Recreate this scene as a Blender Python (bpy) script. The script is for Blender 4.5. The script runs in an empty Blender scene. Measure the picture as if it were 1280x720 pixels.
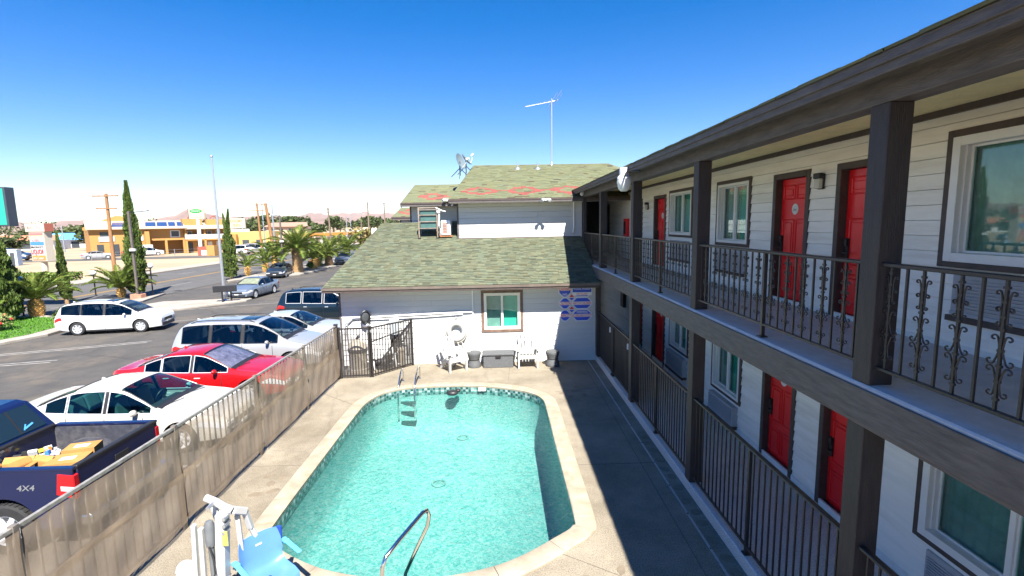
import bpy, bmesh, math, random
from mathutils import Vector, Matrix
random.seed(7)
SC = bpy.context.scene
COL = SC.collection
PI = math.pi
# ---------------------------------------------------------------- camera, sky, sun, exposure
F_PX, YAW, PITCH, ROLL, EYE = 623.256, 0.0234641, 0.128718, 0.0180976, 4.4
def camera():
    cy, sy, cp, sp = math.cos(YAW), math.sin(YAW), math.cos(PITCH), math.sin(PITCH)
    f = Vector((sy*cp, cy*cp, -sp)); r = Vector((cy, -sy, 0)); u = r.cross(f)
    c, s = math.cos(ROLL), math.sin(ROLL)
    r2 = c*r - s*u; u2 = s*r + c*u
    cam = bpy.data.cameras.new('camera'); o = bpy.data.objects.new('camera', cam); COL.objects.link(o)
    o.matrix_world = Matrix(((r2.x, u2.x, -f.x, 0), (r2.y, u2.y, -f.y, 0), (r2.z, u2.z, -f.z, EYE), (0, 0, 0, 1)))
    cam.sensor_width = 36; cam.lens = F_PX/1280*36; cam.clip_start = 0.05; cam.clip_end = 20000
    SC.camera = o
camera()
SUN = Vector((.2, -.75, 1)).normalized()
W = bpy.data.worlds.new('World'); SC.world = W; W.use_nodes = True
nt = W.node_tree; nt.nodes.clear()
sky = nt.nodes.new('ShaderNodeTexSky'); sky.sky_type = 'NISHITA'; sky.sun_disc = False
sky.sun_elevation = math.asin(SUN.z); sky.sun_rotation = math.atan2(SUN.x, SUN.y)
sky.altitude = 850; sky.air_density = 1.0; sky.dust_density = 0.15; sky.ozone_density = 2.2
bg = nt.nodes.new('ShaderNodeBackground'); bg.inputs[1].default_value = 0.068
wo = nt.nodes.new('ShaderNodeOutputWorld')
hs = nt.nodes.new('ShaderNodeHueSaturation'); hs.inputs['Saturation'].default_value = 1.5; hs.inputs['Hue'].default_value = .517
nt.links.new(sky.outputs[0], hs.inputs['Color']); gm = nt.nodes.new('ShaderNodeGamma'); gm.inputs[1].default_value = .88; nt.links.new(hs.outputs[0], gm.inputs[0]); nt.links.new(gm.outputs[0], bg.inputs[0]); nt.links.new(bg.outputs[0], wo.inputs[0])
sl = bpy.data.lights.new('sun', 'SUN'); sl.energy = 4.3; sl.angle = math.radians(.53); sl.color = (1, .95, .87)
so = bpy.data.objects.new('sun', sl); COL.objects.link(so); so.rotation_euler = SUN.to_track_quat('Z', 'Y').to_euler()
vs = SC.view_settings; vs.view_transform = 'Standard'; vs.look = 'None'; vs.gamma = 1; vs.exposure = 1.82
SC.cycles.max_bounces = 8; SC.cycles.transparent_max_bounces = 16
SC.cycles.use_denoising = True
SC.cycles.caustics_reflective = False; SC.cycles.caustics_refractive = False

# ---------------------------------------------------------------- helpers
class MB:
    def __init__(s): s.v = []; s.f = []; s.m = []; s.c = []
    def add(s, V, F, mi=0, col=None):
        b = len(s.v); s.v += [tuple(p) for p in V]
        for f in F: s.f.append([b+i for i in f]); s.m.append(mi); s.c.append(col)
    def box(s, x0, x1, y0, y1, z0, z1, mi=0, col=None):
        V = [(x, y, z) for x in (x0, x1) for y in (y0, y1) for z in (z0, z1)]
        s.add(V, [(0, 1, 3, 2), (4, 6, 7, 5), (0, 4, 5, 1), (2, 3, 7, 6), (0, 2, 6, 4), (1, 5, 7, 3)], mi, col)
    def obox(s, c, size, R, mi=0, col=None):
        V = []
        for a in (-.5, .5):
            for b in (-.5, .5):
                for d in (-.5, .5): V.append(Vector(c) + R @ Vector((a*size[0], b*size[1], d*size[2])))
        s.add(V, [(0, 1, 3, 2), (4, 6, 7, 5), (0, 4, 5, 1), (2, 3, 7, 6), (0, 2, 6, 4), (1, 5, 7, 3)], mi, col)
    def bar(s, p, q, w, h, up=(0, 0, 1), mi=0, col=None):
        p, q = Vector(p), Vector(q); d = (q-p); L = d.length; d.normalize()
        u = Vector(up); x = d.cross(u)
        if x.length < 1e-4: x = d.cross(Vector((1, 0, 0)))
        x.normalize(); z = x.cross(d)
        R = Matrix((d, x, z)).transposed()
        s.obox((p+q)/2, (L, w, h), R, mi, col)
    def tube(s, pts, r, n=8, mi=0, col=None, rs=None, cap=True, closed=False):
        P = [Vector(p) for p in pts]; N = len(P); b = len(s.v); prev = None; F = []
        V = []
        for i, p in enumerate(P):
            if closed: t = P[(i+1) % N]-P[i-1]
            else: t = P[min(i+1, N-1)]-P[max(i-1, 0)]
            t.normalize()
            if prev is None:
                a = Vector((0, 0, 1)) if abs(t.z) < .9 else Vector((1, 0, 0))
                x = t.cross(a).normalized()
            else:
                x = prev - t*prev.dot(t)
                x = x.normalized() if x.length > 1e-5 else t.cross(Vector((0, 0, 1))).normalized()
            prev = x; y = t.cross(x); rr = rs[i] if rs else r
            for k in range(n):
                a = 2*PI*k/n; V.append(p + x*(rr*math.cos(a)) + y*(rr*math.sin(a)))
        M_ = N if closed else N-1
        for i in range(M_):
            j = (i+1) % N
            for k in range(n):
                F.append((i*n+k, i*n+(k+1) % n, j*n+(k+1) % n, j*n+k))
        if cap and not closed:
            F.append(tuple(range(n-1, -1, -1))); F.append(tuple((N-1)*n+k for k in range(n)))
        s.add(V, F, mi, col)
    def lathe(s, prof, c=(0, 0, 0), n=20, axis='Z', mi=0, col=None, cap=True):
        V = []; F = []
        for (r, z) in prof:
            for k in range(n):
                a = 2*PI*k/n; p = (r*math.cos(a), r*math.sin(a), z)
                if axis == 'Y': p = (p[0], p[2], p[1])
                if axis == 'X': p = (p[2], p[0], p[1])
                V.append((c[0]+p[0], c[1]+p[1], c[2]+p[2]))
        for i in range(len(prof)-1):
            for k in range(n):
                q = (i*n+k, i*n+(k+1) % n, (i+1)*n+(k+1) % n, (i+1)*n+k)
                F.append(q if axis != 'Y' else q[::-1])
        a, b_ = tuple(range(n-1, -1, -1)), tuple((len(prof)-1)*n+k for k in range(n))
        if cap and prof[0][0] > 1e-6: F.append(a if axis != 'Y' else a[::-1])
        if cap and prof[-1][0] > 1e-6: F.append(b_ if axis != 'Y' else b_[::-1])
        s.add(V, F, mi, col)
    def prism(s, poly, d0, d1, axis='Y', mi=0, col=None):
        # poly of (a, b): axis Y -> (x, z); X -> (y, z); Z -> (x, y)
        def P(a, b, d): return (a, d, b) if axis == 'Y' else ((d, a, b) if axis == 'X' else (a, b, d))
        n = len(poly)
        V = [P(a, b, d0) for a, b in poly] + [P(a, b, d1) for a, b in poly]
        F = [tuple(range(n)), tuple(range(2*n-1, n-1, -1))] + [(i, n+i, n+(i+1) % n, (i+1) % n) for i in range(n)]
        s.add(V, F, mi, col)
    def sphere(s, c, r, n=12, mi=0, col=None, sc=(1, 1, 1)):
        m = max(4, n//2); prof = [(r*math.sin(PI*i/m)+(1e-7 if i in (0, m) else 0), -r*math.cos(PI*i/m)) for i in range(m+1)]
        V = []; F = []
        for (rr, z) in prof:
            for k in range(n):
                a = 2*PI*k/n; V.append((c[0]+rr*math.cos(a)*sc[0], c[1]+rr*math.sin(a)*sc[1], c[2]+z*sc[2]))
        for i in range(m):
            for k in range(n): F.append((i*n+k, i*n+(k+1) % n, (i+1)*n+(k+1) % n, (i+1)*n+k))
        s.add(V, F, mi, col)
    def mesh(s, name, mats):
        me = bpy.data.meshes.new(name); me.from_pydata(s.v, [], s.f)
        for m in (mats if isinstance(mats, (list, tuple)) else [mats]): me.materials.append(m)
        if any(s.m): me.polygons.foreach_set('material_index', s.m)
        if any(c is not None for c in s.c):
            at = me.color_attributes.new('Col', 'FLOAT_COLOR', 'CORNER'); d = []
            for f, c in zip(s.f, s.c):
                c = c or (1, 1, 1)
                d += [c[0], c[1], c[2], 1.0]*len(f)
            at.data.foreach_set('color', d)
        return me
    def build(s, name, mats, parent=None, smooth=None, bevel=0, seg=1, recalc=True):
        me = s.mesh(name, mats)
        if recalc:
            bm = bmesh.new(); bm.from_mesh(me); bmesh.ops.recalc_face_normals(bm, faces=bm.faces); bm.to_mesh(me); bm.free()
        if smooth is not None:
            me.polygons.foreach_set('use_smooth', [True]*len(me.polygons))
            if smooth > 0: me.set_sharp_from_angle(angle=math.radians(smooth))
        o = bpy.data.objects.new(name, me); COL.objects.link(o)
        if bevel:
            md = o.modifiers.new('bevel', 'BEVEL'); md.width = bevel; md.segments = seg; md.limit_method = 'ANGLE'; md.angle_limit = math.radians(40)
        adopt(o, parent)
        return o
WM = {}
def adopt(o, parent):
    WM[o.name] = o.matrix_basis.copy()
    if parent is not None:
        o.parent = parent; o.matrix_parent_inverse = WM[parent.name].inverted()
def inst(name, me, loc, parent=None, rz=0, sc=None, rot=None):
    o = bpy.data.objects.new(name, me); COL.objects.link(o)
    o.location = loc; o.rotation_euler = rot or (0, 0, rz)
    if sc: o.scale = sc if isinstance(sc, (tuple, list)) else (sc, sc, sc)
    bv = Matrix.LocRotScale(Vector(loc), o.rotation_euler, o.scale); WM[o.name] = bv
    if parent is not None:
        o.parent = parent; o.matrix_parent_inverse = WM[parent.name].inverted()
    return o
def tag(o, label, cat, group=None, kind=None):
    if label: o['label'] = label
    if cat: o['category'] = cat
    if group: o['group'] = group
    if kind: o['kind'] = kind
    return o
def thing(name, label, cat, loc=(0, 0, 0), group=None, rz=0):
    o = bpy.data.objects.new(name, None); COL.objects.link(o); o.empty_display_size = .1
    o.location = loc; o.rotation_euler = (0, 0, rz)
    WM[o.name] = Matrix.LocRotScale(Vector(loc), o.rotation_euler, Vector((1, 1, 1)))
    return tag(o, label, cat, group)
def struct(o): o['kind'] = 'structure'; return o
def stuff(o): o['kind'] = 'stuff'; return o
def dup(root, loc, rz, label=None, sc=1):
    def rec(o, par):
        c = o.copy(); COL.objects.link(c); c.parent = par
        for ch in o.children: rec(ch, c)
        return c
    r = rec(root, None); r.location = loc; r.rotation_euler = (0, 0, rz); r.scale = (sc, sc, sc)
    if label: r['label'] = label
    return r
def swap_mats(root, table):
    # give one copy its own paint: meshes are copied only where a slot changes
    for o in [root]+list(root.children_recursive):
        if o.type == 'MESH' and any(m and m.name in table for m in o.data.materials):
            o.data = o.data.copy()
            for i, m in enumerate(o.data.materials):
                if m and m.name in table: o.data.materials[i] = table[m.name]

# ---------------------------------------------------------------- materials
def nodes(name):
    m = bpy.data.materials.new(name); m.use_nodes = True
    t = m.node_tree; b = t.nodes['Principled BSDF']
    return m, t, b
def mat(name, col, rough=.6, metal=0, var=0, scale=4, bump=0, bscale=40, spec=.5, col2=None, stretch=(1, 1, 1), vc=False, coat=0, detail=5, dirt=None, dscale=1.5, damt=.5):
    m, t, b = nodes(name); N = t.nodes; L = t.links
    b.inputs['Roughness'].default_value = rough; b.inputs['Metallic'].default_value = metal
    b.inputs['Specular IOR Level'].default_value = spec; b.inputs['Coat Weight'].default_value = coat
    b.inputs['Coat Roughness'].default_value = .03
    b.inputs['Base Color'].default_value = (*col, 1)
    out = None
    if var or bump or col2 or dirt:
        tc = N.new('ShaderNodeTexCoord'); mp = N.new('ShaderNodeMapping'); mp.inputs['Scale'].default_value = stretch
        L.new(tc.outputs['Object'], mp.inputs[0])
    if var or col2:
        nz = N.new('ShaderNodeTexNoise'); nz.inputs['Scale'].default_value = scale; nz.inputs['Detail'].default_value = detail; nz.inputs['Roughness'].default_value = .65
        L.new(mp.outputs[0], nz.inputs[0])
        rp = N.new('ShaderNodeValToRGB'); rp.color_ramp.elements[0].position = .3; rp.color_ramp.elements[1].position = .7
        c1 = col2 or [min(1, c*(1+var)) for c in col]; c0 = col if col2 else [c*(1-var) for c in col]
        rp.color_ramp.elements[0].color = (*c0, 1); rp.color_ramp.elements[1].color = (*c1, 1)
        L.new(nz.outputs[0], rp.inputs[0]); out = rp.outputs[0]
    if dirt:
        n2 = N.new('ShaderNodeTexNoise'); n2.inputs['Scale'].default_value = dscale; n2.inputs['Detail'].default_value = 6; n2.inputs['Roughness'].default_value = .7
        L.new(mp.outputs[0], n2.inputs[0])
        r2 = N.new('ShaderNodeValToRGB'); r2.color_ramp.elements[0].position = .48; r2.color_ramp.elements[1].position = .68
        r2.color_ramp.elements[0].color = (0, 0, 0, 1); r2.color_ramp.elements[1].color = (damt, damt, damt, 1)
        L.new(n2.outputs[0], r2.inputs[0])
        mx = N.new('ShaderNodeMixRGB'); mx.inputs[2].default_value = (*dirt, 1)
        L.new(r2.outputs[0], mx.inputs[0])
        if out: L.new(out, mx.inputs[1])
        else: mx.inputs[1].default_value = (*col, 1)
        out = mx.outputs[0]
    if vc:
        at = N.new('ShaderNodeAttribute'); at.attribute_name = 'Col'
        mx = N.new('ShaderNodeMixRGB'); mx.blend_type = 'MULTIPLY'; mx.inputs[0].default_value = 1
        L.new(at.outputs['Color'], mx.inputs[1])
        if out: L.new(out, mx.inputs[2])
        else: mx.inputs[2].default_value = (*col, 1)
        out = mx.outputs[0]
    if out: L.new(out, b.inputs['Base Color'])
    if bump:
        nb = N.new('ShaderNodeTexNoise'); nb.inputs['Scale'].default_value = bscale; nb.inputs['Detail'].default_value = 6
        L.new(mp.outputs[0], nb.inputs[0])
        bp = N.new('ShaderNodeBump'); bp.inputs['Strength'].default_value = bump; bp.inputs['Distance'].default_value = .02
        L.new(nb.outputs[0], bp.inputs['Height']); L.new(bp.outputs[0], b.inputs['Normal'])
    return m
def ramp_node(t, e):
    r = t.nodes.new('ShaderNodeValToRGB'); cr = r.color_ramp
    while len(cr.elements) < len(e): cr.elements.new(.5)
    for el, (p, c) in zip(cr.elements, e): el.position = p; el.color = (*c, 1) if len(c) == 3 else c
    return r
def mirror(t, f0, f1, normal=None):
    # Schlick's curve, the same from both sides of a sheet
    N = t.nodes; L = t.links; lw = N.new('ShaderNodeLayerWeight'); lw.inputs[0].default_value = .5
    if normal: L.new(normal, lw.inputs['Normal'])
    p = N.new('ShaderNodeMath'); p.operation = 'POWER'; p.inputs[1].default_value = 4.5; L.new(lw.outputs['Facing'], p.inputs[0])
    m = N.new('ShaderNodeMath'); m.operation = 'MULTIPLY_ADD'; m.inputs[1].default_value = f1; m.inputs[2].default_value = f0; L.new(p.outputs[0], m.inputs[0]); return m
def glass(name, tint, tr=.5, rough=.02):
    # pane: mirror by fresnel over a tinted see-through sheet
    m, t, b = nodes(name); N = t.nodes; L = t.links; N.remove(b)
    o = N['Material Output']; tb = N.new('ShaderNodeBsdfTransparent'); tb.inputs[0].default_value = (*[c*tr for c in tint], 1)
    g = N.new('ShaderNodeBsdfGlossy'); g.inputs['Roughness'].default_value = rough; g.inputs[0].default_value = (.95, .97, 1, 1)
    fr = mirror(t, .05, .85)
    mx = N.new('ShaderNodeMixShader'); L.new(fr.outputs[0], mx.inputs[0]); L.new(tb.outputs[0], mx.inputs[1]); L.new(g.outputs[0], mx.inputs[2])
    L.new(mx.outputs[0], o.inputs[0]); return m
def concrete(name, c0, c1, stain, crackscale=.35, rough=.85, bump=.25, crack=.6):
    m, t, b = nodes(name); N = t.nodes; L = t.links
    tc = N.new('ShaderNodeTexCoord')
    n1 = N.new('ShaderNodeTexNoise'); n1.inputs['Scale'].default_value = .9; n1.inputs['Detail'].default_value = 8; n1.inputs['Roughness'].default_value = .7
    n2 = N.new('ShaderNodeTexNoise'); n2.inputs['Scale'].default_value = 60; n2.inputs['Detail'].default_value = 3
    n3 = N.new('ShaderNodeTexNoise'); n3.inputs['Scale'].default_value = .35; n3.inputs['Detail'].default_value = 9; n3.inputs['Roughness'].default_value = .75
    for n in (n1, n2, n3): L.new(tc.outputs['Object'], n.inputs[0])
    r1 = ramp_node(t, [(.32, c0), (.68, c1)]); L.new(n1.outputs[0], r1.inputs[0])
    r3 = ramp_node(t, [(.5, (0, 0, 0)), (.66, (.75, .75, .75))]); L.new(n3.outputs[0], r3.inputs[0])
    mx = N.new('ShaderNodeMixRGB'); L.new(r3.outputs[0], mx.inputs[0]); L.new(r1.outputs[0], mx.inputs[1]); mx.inputs[2].default_value = (*stain, 1)
    r2 = ramp_node(t, [(.32, (.55, .55, .55)), (.5, (1, 1, 1)), (.7, (1.25, 1.25, 1.25))]); L.new(n2.outputs[0], r2.inputs[0])
    m2 = N.new('ShaderNodeMixRGB'); m2.blend_type = 'MULTIPLY'; m2.inputs[0].default_value = 1
    L.new(mx.outputs[0], m2.inputs[1]); L.new(r2.outputs[0], m2.inputs[2])
    # cracks: edges of warped cells
    nw = N.new('ShaderNodeTexNoise'); nw.inputs['Scale'].default_value = 1.3; nw.inputs['Detail'].default_value = 5; L.new(tc.outputs['Object'], nw.inputs[0])
    va = N.new('ShaderNodeMixRGB'); va.blend_type = 'ADD'; va.inputs[0].default_value = .55; L.new(tc.outputs['Object'], va.inputs[1]); L.new(nw.outputs[1], va.inputs[2])
    vo = N.new('ShaderNodeTexVoronoi'); vo.feature = 'DISTANCE_TO_EDGE'; vo.inputs['Scale'].default_value = crackscale; L.new(va.outputs[0], vo.inputs[0])
    rc = ramp_node(t, [(0, (crack, crack, crack)), (.006, (0, 0, 0))]); L.new(vo.outputs[0], rc.inputs[0])
    m3 = N.new('ShaderNodeMixRGB'); L.new(rc.outputs[0], m3.inputs[0]); L.new(m2.outputs[0], m3.inputs[1]); m3.inputs[2].default_value = (*[c*.35 for c in c0], 1)
    L.new(m3.outputs[0], b.inputs['Base Color']); b.inputs['Roughness'].default_value = rough
    bp = N.new('ShaderNodeBump'); bp.inputs['Strength'].default_value = bump; bp.inputs['Distance'].default_value = .01
    L.new(n2.outputs[0], bp.inputs['Height']); L.new(bp.outputs[0], b.inputs['Normal'])
    return m
def water_mat():
    m, t, b = nodes('pool_water'); N = t.nodes; L = t.links; N.remove(b); o = N['Material Output']
    tc = N.new('ShaderNodeTexCoord')
    def noise(s, d, w=0):
        n = N.new('ShaderNodeTexNoise'); n.inputs['Scale'].default_value = s; n.inputs['Detail'].default_value = d; n.inputs['Distortion'].default_value = w
        L.new(tc.outputs['Object'], n.inputs[0]); return n
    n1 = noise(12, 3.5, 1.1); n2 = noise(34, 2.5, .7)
    # caustic light lines painted into the see-through tint: pale noise creases, darker between
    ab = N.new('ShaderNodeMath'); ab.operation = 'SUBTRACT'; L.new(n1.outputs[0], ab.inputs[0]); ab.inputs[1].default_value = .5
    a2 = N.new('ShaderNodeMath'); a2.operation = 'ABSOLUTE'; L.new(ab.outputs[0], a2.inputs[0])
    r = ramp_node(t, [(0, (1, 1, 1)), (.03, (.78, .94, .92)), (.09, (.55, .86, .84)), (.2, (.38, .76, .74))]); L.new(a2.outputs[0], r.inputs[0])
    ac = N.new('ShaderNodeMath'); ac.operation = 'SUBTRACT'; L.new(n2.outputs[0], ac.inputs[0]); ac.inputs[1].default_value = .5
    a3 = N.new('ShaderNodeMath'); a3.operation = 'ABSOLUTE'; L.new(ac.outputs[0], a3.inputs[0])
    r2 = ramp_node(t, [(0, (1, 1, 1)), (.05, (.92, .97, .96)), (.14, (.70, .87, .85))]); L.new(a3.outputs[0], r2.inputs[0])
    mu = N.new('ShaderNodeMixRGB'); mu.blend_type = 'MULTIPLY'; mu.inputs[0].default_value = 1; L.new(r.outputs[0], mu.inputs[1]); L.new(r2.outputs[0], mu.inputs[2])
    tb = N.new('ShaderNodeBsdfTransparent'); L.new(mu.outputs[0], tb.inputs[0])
    g = N.new('ShaderNodeBsdfGlossy'); g.inputs['Roughness'].default_value = .04
    n3 = noise(11, 4, .6)
    bp = N.new('ShaderNodeBump'); bp.inputs['Strength'].default_value = .8; bp.inputs['Distance'].default_value = .06; L.new(n3.outputs[0], bp.inputs['Height'])
    L.new(bp.outputs[0], g.inputs['Normal'])
    fr = mirror(t, .025, .85, bp.outputs[0])
    mx = N.new('ShaderNodeMixShader'); L.new(fr.outputs[0], mx.inputs[0]); L.new(tb.outputs[0], mx.inputs[1]); L.new(g.outputs[0], mx.inputs[2])
    L.new(mx.outputs[0], o.inputs[0]); return m
M = dict(
 concrete=concrete('concrete_deck', (.17, .145, .104), (.305, .263, .197), (.145, .118, .08), .16, crack=.2),
 coping=mat('coping_stone', (.33, .285, .215), .8, var=.2, scale=3, bump=.15, bscale=50, dirt=(.24, .17, .10), dscale=2.5, damt=.55),
 asphalt=concrete('asphalt', (.052, .048, .044), (.082, .075, .067), (.13, .106, .078), .09, crack=.5),
 road=concrete('road_asphalt', (.07, .068, .066), (.10, .096, .09), (.12, .108, .092), .05, crack=.4),
 sidewalk=concrete('sidewalk', (.27, .24, .20), (.34, .31, .27), (.24, .20, .155), .2, crack=.3),
 sand=mat('desert_sand', (.34, .255, .165), .95, var=.16, scale=.12, bump=.3, bscale=2, dirt=(.25, .20, .12), dscale=.05, damt=.5),
 walkway=concrete('walkway_concrete', (.50, .485, .47), (.58, .56, .54), (.44, .42, .41), .2, crack=.1),
 deckedge=mat('deck_paint', (.52, .52, .53), .7, var=.12, scale=6, bump=.3, bscale=80),
 post=mat('post_paint', (.034, .027, .026), .6, var=.3, scale=5, bump=.35, bscale=30, stretch=(4, 4, .6)),
 brown=mat('dark_brown_paint', (.098, .085, .081), .65, var=.35, scale=6, bump=.35, bscale=30, stretch=(4, .6, 4)),
 browntrim=mat('brown_trim', (.075, .055, .048), .6, var=.2, scale=8, bump=.1, bscale=50),
 black=mat('black_metal', (.02, .02, .022), .45, var=.2, scale=10),
 iron=mat('iron_paint', (.024, .021, .021), .42, var=.25, scale=20, bump=.1, bscale=80),
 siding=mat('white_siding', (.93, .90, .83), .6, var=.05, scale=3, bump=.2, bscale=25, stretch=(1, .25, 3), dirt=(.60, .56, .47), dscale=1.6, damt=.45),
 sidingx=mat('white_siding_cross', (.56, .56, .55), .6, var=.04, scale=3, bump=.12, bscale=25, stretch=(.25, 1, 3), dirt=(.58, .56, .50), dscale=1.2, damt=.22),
 stucco=mat('soffit_stucco', (.84, .70, .40), .9, var=.1, scale=5, bump=.9, bscale=30),
 red=mat('red_door', (.80, .008, .014), .4, var=.06, scale=3, coat=.1),
 vinyl=mat('white_vinyl', (.80, .80, .78), .35, var=.03, scale=8),
 white=mat('white_paint', (.66, .66, .65), .4, var=.05, scale=8),
 plastic=mat('white_plastic', (.50, .50, .49), .35, var=.05, scale=10),
 pane=glass('window_pane', (.80, .97, .94), .97),
 curtain=mat('green_curtain', (.09, .50, .38), .8, var=.2, scale=2, stretch=(1, 3, .3)),
 sheer=mat('grey_screen', (.30, .32, .30), .9, var=.25, scale=3),
 dark=mat('dark_void', (.012, .012, .014), .9),
 acgrey=mat('ac_grey', (.42, .43, .45), .5, var=.08, scale=6),
 metal=mat('galvanised', (.55, .56, .57), .38, metal=.8, var=.1, scale=10),
 chrome=mat('stainless', (.72, .72, .70), .14, metal=1),
 plaster=mat('pool_plaster', (.24, .375, .355), .7, var=.06, scale=2),
 tile=mat('pool_tile', (1, 1, 1), .2, vc=True),
 shingle=mat('roof_shingle', (1, 1, 1), .92, vc=True, var=.12, scale=25, bump=.4, bscale=120),
 roofbase=mat('roof_felt', (.12, .14, .09), .95),
 wicker=mat('grey_wicker', (.10, .105, .11), .7, var=.4, scale=40, bump=.6, bscale=60),
 mesh=None,
 water=water_mat(),
)
def mesh_fabric(nm='screen_fabric', cols=None, tr=(.27, .43)):
    m, t, b = nodes(nm); N = t.nodes; L = t.links; o = N['Material Output']
    tc = N.new('ShaderNodeTexCoord')
    n = N.new('ShaderNodeTexNoise'); n.inputs['Scale'].default_value = 1.6; n.inputs['Detail'].default_value = 7; n.inputs['Roughness'].default_value = .7; L.new(tc.outputs['Object'], n.inputs[0])
    r = ramp_node(t, [(.3, (.40, .31, .21)), (.52, (.55, .43, .30)), (.64, (.64, .52, .38)), (.78, (.58, .36, .20))] if not cols else [(.3, cols[0]), (.7, cols[1])]); L.new(n.outputs[0], r.inputs[0])
    L.new(r.outputs[0], b.inputs['Base Color']); b.inputs['Roughness'].default_value = .9
    tb = N.new('ShaderNodeBsdfTransparent')
    tl = N.new('ShaderNodeBsdfTranslucent'); tl.inputs[0].default_value = (.40, .32, .22, 1)
    m1 = N.new('ShaderNodeMixShader'); m1.inputs[0].default_value = .3; L.new(b.outputs[0], m1.inputs[1]); L.new(tl.outputs[0], m1.inputs[2])
    r2 = ramp_node(t, [(.35, (tr[0],)*3), (.7, (tr[1],)*3)]); L.new(n.outputs[0], r2.inputs[0])
    mx = N.new('ShaderNodeMixShader'); L.new(r2.outputs[0], mx.inputs[0]); L.new(m1.outputs[0], mx.inputs[1]); L.new(tb.outputs[0], mx.inputs[2])
    L.new(mx.outputs[0], o.inputs[0]); return m
M['mesh'] = mesh_fabric()
TXT = {}
def text_mesh(s, bold=False):
    # lettering as flat mesh, 1 unit tall capitals, centred
    if s in TXT: return TXT[s]
    cu = bpy.data.curves.new('lettering', 'FONT'); cu.body = s; cu.size = 1.4; cu.align_x = 'CENTER'; cu.align_y = 'CENTER'; cu.offset = .018
    o = bpy.data.objects.new('lettering', cu); COL.objects.link(o)
    dg = bpy.context.evaluated_depsgraph_get(); me = bpy.data.meshes.new_from_object(o.evaluated_get(dg))
    bpy.data.objects.remove(o); bpy.data.curves.remove(cu)
    xs = [v.co.x for v in me.vertices]; ys = [v.co.y for v in me.vertices]
    TXT[s] = ([v.co.copy() for v in me.vertices], [tuple(p.vertices) for p in me.polygons], min(xs), max(xs), min(ys), max(ys))
    bpy.data.meshes.remove(me); return TXT[s]
def lettering(s, c, right, up, w, h, material, parent, name='lettering', shear=0):
    V, F, x0, x1, y0, y1 = text_mesh(s); right, up, c = Vector(right), Vector(up), Vector(c)
    mb = MB(); out = []
    for v in V:
        a = ((v.x-(x0+x1)/2)/(x1-x0))*w; b = ((v.y-(y0+y1)/2)/(y1-y0))*h
        out.append(c + right*(a+shear*b) + up*b)
    mb.add(out, F); return mb.build(name, material, parent, recalc=False)
# ---------------------------------------------------------------- ground, lot, road
LOT = -.45
def sheet_with_hole(name, outer, hole, z, material):
    bm = bmesh.new()
    for loop in (outer, hole):
        vs_ = [bm.verts.new((x, y, z)) for x, y in loop]
        for i in range(len(vs_)): bm.edges.new((vs_[i], vs_[(i+1) % len(vs_)]))
    bmesh.ops.triangle_fill(bm, use_beauty=True, edges=bm.edges[:])
    bmesh.ops.recalc_face_normals(bm, faces=bm.faces[:])
    for f in bm.faces:
        if f.normal.z < 0: f.normal_flip()
    me = bpy.data.meshes.new(name); bm.to_mesh(me); bm.free(); me.materials.append(material)
    o = bpy.data.objects.new(name, me); COL.objects.link(o); WM[o.name] = Matrix(); return o
R_ = 9000
struct(sheet_with_hole('ground', [(-R_, -R_), (R_, -R_), (R_, R_), (-R_, R_)], [(-4.84, 3.2), (2.9, 3.2), (2.9, 14.6), (-4.84, 14.6)], LOT-.03, M['sand']))
def flat(name, poly, z, material):
    mb = MB(); mb.add([(x, y, z) for x, y in poly], [tuple(range(len(poly)))]); o = mb.build(name, material); return struct(o)
flat('parking_lot', [(-25.2, -30), (-4.86, -30), (-4.86, 27), (14, 27), (14, 95), (-22.6, 95), (-25.2, 60)], LOT, M['asphalt'])
flat('road', [(-38.3, -120), (-25.3, -120), (-25.3, 900), (-38.3, 900)], LOT+.004, M['road'])
flat('side_street', [(-38.2, 88), (-120, 78), (-120, 84), (-38.2, 96)], LOT+.002, M['road'])
# road paint
yl = mat('yellow_road_paint', (.36, .20, .03), .8, var=.25, scale=4); wl = mat('white_road_paint', (.22, .21, .195), .8, var=.35, scale=4)
mb = MB()
for x in (-31.9, -31.6): mb.box(x, x+.13, -100, 600, LOT+.006, LOT+.009)
struct(mb.build('centre_line', yl))
mb = MB(); y = -60
while y < 400:
    for x in (-28.6, -35.1): mb.box(x, x+.12, y, y+3.2, LOT+.006, LOT+.009)
    y += 11.5
struct(mb.build('lane_dashes', wl))
mb = MB()
for (a, b) in [((-20.2, 20.0), (-15.4, 21.9)), ((-20.2, 19.7), (-15.4, 21.6)), ((-18.9, 18.4), (-16.9, 18.9)), ((-18.9, 18.1), (-16.9, 18.6)), ((-19.6, 30.2), (-14.2, 32.6)), ((-17.4, 26.6), (-12.6, 28.2)),
               ((-12.9, 9.9), (-6.3, 9.9)), ((-12.9, 12.85), (-6.3, 12.85)), ((-12.9, 15.8), (-6.3, 15.8)), ((-12.9, 18.8), (-6.3, 18.8))]:
    mb.bar((*a, LOT+.005), (*b, LOT+.005), .1, .004)
struct(mb.build('parking_lines', wl))
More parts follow.
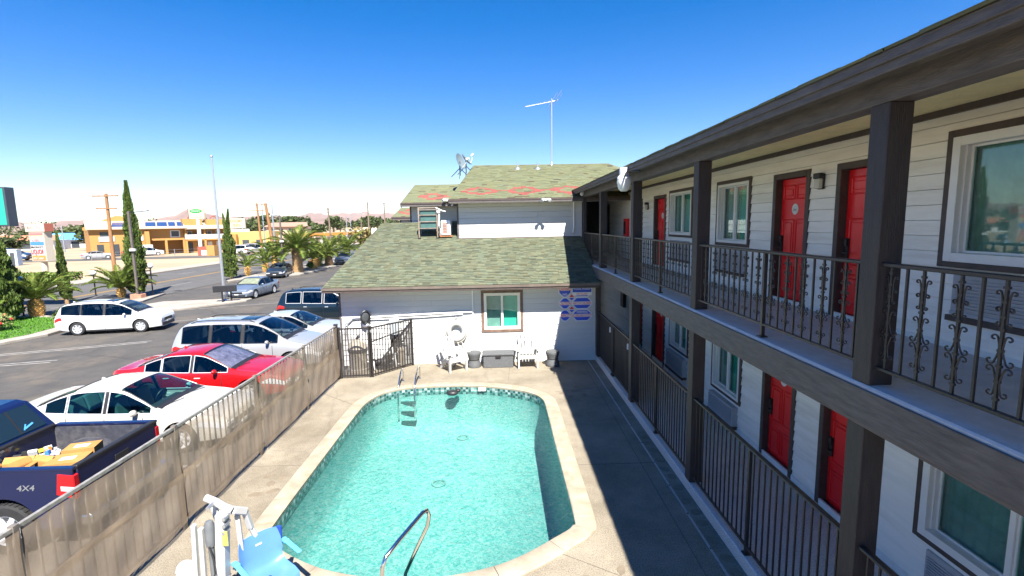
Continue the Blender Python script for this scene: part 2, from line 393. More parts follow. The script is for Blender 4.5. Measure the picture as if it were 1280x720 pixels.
# kerbed walks beside the road (13 cm above the lot)
mb = MB()
mb.prism([(-25.3, -90), (-23.6, -90), (-23.6, 24.6), (-24.2, 34), (-25.3, 38)], LOT-.02, LOT+.13, 'Z')
mb.prism([(-25.3, 46.5), (-24.6, 45.5), (-23.2, 52), (-22.6, 60), (-22.0, 96), (-24.8, 96)], LOT-.02, LOT+.13, 'Z')
struct(mb.build('pavement', M['sidewalk'], bevel=.02))
mb = MB(); mb.prism([(-41.2, -120), (-38.4, -120), (-38.4, 86), (-41.2, 86)], LOT-.02, LOT+.13, 'Z'); mb.prism([(-41.2, 98), (-38.4, 98), (-38.4, 700), (-41.2, 700)], LOT-.02, LOT+.13, 'Z')
struct(mb.build('far_pavement', M['sidewalk']))
isl = [(-23.2, 31.6), (-20.0, 29.7), (-17.9, 32.0), (-16.9, 33.2), (-16.9, 34.0), (-17.6, 34.5), (-19.3, 33.9), (-22.4, 33.4)]
mb = MB(); mb.prism(isl, LOT-.02, LOT+.13, 'Z'); struct(mb.build('kerb_island', M['sidewalk'], bevel=.03))
# palm bed along the lot, pale gravel on a kerb
mb = MB(); mb.prism([(-22.6, 48.6), (-20.4, 51.2), (-20.0, 54), (-20.2, 60.5), (-19.9, 61.8), (-22.0, 61), (-22.4, 55)], LOT-.02, LOT+.14, 'Z')
struct(mb.build('planting_bed', M['sidewalk'], bevel=.03))
# lawn with its kerb at the left
lawn = [(-24.3, 12), (-22.6, 20.6), (-21.9, 23.2), (-22.1, 25.0), (-23.6, 27.6), (-27.2, 28.2), (-29.5, 20)]
kerb = [(-23.7, 12), (-22.0, 20.6), (-21.2, 23.4), (-21.5, 25.4), (-23.2, 28.3), (-27.4, 28.9), (-30.2, 20)]
mb = MB(); mb.prism(kerb, LOT-.02, LOT+.14, 'Z'); struct(mb.build('lawn_kerb', M['sidewalk'], bevel=.03))
flat('lawn_soil', lawn, LOT+.146, mat('lawn_soil', (.06, .13, .02), .95, var=.4, scale=6))
def in_poly(x, y, P):
    c = False; n = len(P)
    for i in range(n):
        (x1, y1), (x2, y2) = P[i], P[i-1]
        if (y1 > y) != (y2 > y) and x < (x2-x1)*(y-y1)/(y2-y1)+x1: c = not c
    return c
leafmat = mat('foliage', (1, 1, 1), .6, vc=True, spec=.25)
mb = MB(); rnd = random.Random(3)
while len(mb.f) < 9000:
    x, y = rnd.uniform(-29, -21.5), rnd.uniform(14, 28.4)
    if not in_poly(x, y, lawn): continue
    a = rnd.uniform(0, PI); h = rnd.uniform(.05, .11); w = .03; dx, dy = math.cos(a)*w, math.sin(a)*w; lx, ly = rnd.uniform(-.04, .04), rnd.uniform(-.04, .04)
    g = rnd.uniform(.8, 1.25)
    mb.add([(x-dx, y-dy, LOT+.14), (x+dx, y+dy, LOT+.14), (x+lx, y+ly, LOT+.14+h)], [(0, 1, 2)], 0, (.07*g, .19*g, .012*g))
stuff(mb.build('grass', leafmat, recalc=False))

# ---------------------------------------------------------------- pool deck and pool
def catmull(P, per=6, closed=True):
    out = []; n = len(P)
    for i in range(n):
        p0, p1, p2, p3 = [Vector((*P[(i+k) % n], 0)) for k in (-1, 0, 1, 2)]
        for j in range(per):
            t = j/per
            out.append(.5*((2*p1)+(p2-p0)*t+(2*p0-5*p1+4*p2-p3)*t*t+(3*p1-p0-3*p2+p3)*t**3))
    return out
inner_ctl = [(1.05, 7.0), (1.05, 9.3), (1.05, 11.5), (1.0, 12.05), (.78, 12.47), (.3, 12.83), (-.4, 13.12), (-1.16, 13.25), (-2.0, 13.24), (-2.62, 13.14), (-3.12, 12.83), (-3.38, 12.25), (-3.46, 11.5), (-3.47, 9.2), (-3.46, 6.95), (-3.36, 6.68), (-3.0, 6.32), (-2.2, 5.9), (-1.1, 5.72), (-.05, 5.95), (.78, 6.52), (1.0, 6.74)]
PI_ = [(p.x, p.y) for p in catmull(inner_ctl, 6)]
def offset(P, d):
    n = len(P); out = []
    for i in range(n):
        a, b = Vector(P[i-1]), Vector(P[(i+1) % n]); t = (b-a).normalized(); out.append((P[i][0]+t.y*d, P[i][1]-t.x*d))
    return out
def area(P): return sum(P[i-1][0]*P[i][1]-P[i][0]*P[i-1][1] for i in range(len(P)))/2
SGN = 1 if area(PI_) > 0 else -1
PO = offset(PI_, .29*SGN); PM = offset(PI_, .2*SGN)
struct(sheet_with_hole('pool_deck', [(-4.85, -1.5), (2.74, -1.5), (2.74, 15.56), (-4.85, 15.56)], PM, 0, M['concrete']))
mb = MB(); mb.box(-4.86, -4.85, -1.5, 15.5, LOT-.05, -.002); struct(mb.build('deck_edge', M['concrete']))
# strip drain and the stamped band beside the walkway
mb = MB(); mb.box(2.745, 2.775, -1.5, 15.54, -.05, .004); mb2 = mb
drain = struct(mb.build('strip_drain', mat('drain_strip', (.42, .41, .38), .6, var=.2, scale=10)))
mb = MB()
for i in range(19): mb.box(2.75, 2.77, .4+i*.82, .43+i*.82, .004, .006)
mb.build('drain_slot', M['dark'], drain)
flat('stamped_band', [(2.776, -1.5), (3.0, -1.5), (3.0, 15.54), (2.776, 15.54)], -.002, M['concrete'])
stone = mat('stamped_stone', (.185, .15, .105), .85, var=.2, scale=6, bump=.3, bscale=60)
def stone_at(parent, x, y, r, el, ang, k):
    mb = MB(); rnd = random.Random(k); P = []
    for i in range(14):
        a = 2*PI*i/14; rr = r*(1+.12*rnd.uniform(-1, 1)); px, py = rr*math.cos(a), rr*el*math.sin(a)
        P.append((x+px*math.cos(ang)-py*math.sin(ang), y+px*math.sin(ang)+py*math.cos(ang)))
    mb.prism(P, -.004, .005, 'Z'); mb.build('stamped_stone', stone, parent, bevel=.003)
deck = bpy.data.objects['pool_deck']; band = bpy.data.objects['stamped_band']
for k in range(22): stone_at(band, 2.885+.02*math.sin(k*2.1), 2.6+k*.34+.05*math.sin(k*1.7), .075, 1.25, .4*k, k)
k = 40
for (x, y, r, el, a) in [(1.03, 5.62, .13, .62, 2.2), (.78, 5.45, .12, .7, .4), (1.3, 5.58, .13, .55, -.6), (1.05, 5.36, .12, .6, .9), (.8, 5.2, .11, .7, 2), (1.32, 5.3, .15, .5, .1), (1.08, 5.1, .13, .6, 1.2), (.55, 5.3, .1, .7, 1), (1.3, 5.02, .13, .6, 2.4), (1.46, 5.8, .1, .5, 1.4), (.7, 4.98, .12, .6, 0),
                         (-3.9, 8.0, .11, .6, .7), (-4.05, 8.25, .1, .7, 2), (-4.15, 7.9, .12, .6, .2), (-3.95, 8.45, .1, .6, 1.4), (-4.2, 8.5, .1, .6, .5), (1.6, 11.9, .1, .6, 0), (1.75, 12.2, .11, .6, 1), (1.55, 12.45, .1, .7, 2), (1.9, 12.6, .12, .6, .5), (2.1, 12.3, .1, .6, 1.5), (2.0, 12.9, .11, .6, 2.2)]:
    stone_at(deck, x, y, r, el, a, k); k += 1
# control joints
mb = MB()
for (a, b) in [((.16, 13.56), (.27, 15.5)), ((-4.85, 13.0), (-3.7, 12.0)), ((-4.85, 8.9), (-3.78, 8.9)), ((1.37, 8.6), (2.74, 8.6)), ((1.38, 12.6), (2.74, 12.9)), ((.75, 6.15), (2.3, 5.1)), ((2.45, -1), (2.55, 15.4))]:
    mb.bar((*a, .0015), (*b, .0015), .008, .004)
mb.build('control_joint', mat('joint', (.12, .10, .08), .95), deck)
pool = thing('swimming_pool', 'turquoise swimming pool with rounded ends, pale stone coping and a tiled waterline', 'pool', (-1.2, 9.5, 0))
n = len(PI_); DEP = -1.28
mb = MB()
V = [(x, y, .0) for x, y in PI_]+[(x, y, DEP+.25) for x, y in PI_]+[(x, y, DEP) for x, y in offset(PI_, -.22*SGN)]
F = [(i, (i+1) % n, n+(i+1) % n, n+i) for i in range(n)]+[(n+i, n+(i+1) % n, 2*n+(i+1) % n, 2*n+i) for i in range(n)]+[tuple(range(2*n, 3*n))]
mb.add(V, F); basin = mb.build('basin', M['plaster'], pool, smooth=50)
# coping: cut stones with open joints
per = [0]
for i in range(n): per.append(per[-1]+(Vector(PI_[(i+1) % n])-Vector(PI_[i])).length)
TOT = per[-1]
def pt_len(s):
    s %= TOT
    for i in range(n):
        if per[i+1] >= s:
            t = (s-per[i])/max(1e-9, per[i+1]-per[i]); a, b = Vector(PI_[i]), Vector(PI_[(i+1) % n])
            q = Vector(PI_[i-1]); w = Vector(PI_[(i+2) % n])
            return a.lerp(b, t)
def at_len(s):
    d = pt_len(s+.2)-pt_len(s-.2); d.normalize(); return pt_len(s), Vector((d.y, -d.x))*SGN
s = 0; k = 0; rnd = random.Random(11)
while s < TOT-.2:
    L_ = min(rnd.uniform(.55, .95), TOT-s); steps = max(3, int(L_/.05)); mb = MB(); V = []; dz = rnd.uniform(-.003, .003)
    for i in range(steps+1):
        p, nn = at_len(s+.004+(L_-.008)*i/steps)
        for (d, z) in ((-.012, .0), (-.018, .022), (.0, .034+dz), (.272, .030+dz), (.29, .018), (.29, -.01), (-.012, -.02)):
            q = p+nn*d; V.append((q.x, q.y, z))
    m_ = 7; F = []
    for i in range(steps):
        for j in range(m_): F.append((i*m_+j, i*m_+(j+1) % m_, (i+1)*m_+(j+1) % m_, (i+1)*m_+j))
    F += [tuple(range(m_)), tuple(steps*m_+j for j in reversed(range(m_)))]
    mb.add(V, F); mb.build('coping_stone', M['coping'], pool, smooth=35); s += L_; k += 1
# waterline tile
mb = MB(); w = .075; cnt = int(TOT/w)
for row in range(3):
    for i in range(cnt):
        p, nn = at_len((i+.5)*TOT/cnt); q = p-nn*.006; t = Vector((nn.y, -nn.x)); z = -.025-row*.066; a = w*.46
        c = (.022, .085, .085) if (i+row) % 2 else (.13, .22, .21)
        if rnd.random() < .22: c = (.34, .42, .40)
        g = rnd.uniform(.7, 1.2); c = tuple(v*g for v in c)
        p1, p2 = q-t*a, q+t*a
        mb.add([(p1.x, p1.y, z-.062), (p2.x, p2.y, z-.062), (p2.x, p2.y, z), (p1.x, p1.y, z)], [(0, 1, 2, 3)], 0, c)
stuff(mb.build('waterline_tile', M['tile'], pool, recalc=False))
# depth marker "5"
mb = MB(); mb.box(-.66, -.46, 13.085, 13.1, -.10, -.005); mk = mb.build('depth_marker', M['white'], pool)
mk.rotation_euler = (0, 0, 0)
lettering('5', (-.56, 13.08, -.052), (1, 0, 0), (0, 0, 1), .045, .075, M['black'], mk, 'numeral')
# entry steps below the ladder, bottom drain and return ring
mb = MB()
for i in range(3): mb.box(-2.75, -2.35, 13.02-.03*i, 13.14, -.32-.26*i, -.28-.26*i)
mb.build('ladder_tread', M['plaster'], pool, bevel=.01)
for (x, y) in ((-1.09, 12.75), (-1.45, 10.4)):
    mb = MB(); pts = [(x+.14*math.cos(a), y+.14*math.sin(a), DEP+.03) for a in [2*PI*i/20 for i in range(20)]]; mb.tube(pts, .022, 6, closed=True)
    mb.lathe([(.11, DEP+.01), (.11, DEP+.02), (.001, DEP+.025)], (x, y, 0), 16); mb.build('floor_drain', M['plaster'], pool, smooth=40)
mb = MB(); xs = []
wp = offset(PI_, -.003*SGN)
mb.add([(x, y, -.125) for x, y in wp], [tuple(range(n))]); wo_ = mb.build('water', M['water'], recalc=False); struct(wo_)
# dark pool cleaner floating at the far end
cl = thing('pool_cleaner', 'black pool cleaner head floating under the depth marker', 'pool cleaner', (-1.35, 12.95, -.12))
mb = MB(); mb.sphere((-1.35, 12.95, -.08), .15, 14, sc=(1.1, .8, .5)); mb.build('shell', M['black'], cl, smooth=60)
mb = MB(); mb.sphere((-1.2, 12.99, -.03), .075, 10, sc=(1, 1, .7)); mb.build('float', M['iron'], cl, smooth=60)
# ---------------------------------------------------------------- the motel wing on the right
motel = thing('motel_building', 'two-storey white motel wing with red doors and dark brown balcony beams', 'motel', (4.7, 9, 0))
XW = 4.7; ZU = 3.03; ZL = .17
UP = [('w', 3.2, 5.2, 3.87, 5.26), ('d', 5.78, 6.9, ZU, 5.13), ('d', 7.5, 8.5, ZU, 5.13), ('w', 9.26, 10.72, 3.87, 5.19), ('w', 12.05, 13.72, 3.97, 5.2), ('d', 14.0, 15.1, ZU, 5.13), ('d', 16.3, 17.2, ZU, 5.12), ('o', 21.2, 22.2, ZU, 5.12)]
LO = [('w', 3.2, 5.2, .80, 2.2), ('d', 5.85, 6.94, ZL, 2.24), ('d', 7.56, 8.56, ZL, 2.24), ('w', 9.34, 10.7, .73, 2.1), ('w', 12.1, 13.5, .95, 2.2), ('d', 13.9, 15.08, ZL, 2.24), ('d', 16.15, 16.95, ZL, 2.24)]
Y0, Y1 = -1.2, 23.2
def board_wall(parent, ops, z0, z1, name='wall'):
    mb = MB(); mb.box(XW+.20, XW+.3, Y0, Y1, z0-.1, z1+.1)
    wall = mb.build(name, M['siding'], parent)
    n_ = round((z1-z0)/.162); h = (z1-z0)/n_
    for r in range(n_):
        za, zb = z0+r*h, z0+(r+1)*h
        cuts = [(a, b, c, d) for (_, a, b, c, d) in ops if c < zb-.004 and d > za+.004]
        segs = []; y = Y0
        for a, b, c, d in sorted(cuts):
            segs.append((y, a, za, zb)); y = b
            if d < zb-.012: segs.append((a, b, d-.004, zb))
            if c > za+.012: segs.append((a, b, za, c+.002))
        segs.append((y, Y1, za, zb))
        for a, b, za, zb in segs:
            if b-a < .03: continue
            # long runs are butted from two boards, at a different place in each course
            parts = [(a, b)]
            if b-a > 3.5:
                c = a+(b-a)*(.35+.3*((r*7) % 5)/5); parts = [(a, c-.0015), (c+.0015, b)]
            for p, q in parts:
                mb = MB(); V = []
                j = .0015*math.sin(r*3.1+p)
                for y in (p, q): V += [(XW-.022-j, y, za+.007), (XW-.004, y, zb+.002), (XW+.2, y, zb-.003), (XW+.2, y, za+.007)]
                mb.add(V, [(0, 1, 2, 3), (7, 6, 5, 4), (0, 4, 5, 1), (1, 5, 6, 2), (2, 6, 7, 3), (3, 7, 4, 0)])
                mb.build('siding_board', M['siding'], wall)
    return wall
wall_u = board_wall(motel, UP, ZU, 5.5)
wall_l = board_wall(motel, LO, ZL, 2.68)
def door(y0, y1, z0, z1, num, parent):
    # casing stands 25 mm proud, leaf sits back in the jamb
    mb = MB(); t = .09
    mb.box(XW-.035, XW+.19, y0, y0+t, z0, z1); mb.box(XW-.035, XW+.19, y1-t, y1, z0, z1); mb.box(XW-.037, XW+.188, y0+t, y1-t, z1-t, z1)
    cas = mb.build('door', M['browntrim'], parent, bevel=.004)
    ya, yb, za, zb = y0+t+.003, y1-t-.003, z0+.045, z1-t-.003; w = yb-ya; h = zb-za
    mb = MB(); mb.box(XW+.075, XW+.125, ya, yb, za, zb)
    # six raised panels
    for (a, b) in ((.10, .46), (.54, .90)):
        for (c, d) in ((.06, .28), (.35, .665), (.835, .945)):
            p0, p1, q0, q1 = ya+w*a, ya+w*b, za+h*c, za+h*d
            for (i, o_, x) in ((0, .02, .073), (.02, .035, .066)): pass
            # moulded rim, sunk channel, raised field
            mb.bar((XW+.073, p0, q0), (XW+.073, p1, q0), .022, .034, up=(1, 0, 0)); mb.bar((XW+.073, p0, q1), (XW+.073, p1, q1), .022, .034, up=(1, 0, 0))
            mb.bar((XW+.0725, p0, q0), (XW+.0725, p0, q1), .033, .022, up=(0, 1, 0)); mb.bar((XW+.0725, p1, q0), (XW+.0725, p1, q1), .033, .022, up=(0, 1, 0))
            mb.box(XW+.058, XW+.078, p0+.05, p1-.05, q0+.05, q1-.05)
    mb.build('leaf', M['red'], cas, bevel=.009)
    mb = MB(); mb.box(XW+.02, XW+.16, y0+t, y1-t, z0-.004, z0+.03); mb.build('threshold', M['metal'], cas)
    mb = MB(); yy = yb-.07; zz = za+h*.43
    mb.box(XW+.052, XW+.074, yy-.035, yy+.035, zz-.09, zz+.20); mb.box(XW+.03, XW+.053, yy-.028, yy+.028, zz+.09, zz+.19)
    mb.tube([(XW+.06, yy, zz), (XW+.005, yy, zz), (XW+.0, yy-.02, zz), (XW+.0, yy-.12, zz)], .011, 8); mb.build('handle', M['iron'], cas, smooth=40)
    mb = MB(); c = (ya+yb)/2; zc = za+h*.75
    mb.lathe([(.088, 0), (.088, .006), (.001, .008)], (XW+.073, c, zc), 24, 'X'); o = mb.build('number_plate', M['white'], cas, smooth=40)
    for v in o.data.vertices: v.co.x = 2*(XW+.073)-v.co.x
    lettering(num, (XW+.0625, c, zc-.01), (0, -1, 0), (0, 0, 1), .085, .036, M['black'], cas, 'door_number')
def window(y0, y1, z0, z1, parent, wide=.055):
    mb = MB(); t = .07
    mb.box(XW-.038, XW+.19, y0, y0+t, z0, z1); mb.box(XW-.038, XW+.19, y1-t, y1, z0, z1); mb.box(XW-.040, XW+.188, y0+t, y1-t, z1-t, z1); mb.box(XW-.042, XW+.188, y0+t, y1-t, z0, z0+t*.8)
    win = mb.build('window', M['browntrim'], parent, bevel=.004)
    a, b, c, d = y0+t+.002, y1-t-.002, z0+t*.8+.002, z1-t-.002; f = wide
    mb = MB()
    for (fr, x0, x1) in ((f, XW-.044, XW+.10), ):
        mb.box(x0, x1, a, a+fr, c, d); mb.box(x0, x1, b-fr, b, c, d); mb.box(x0+.002, x1-.002, a+fr, b-fr, c, c+fr); mb.box(x0+.002, x1-.002, a+fr, b-fr, d-fr, d)
    # inner step of the frame and the two sliding sashes
    g = .024; m_ = (a+b)/2
    mb.box(XW+.012, XW+.096, a+f, a+f+.02, c+f, d-f); mb.box(XW+.012, XW+.096, b-f-.02, b-f, c+f, d-f)
    mb.box(XW+.014, XW+.07, m_-.028, m_+.028, c+f, d-f)
    for (p, q, x) in ((a+f+.02, m_-.028, XW+.035), (m_+.028, b-f-.02, XW+.06)):
        mb.box(x, x+.03, p, p+g, c+f, d-f); mb.box(x, x+.03, q-g, q, c+f, d-f); mb.box(x+.001, x+.029, p+g, q-g, c+f, c+f+g); mb.box(x+.001, x+.029, p+g, q-g, d-f-g, d-f)
    mb.build('frame', M['vinyl'], win, bevel=.003)
    for (p, q, x, cm) in ((a+f+.02+g, m_-.028-g, XW+.05, 'curtain'), (m_+.028+g, b-f-.02-g, XW+.075, 'sheer')):
        mb = MB(); mb.box(x-.003, x+.003, p-.01, q+.01, c+f+g-.01, d-f-g+.01); mb.build('pane', M['pane'], win)
        mb = MB(); N_ = 40; V = []; F = []
        for i in range(N_+1):
            y = p-.03+(q-p+.06)*i/N_; xo = XW+.14+(.022*math.sin(i*1.15)+.01*math.sin(i*2.3+1) if cm == 'curtain' else .008*math.sin(i*.9))
            V += [(xo, y, c+.03), (xo, y, d-.03)]
            if i: F.append((2*i-2, 2*i, 2*i+1, 2*i-1))
        mb.add(V, F); mb.build('curtain' if cm == 'curtain' else 'insect_screen', M[cm], win, smooth=0, recalc=False)
    return win
def ac_unit(y0, y1, z0, z1, parent, proud=.07):
    mb = MB(); mb.box(XW-proud, XW+.15, y0, y1, z0, z1); mb.box(XW-proud-.012, XW-proud+.001, y0+.0, y1, z0, z0+.045); u = mb.build('air_conditioner', M['acgrey'], parent, bevel=.008)
    mb = MB(); k = int((z1-z0-.1)/.032)
    for i in range(k):
        z = z0+.07+i*.032; mb.box(XW-proud-.02, XW-proud-.0005, y0+.04, y1-.04, z, z+.016)
    stuff(mb.build('louvre', M['acgrey'], u))
    mb = MB(); mb.box(XW-proud-.02, XW+.1, y0-.03, y1+.03, z0-.06, z0-.002); mb.build('sleeve', M['browntrim'], u)
nu = iter(['216', '214', '212', '210']); nl = iter(['116', '114', '112', '110'])
for (ops, it, wall) in ((UP, nu, motel), (LO, nl, motel)):
    for (k, a, b, c, d) in ops:
        if k == 'd': door(a, b, c, d, next(it), wall)
        elif k == 'w': window(a, b, c, d, wall, .09 if a < 4 else .055)
ac_unit(3.2, 5.0, 3.38, 3.84, motel, .03); ac_unit(9.38, 10.62, 3.36, 3.80, motel, .05); ac_unit(12.2, 13.55, 3.40, 3.88, motel, .05)
ac_unit(3.2, 5.0, .3, .74, motel, .04); ac_unit(9.45, 10.6, .27, .66, motel, .12); ac_unit(12.2, 13.45, .42, .88, motel, .12)
# dark open doorway far along the balcony and the closed end of both walkways
mb = MB(); mb.box(XW-.03, XW+.1, 21.2, 21.29, ZU, 5.12); mb.box(XW-.03, XW+.1, 22.11, 22.2, ZU, 5.12); mb.box(XW-.032, XW+.098, 21.29, 22.11, 5.03, 5.12); dd = mb.build('doorway', M['browntrim'], motel)
mb = MB(); mb.box(XW+.1, XW+.14, 21.29, 22.11, ZU, 5.03); mb.build('leaf', M['browntrim'], dd)
mb = MB(); mb.box(3.06, 5.0, Y1+.02, Y1+.15, -.2, 5.5); mb.build('end_wall', M['brown'], motel)
mb = MB(); mb.box(3.06, 5.2, Y0-.3, Y0-.15, LOT-.1, 5.5); mb.build('near_end_wall', M['siding'], motel)
# slabs, beams, posts
mb = MB(); mb.box(2.987, 4.9, Y0, Y1, 2.90, ZU-.005); mb.build('balcony_slab', M['deckedge'], motel, bevel=.015)
mb = MB(); mb.box(3.2, 4.72, Y0, Y1, 2.86, 2.897); mb.build('balcony_ceiling', M['stucco'], motel)
mb = MB(); mb.box(2.985, 3.2, Y0, Y1, 2.665, 2.896); mb.box(2.965, 2.985, Y0, Y1, 2.70, 2.995); mb.build('balcony_beam', M['brown'], motel, bevel=.008)
mb = MB(); mb.box(3.0, 4.95, Y0, Y1, -.3, ZL-.004); mb.build('walkway_slab', M['walkway'], motel, bevel=.012)
mb = MB(); mb.box(3.0, 3.22, Y0, 19.4, 5.275, 5.47); mb.build('roof_beam', M['brown'], motel, bevel=.008)
mb = MB(); mb.box(2.74, 2.79, Y0, 19.3, 5.405, 5.535); mb.build('fascia', M['brown'], motel, bevel=.006)
mb = MB(); mb.box(2.79, 3.0, Y0, 19.3, 5.46, 5.475); mb.build('eave_soffit', M['brown'], motel)
mb = MB(); mb.box(2.715, 2.742, Y0, 19.3, 5.47, 5.548); mb.build('drip_board', M['brown'], motel, bevel=.005)
mb = MB(); mb.box(3.22, 4.9, Y0, Y1, 5.50, 5.53); mb.build('soffit', M['stucco'], motel)
mb = MB(); mb.box(XW-.05, XW-.002, Y0, Y1, 5.43, 5.499); mb.build('frieze_board', M['browntrim'], motel)
mb = MB(); mb.box(XW-.03, XW, Y0, Y1, ZL-.003, ZL+.09); mb.box(XW-.03, XW, Y0, Y1, ZU-.003, ZU+.06); mb.build('skirting', M['vinyl'], motel)
for c in (.24, 3.88, 7.54, 11.2, 14.8):
    mb = MB(); mb.box(3.003, 3.2, c, c+.2, ZU-.003, 5.274); mb.build('post', M['post'], motel, bevel=.006)
    if c < 14:
        mb = MB(); mb.box(3.003, 3.2, c+.02, c+.22, ZL-.002, 2.664); mb.build('post', M['post'], motel, bevel=.006)
mb = MB(); mb.box(3.003, 3.12, 17.85, 17.97, ZU-.003, 5.274); mb.build('post', M['post'], motel, bevel=.006)
mb = MB(); mb.box(3.01, 3.13, 15.36, 15.48, ZL-.002, 2.664); mb.build('post', M['post'], motel, bevel=.006)
# roof
def shingles(name, parent, O, U, Vv, Nn, vmax, urange, colf, w=.30, h=.14, seed=1, material=None, lift=.012):
    O, U, Vv, Nn = Vector(O), Vector(U).normalized(), Vector(Vv).normalized(), Vector(Nn).normalized()
    mb = MB(); rnd = random.Random(seed); r = 0; v = 0
    while v < vmax:
        a, b = urange(v+h/2); u = a - rnd.uniform(0, w)
        while u < b:
            ww = w*rnd.choice((.55, .8, 1, 1.2)); p, q = max(a, u), min(b, u+ww-.004)
            if q-p > .02:
                t = lift*rnd.uniform(.6, 1.5); hh = min(h+.02, vmax-v+.02); dv = rnd.uniform(0, .012)
                c = colf((p+q)/2, v+h/2, rnd)
                P = [O+U*p+Vv*(v-dv)+Nn*t, O+U*q+Vv*(v-dv)+Nn*t, O+U*q+Vv*(v+hh)+Nn*.002, O+U*p+Vv*(v+hh)+Nn*.002, O+U*p+Vv*(v-dv)-Nn*.01, O+U*q+Vv*(v-dv)-Nn*.01]
                mb.add(P, [(0, 1, 2, 3), (4, 5, 1, 0)], 0, c)
            u += ww
        v += h; r += 1
    o = mb.build(name, material or M['shingle'], parent, recalc=False); return stuff(o)
def green(u, v, rnd):
    g = rnd.choice((.8, .9, 1, 1, 1.1)); t = rnd.uniform(-.012, .012)
    return ((.14+t)*g, (.145)*g, (.075-t)*g)
dz = .33; n_ = math.hypot(1, dz)
mb = MB(); mb.add([(2.72, Y0, 5.552), (2.72, 19.3, 5.552), (9.2, 19.3, 5.552+dz*6.48), (9.2, Y0, 5.552+dz*6.48), (2.72, Y0, 5.53), (2.72, 19.3, 5.53), (9.2, 19.3, 5.53+dz*6.48), (9.2, Y0, 5.53+dz*6.48)], [(0, 3, 2, 1), (4, 5, 6, 7), (0, 1, 5, 4), (1, 2, 6, 5), (2, 3, 7, 6), (3, 0, 4, 7)])
rf = mb.build('roof', M['roofbase'], motel)
shingles('shingle', rf, (2.70, 19.3, 5.555), (0, -1, 0), (1, 0, dz), (-dz, 0, 1), 1.4, lambda v: (0, 20.5), green, seed=4)
# ---- railings
BAL = {}
def bar_mesh(key, z0, z1, s):
    if key not in BAL:
        mb = MB(); mb.box(-s, s, -s, s, z0, z1); BAL[key] = mb.mesh('baluster', M['iron'])
    return BAL[key]
def spiral(c, r0, a0, turns, sgn, n=12):
    return [(c[0]+r0*(1-.75*i/n)*math.cos(a0+sgn*turns*2*PI*i/n), c[1]+r0*(1-.75*i/n)*math.sin(a0+sgn*turns*2*PI*i/n)) for i in range(n+1)]
def scroll_mesh():
    # cast scrollwork in the plane of the railing: (along, up) curves either side of the bar
    mb = MB()
    def curl(p, q, bulge, r1, r2):
        # C-scroll from p to q: both ends roll outwards
        pts = []
        s1 = spiral((p[0]+r1, p[1]), r1, PI, .85, -1)[::-1]
        s2 = spiral((q[0]+r2, q[1]), r2, PI, .85, 1)
        mid = [(p[0]+(q[0]-p[0])*t-bulge*math.sin(PI*t), p[1]+(q[1]-p[1])*t) for t in (.2, .4, .6, .8)]
        return s1+mid+s2
    cs = [curl((.030, .80), (.024, .70), .006, .020, .018), curl((.020, .69), (.020, .60), .0, .022, .016),
          curl((.022, .50), (.034, .345), .016, .026, .030), curl((.032, .285), (.022, .13), .014, .030, .026)]
    for c in cs:
        for s in (-1, 1): mb.tube([(0, s*max(.004, a), b) for a, b in c], .0062, 5)
    for z in (.84, .745, .645, .56, .42, .315, .21, .09): mb.obox((0, 0, z), (.02, .034, .018), Matrix())
    return mb.mesh('scroll', M['iron'])
SCROLL = scroll_mesh()
def railing(name, y0, y1, z0, zb, zt, step, ornate, label, group, foot=None, x=3.06):
    t = thing(name, label, 'railing', (x, (y0+y1)/2, z0), group)
    mb = MB(); mb.box(x-.028, x+.028, y0-.02, y1+.02, zt-.032, zt); mb.build('top_rail', M['iron'], t, bevel=.006)
    mb = MB(); mb.box(x-.018, x+.018, y0-.02, y1+.02, zb-.014, zb+.014); mb.build('bottom_rail', M['iron'], t, bevel=.004)
    n_ = int(round((y1-y0)/step)); st = (y1-y0)/n_; me = bar_mesh((round(zb, 3), round(zt, 3)), zb+.014, zt-.032, .0085)
    for i in range(n_):
        y = y0+st*(i+.5); b = inst('baluster', me, (x, y, 0), t)
        if ornate and i % 2 == ornate % 2:
            s = inst('scroll', SCROLL, (x, y, zb+.0), b, sc=(1, 1, (zt-zb)*.98/.87 if False else .93))
    if foot:
        for f in foot:
            mb = MB(); mb.box(x-.02, x+.02, f-.02, f+.02, z0, zt-.03); mb.box(x-.045, x+.045, f-.045, f+.045, z0, z0+.012); mb.build('stanchion', M['iron'], t)
    return t
railing('balcony_railing', .46, 3.87, ZU, 3.18, 4.04, .150, 2, 'nearest bay of scrolled iron railing on the upper balcony, right of the closest post', 'scrolled balcony railings')
railing('balcony_railing', 4.09, 7.53, ZU, 3.18, 4.04, .150, 1, 'scrolled iron balcony railing in front of the two nearest upper red doors', 'scrolled balcony railings', (5.66,))
railing('balcony_railing', 7.75, 11.19, ZU, 3.18, 4.04, .150, 2, 'scrolled iron balcony railing bay in front of the upper window with the lamp post behind', 'scrolled balcony railings', (9.4,))
bpy.data.objects['balcony_railing.002']['label'] = 'scrolled iron balcony railing between the second and third upper posts, before a single window'
railing('balcony_railing', 11.41, 14.79, ZU, 3.18, 4.04, .150, 1, 'scrolled iron balcony railing right of the white floodlight, before two far red doors', 'scrolled balcony railings', (13.1,))
railing('balcony_railing', 15.01, 17.84, ZU, 3.18, 4.04, .150, 2, 'farthest scrolled iron balcony railing, ending at the green shingle roof', 'scrolled balcony railings', (16.4,))
railing('pool_railing', .5, 3.87, ZL, .27, 1.60, .128, 0, 'plain dark bar railing at walkway level, closest one at the bottom right corner', 'plain walkway railings')
railing('pool_railing', 4.12, 7.53, ZL, .27, 1.60, .128, 0, 'plain dark bar railing at walkway level in front of the nearest lower red doors', 'plain walkway railings', (5.8,))
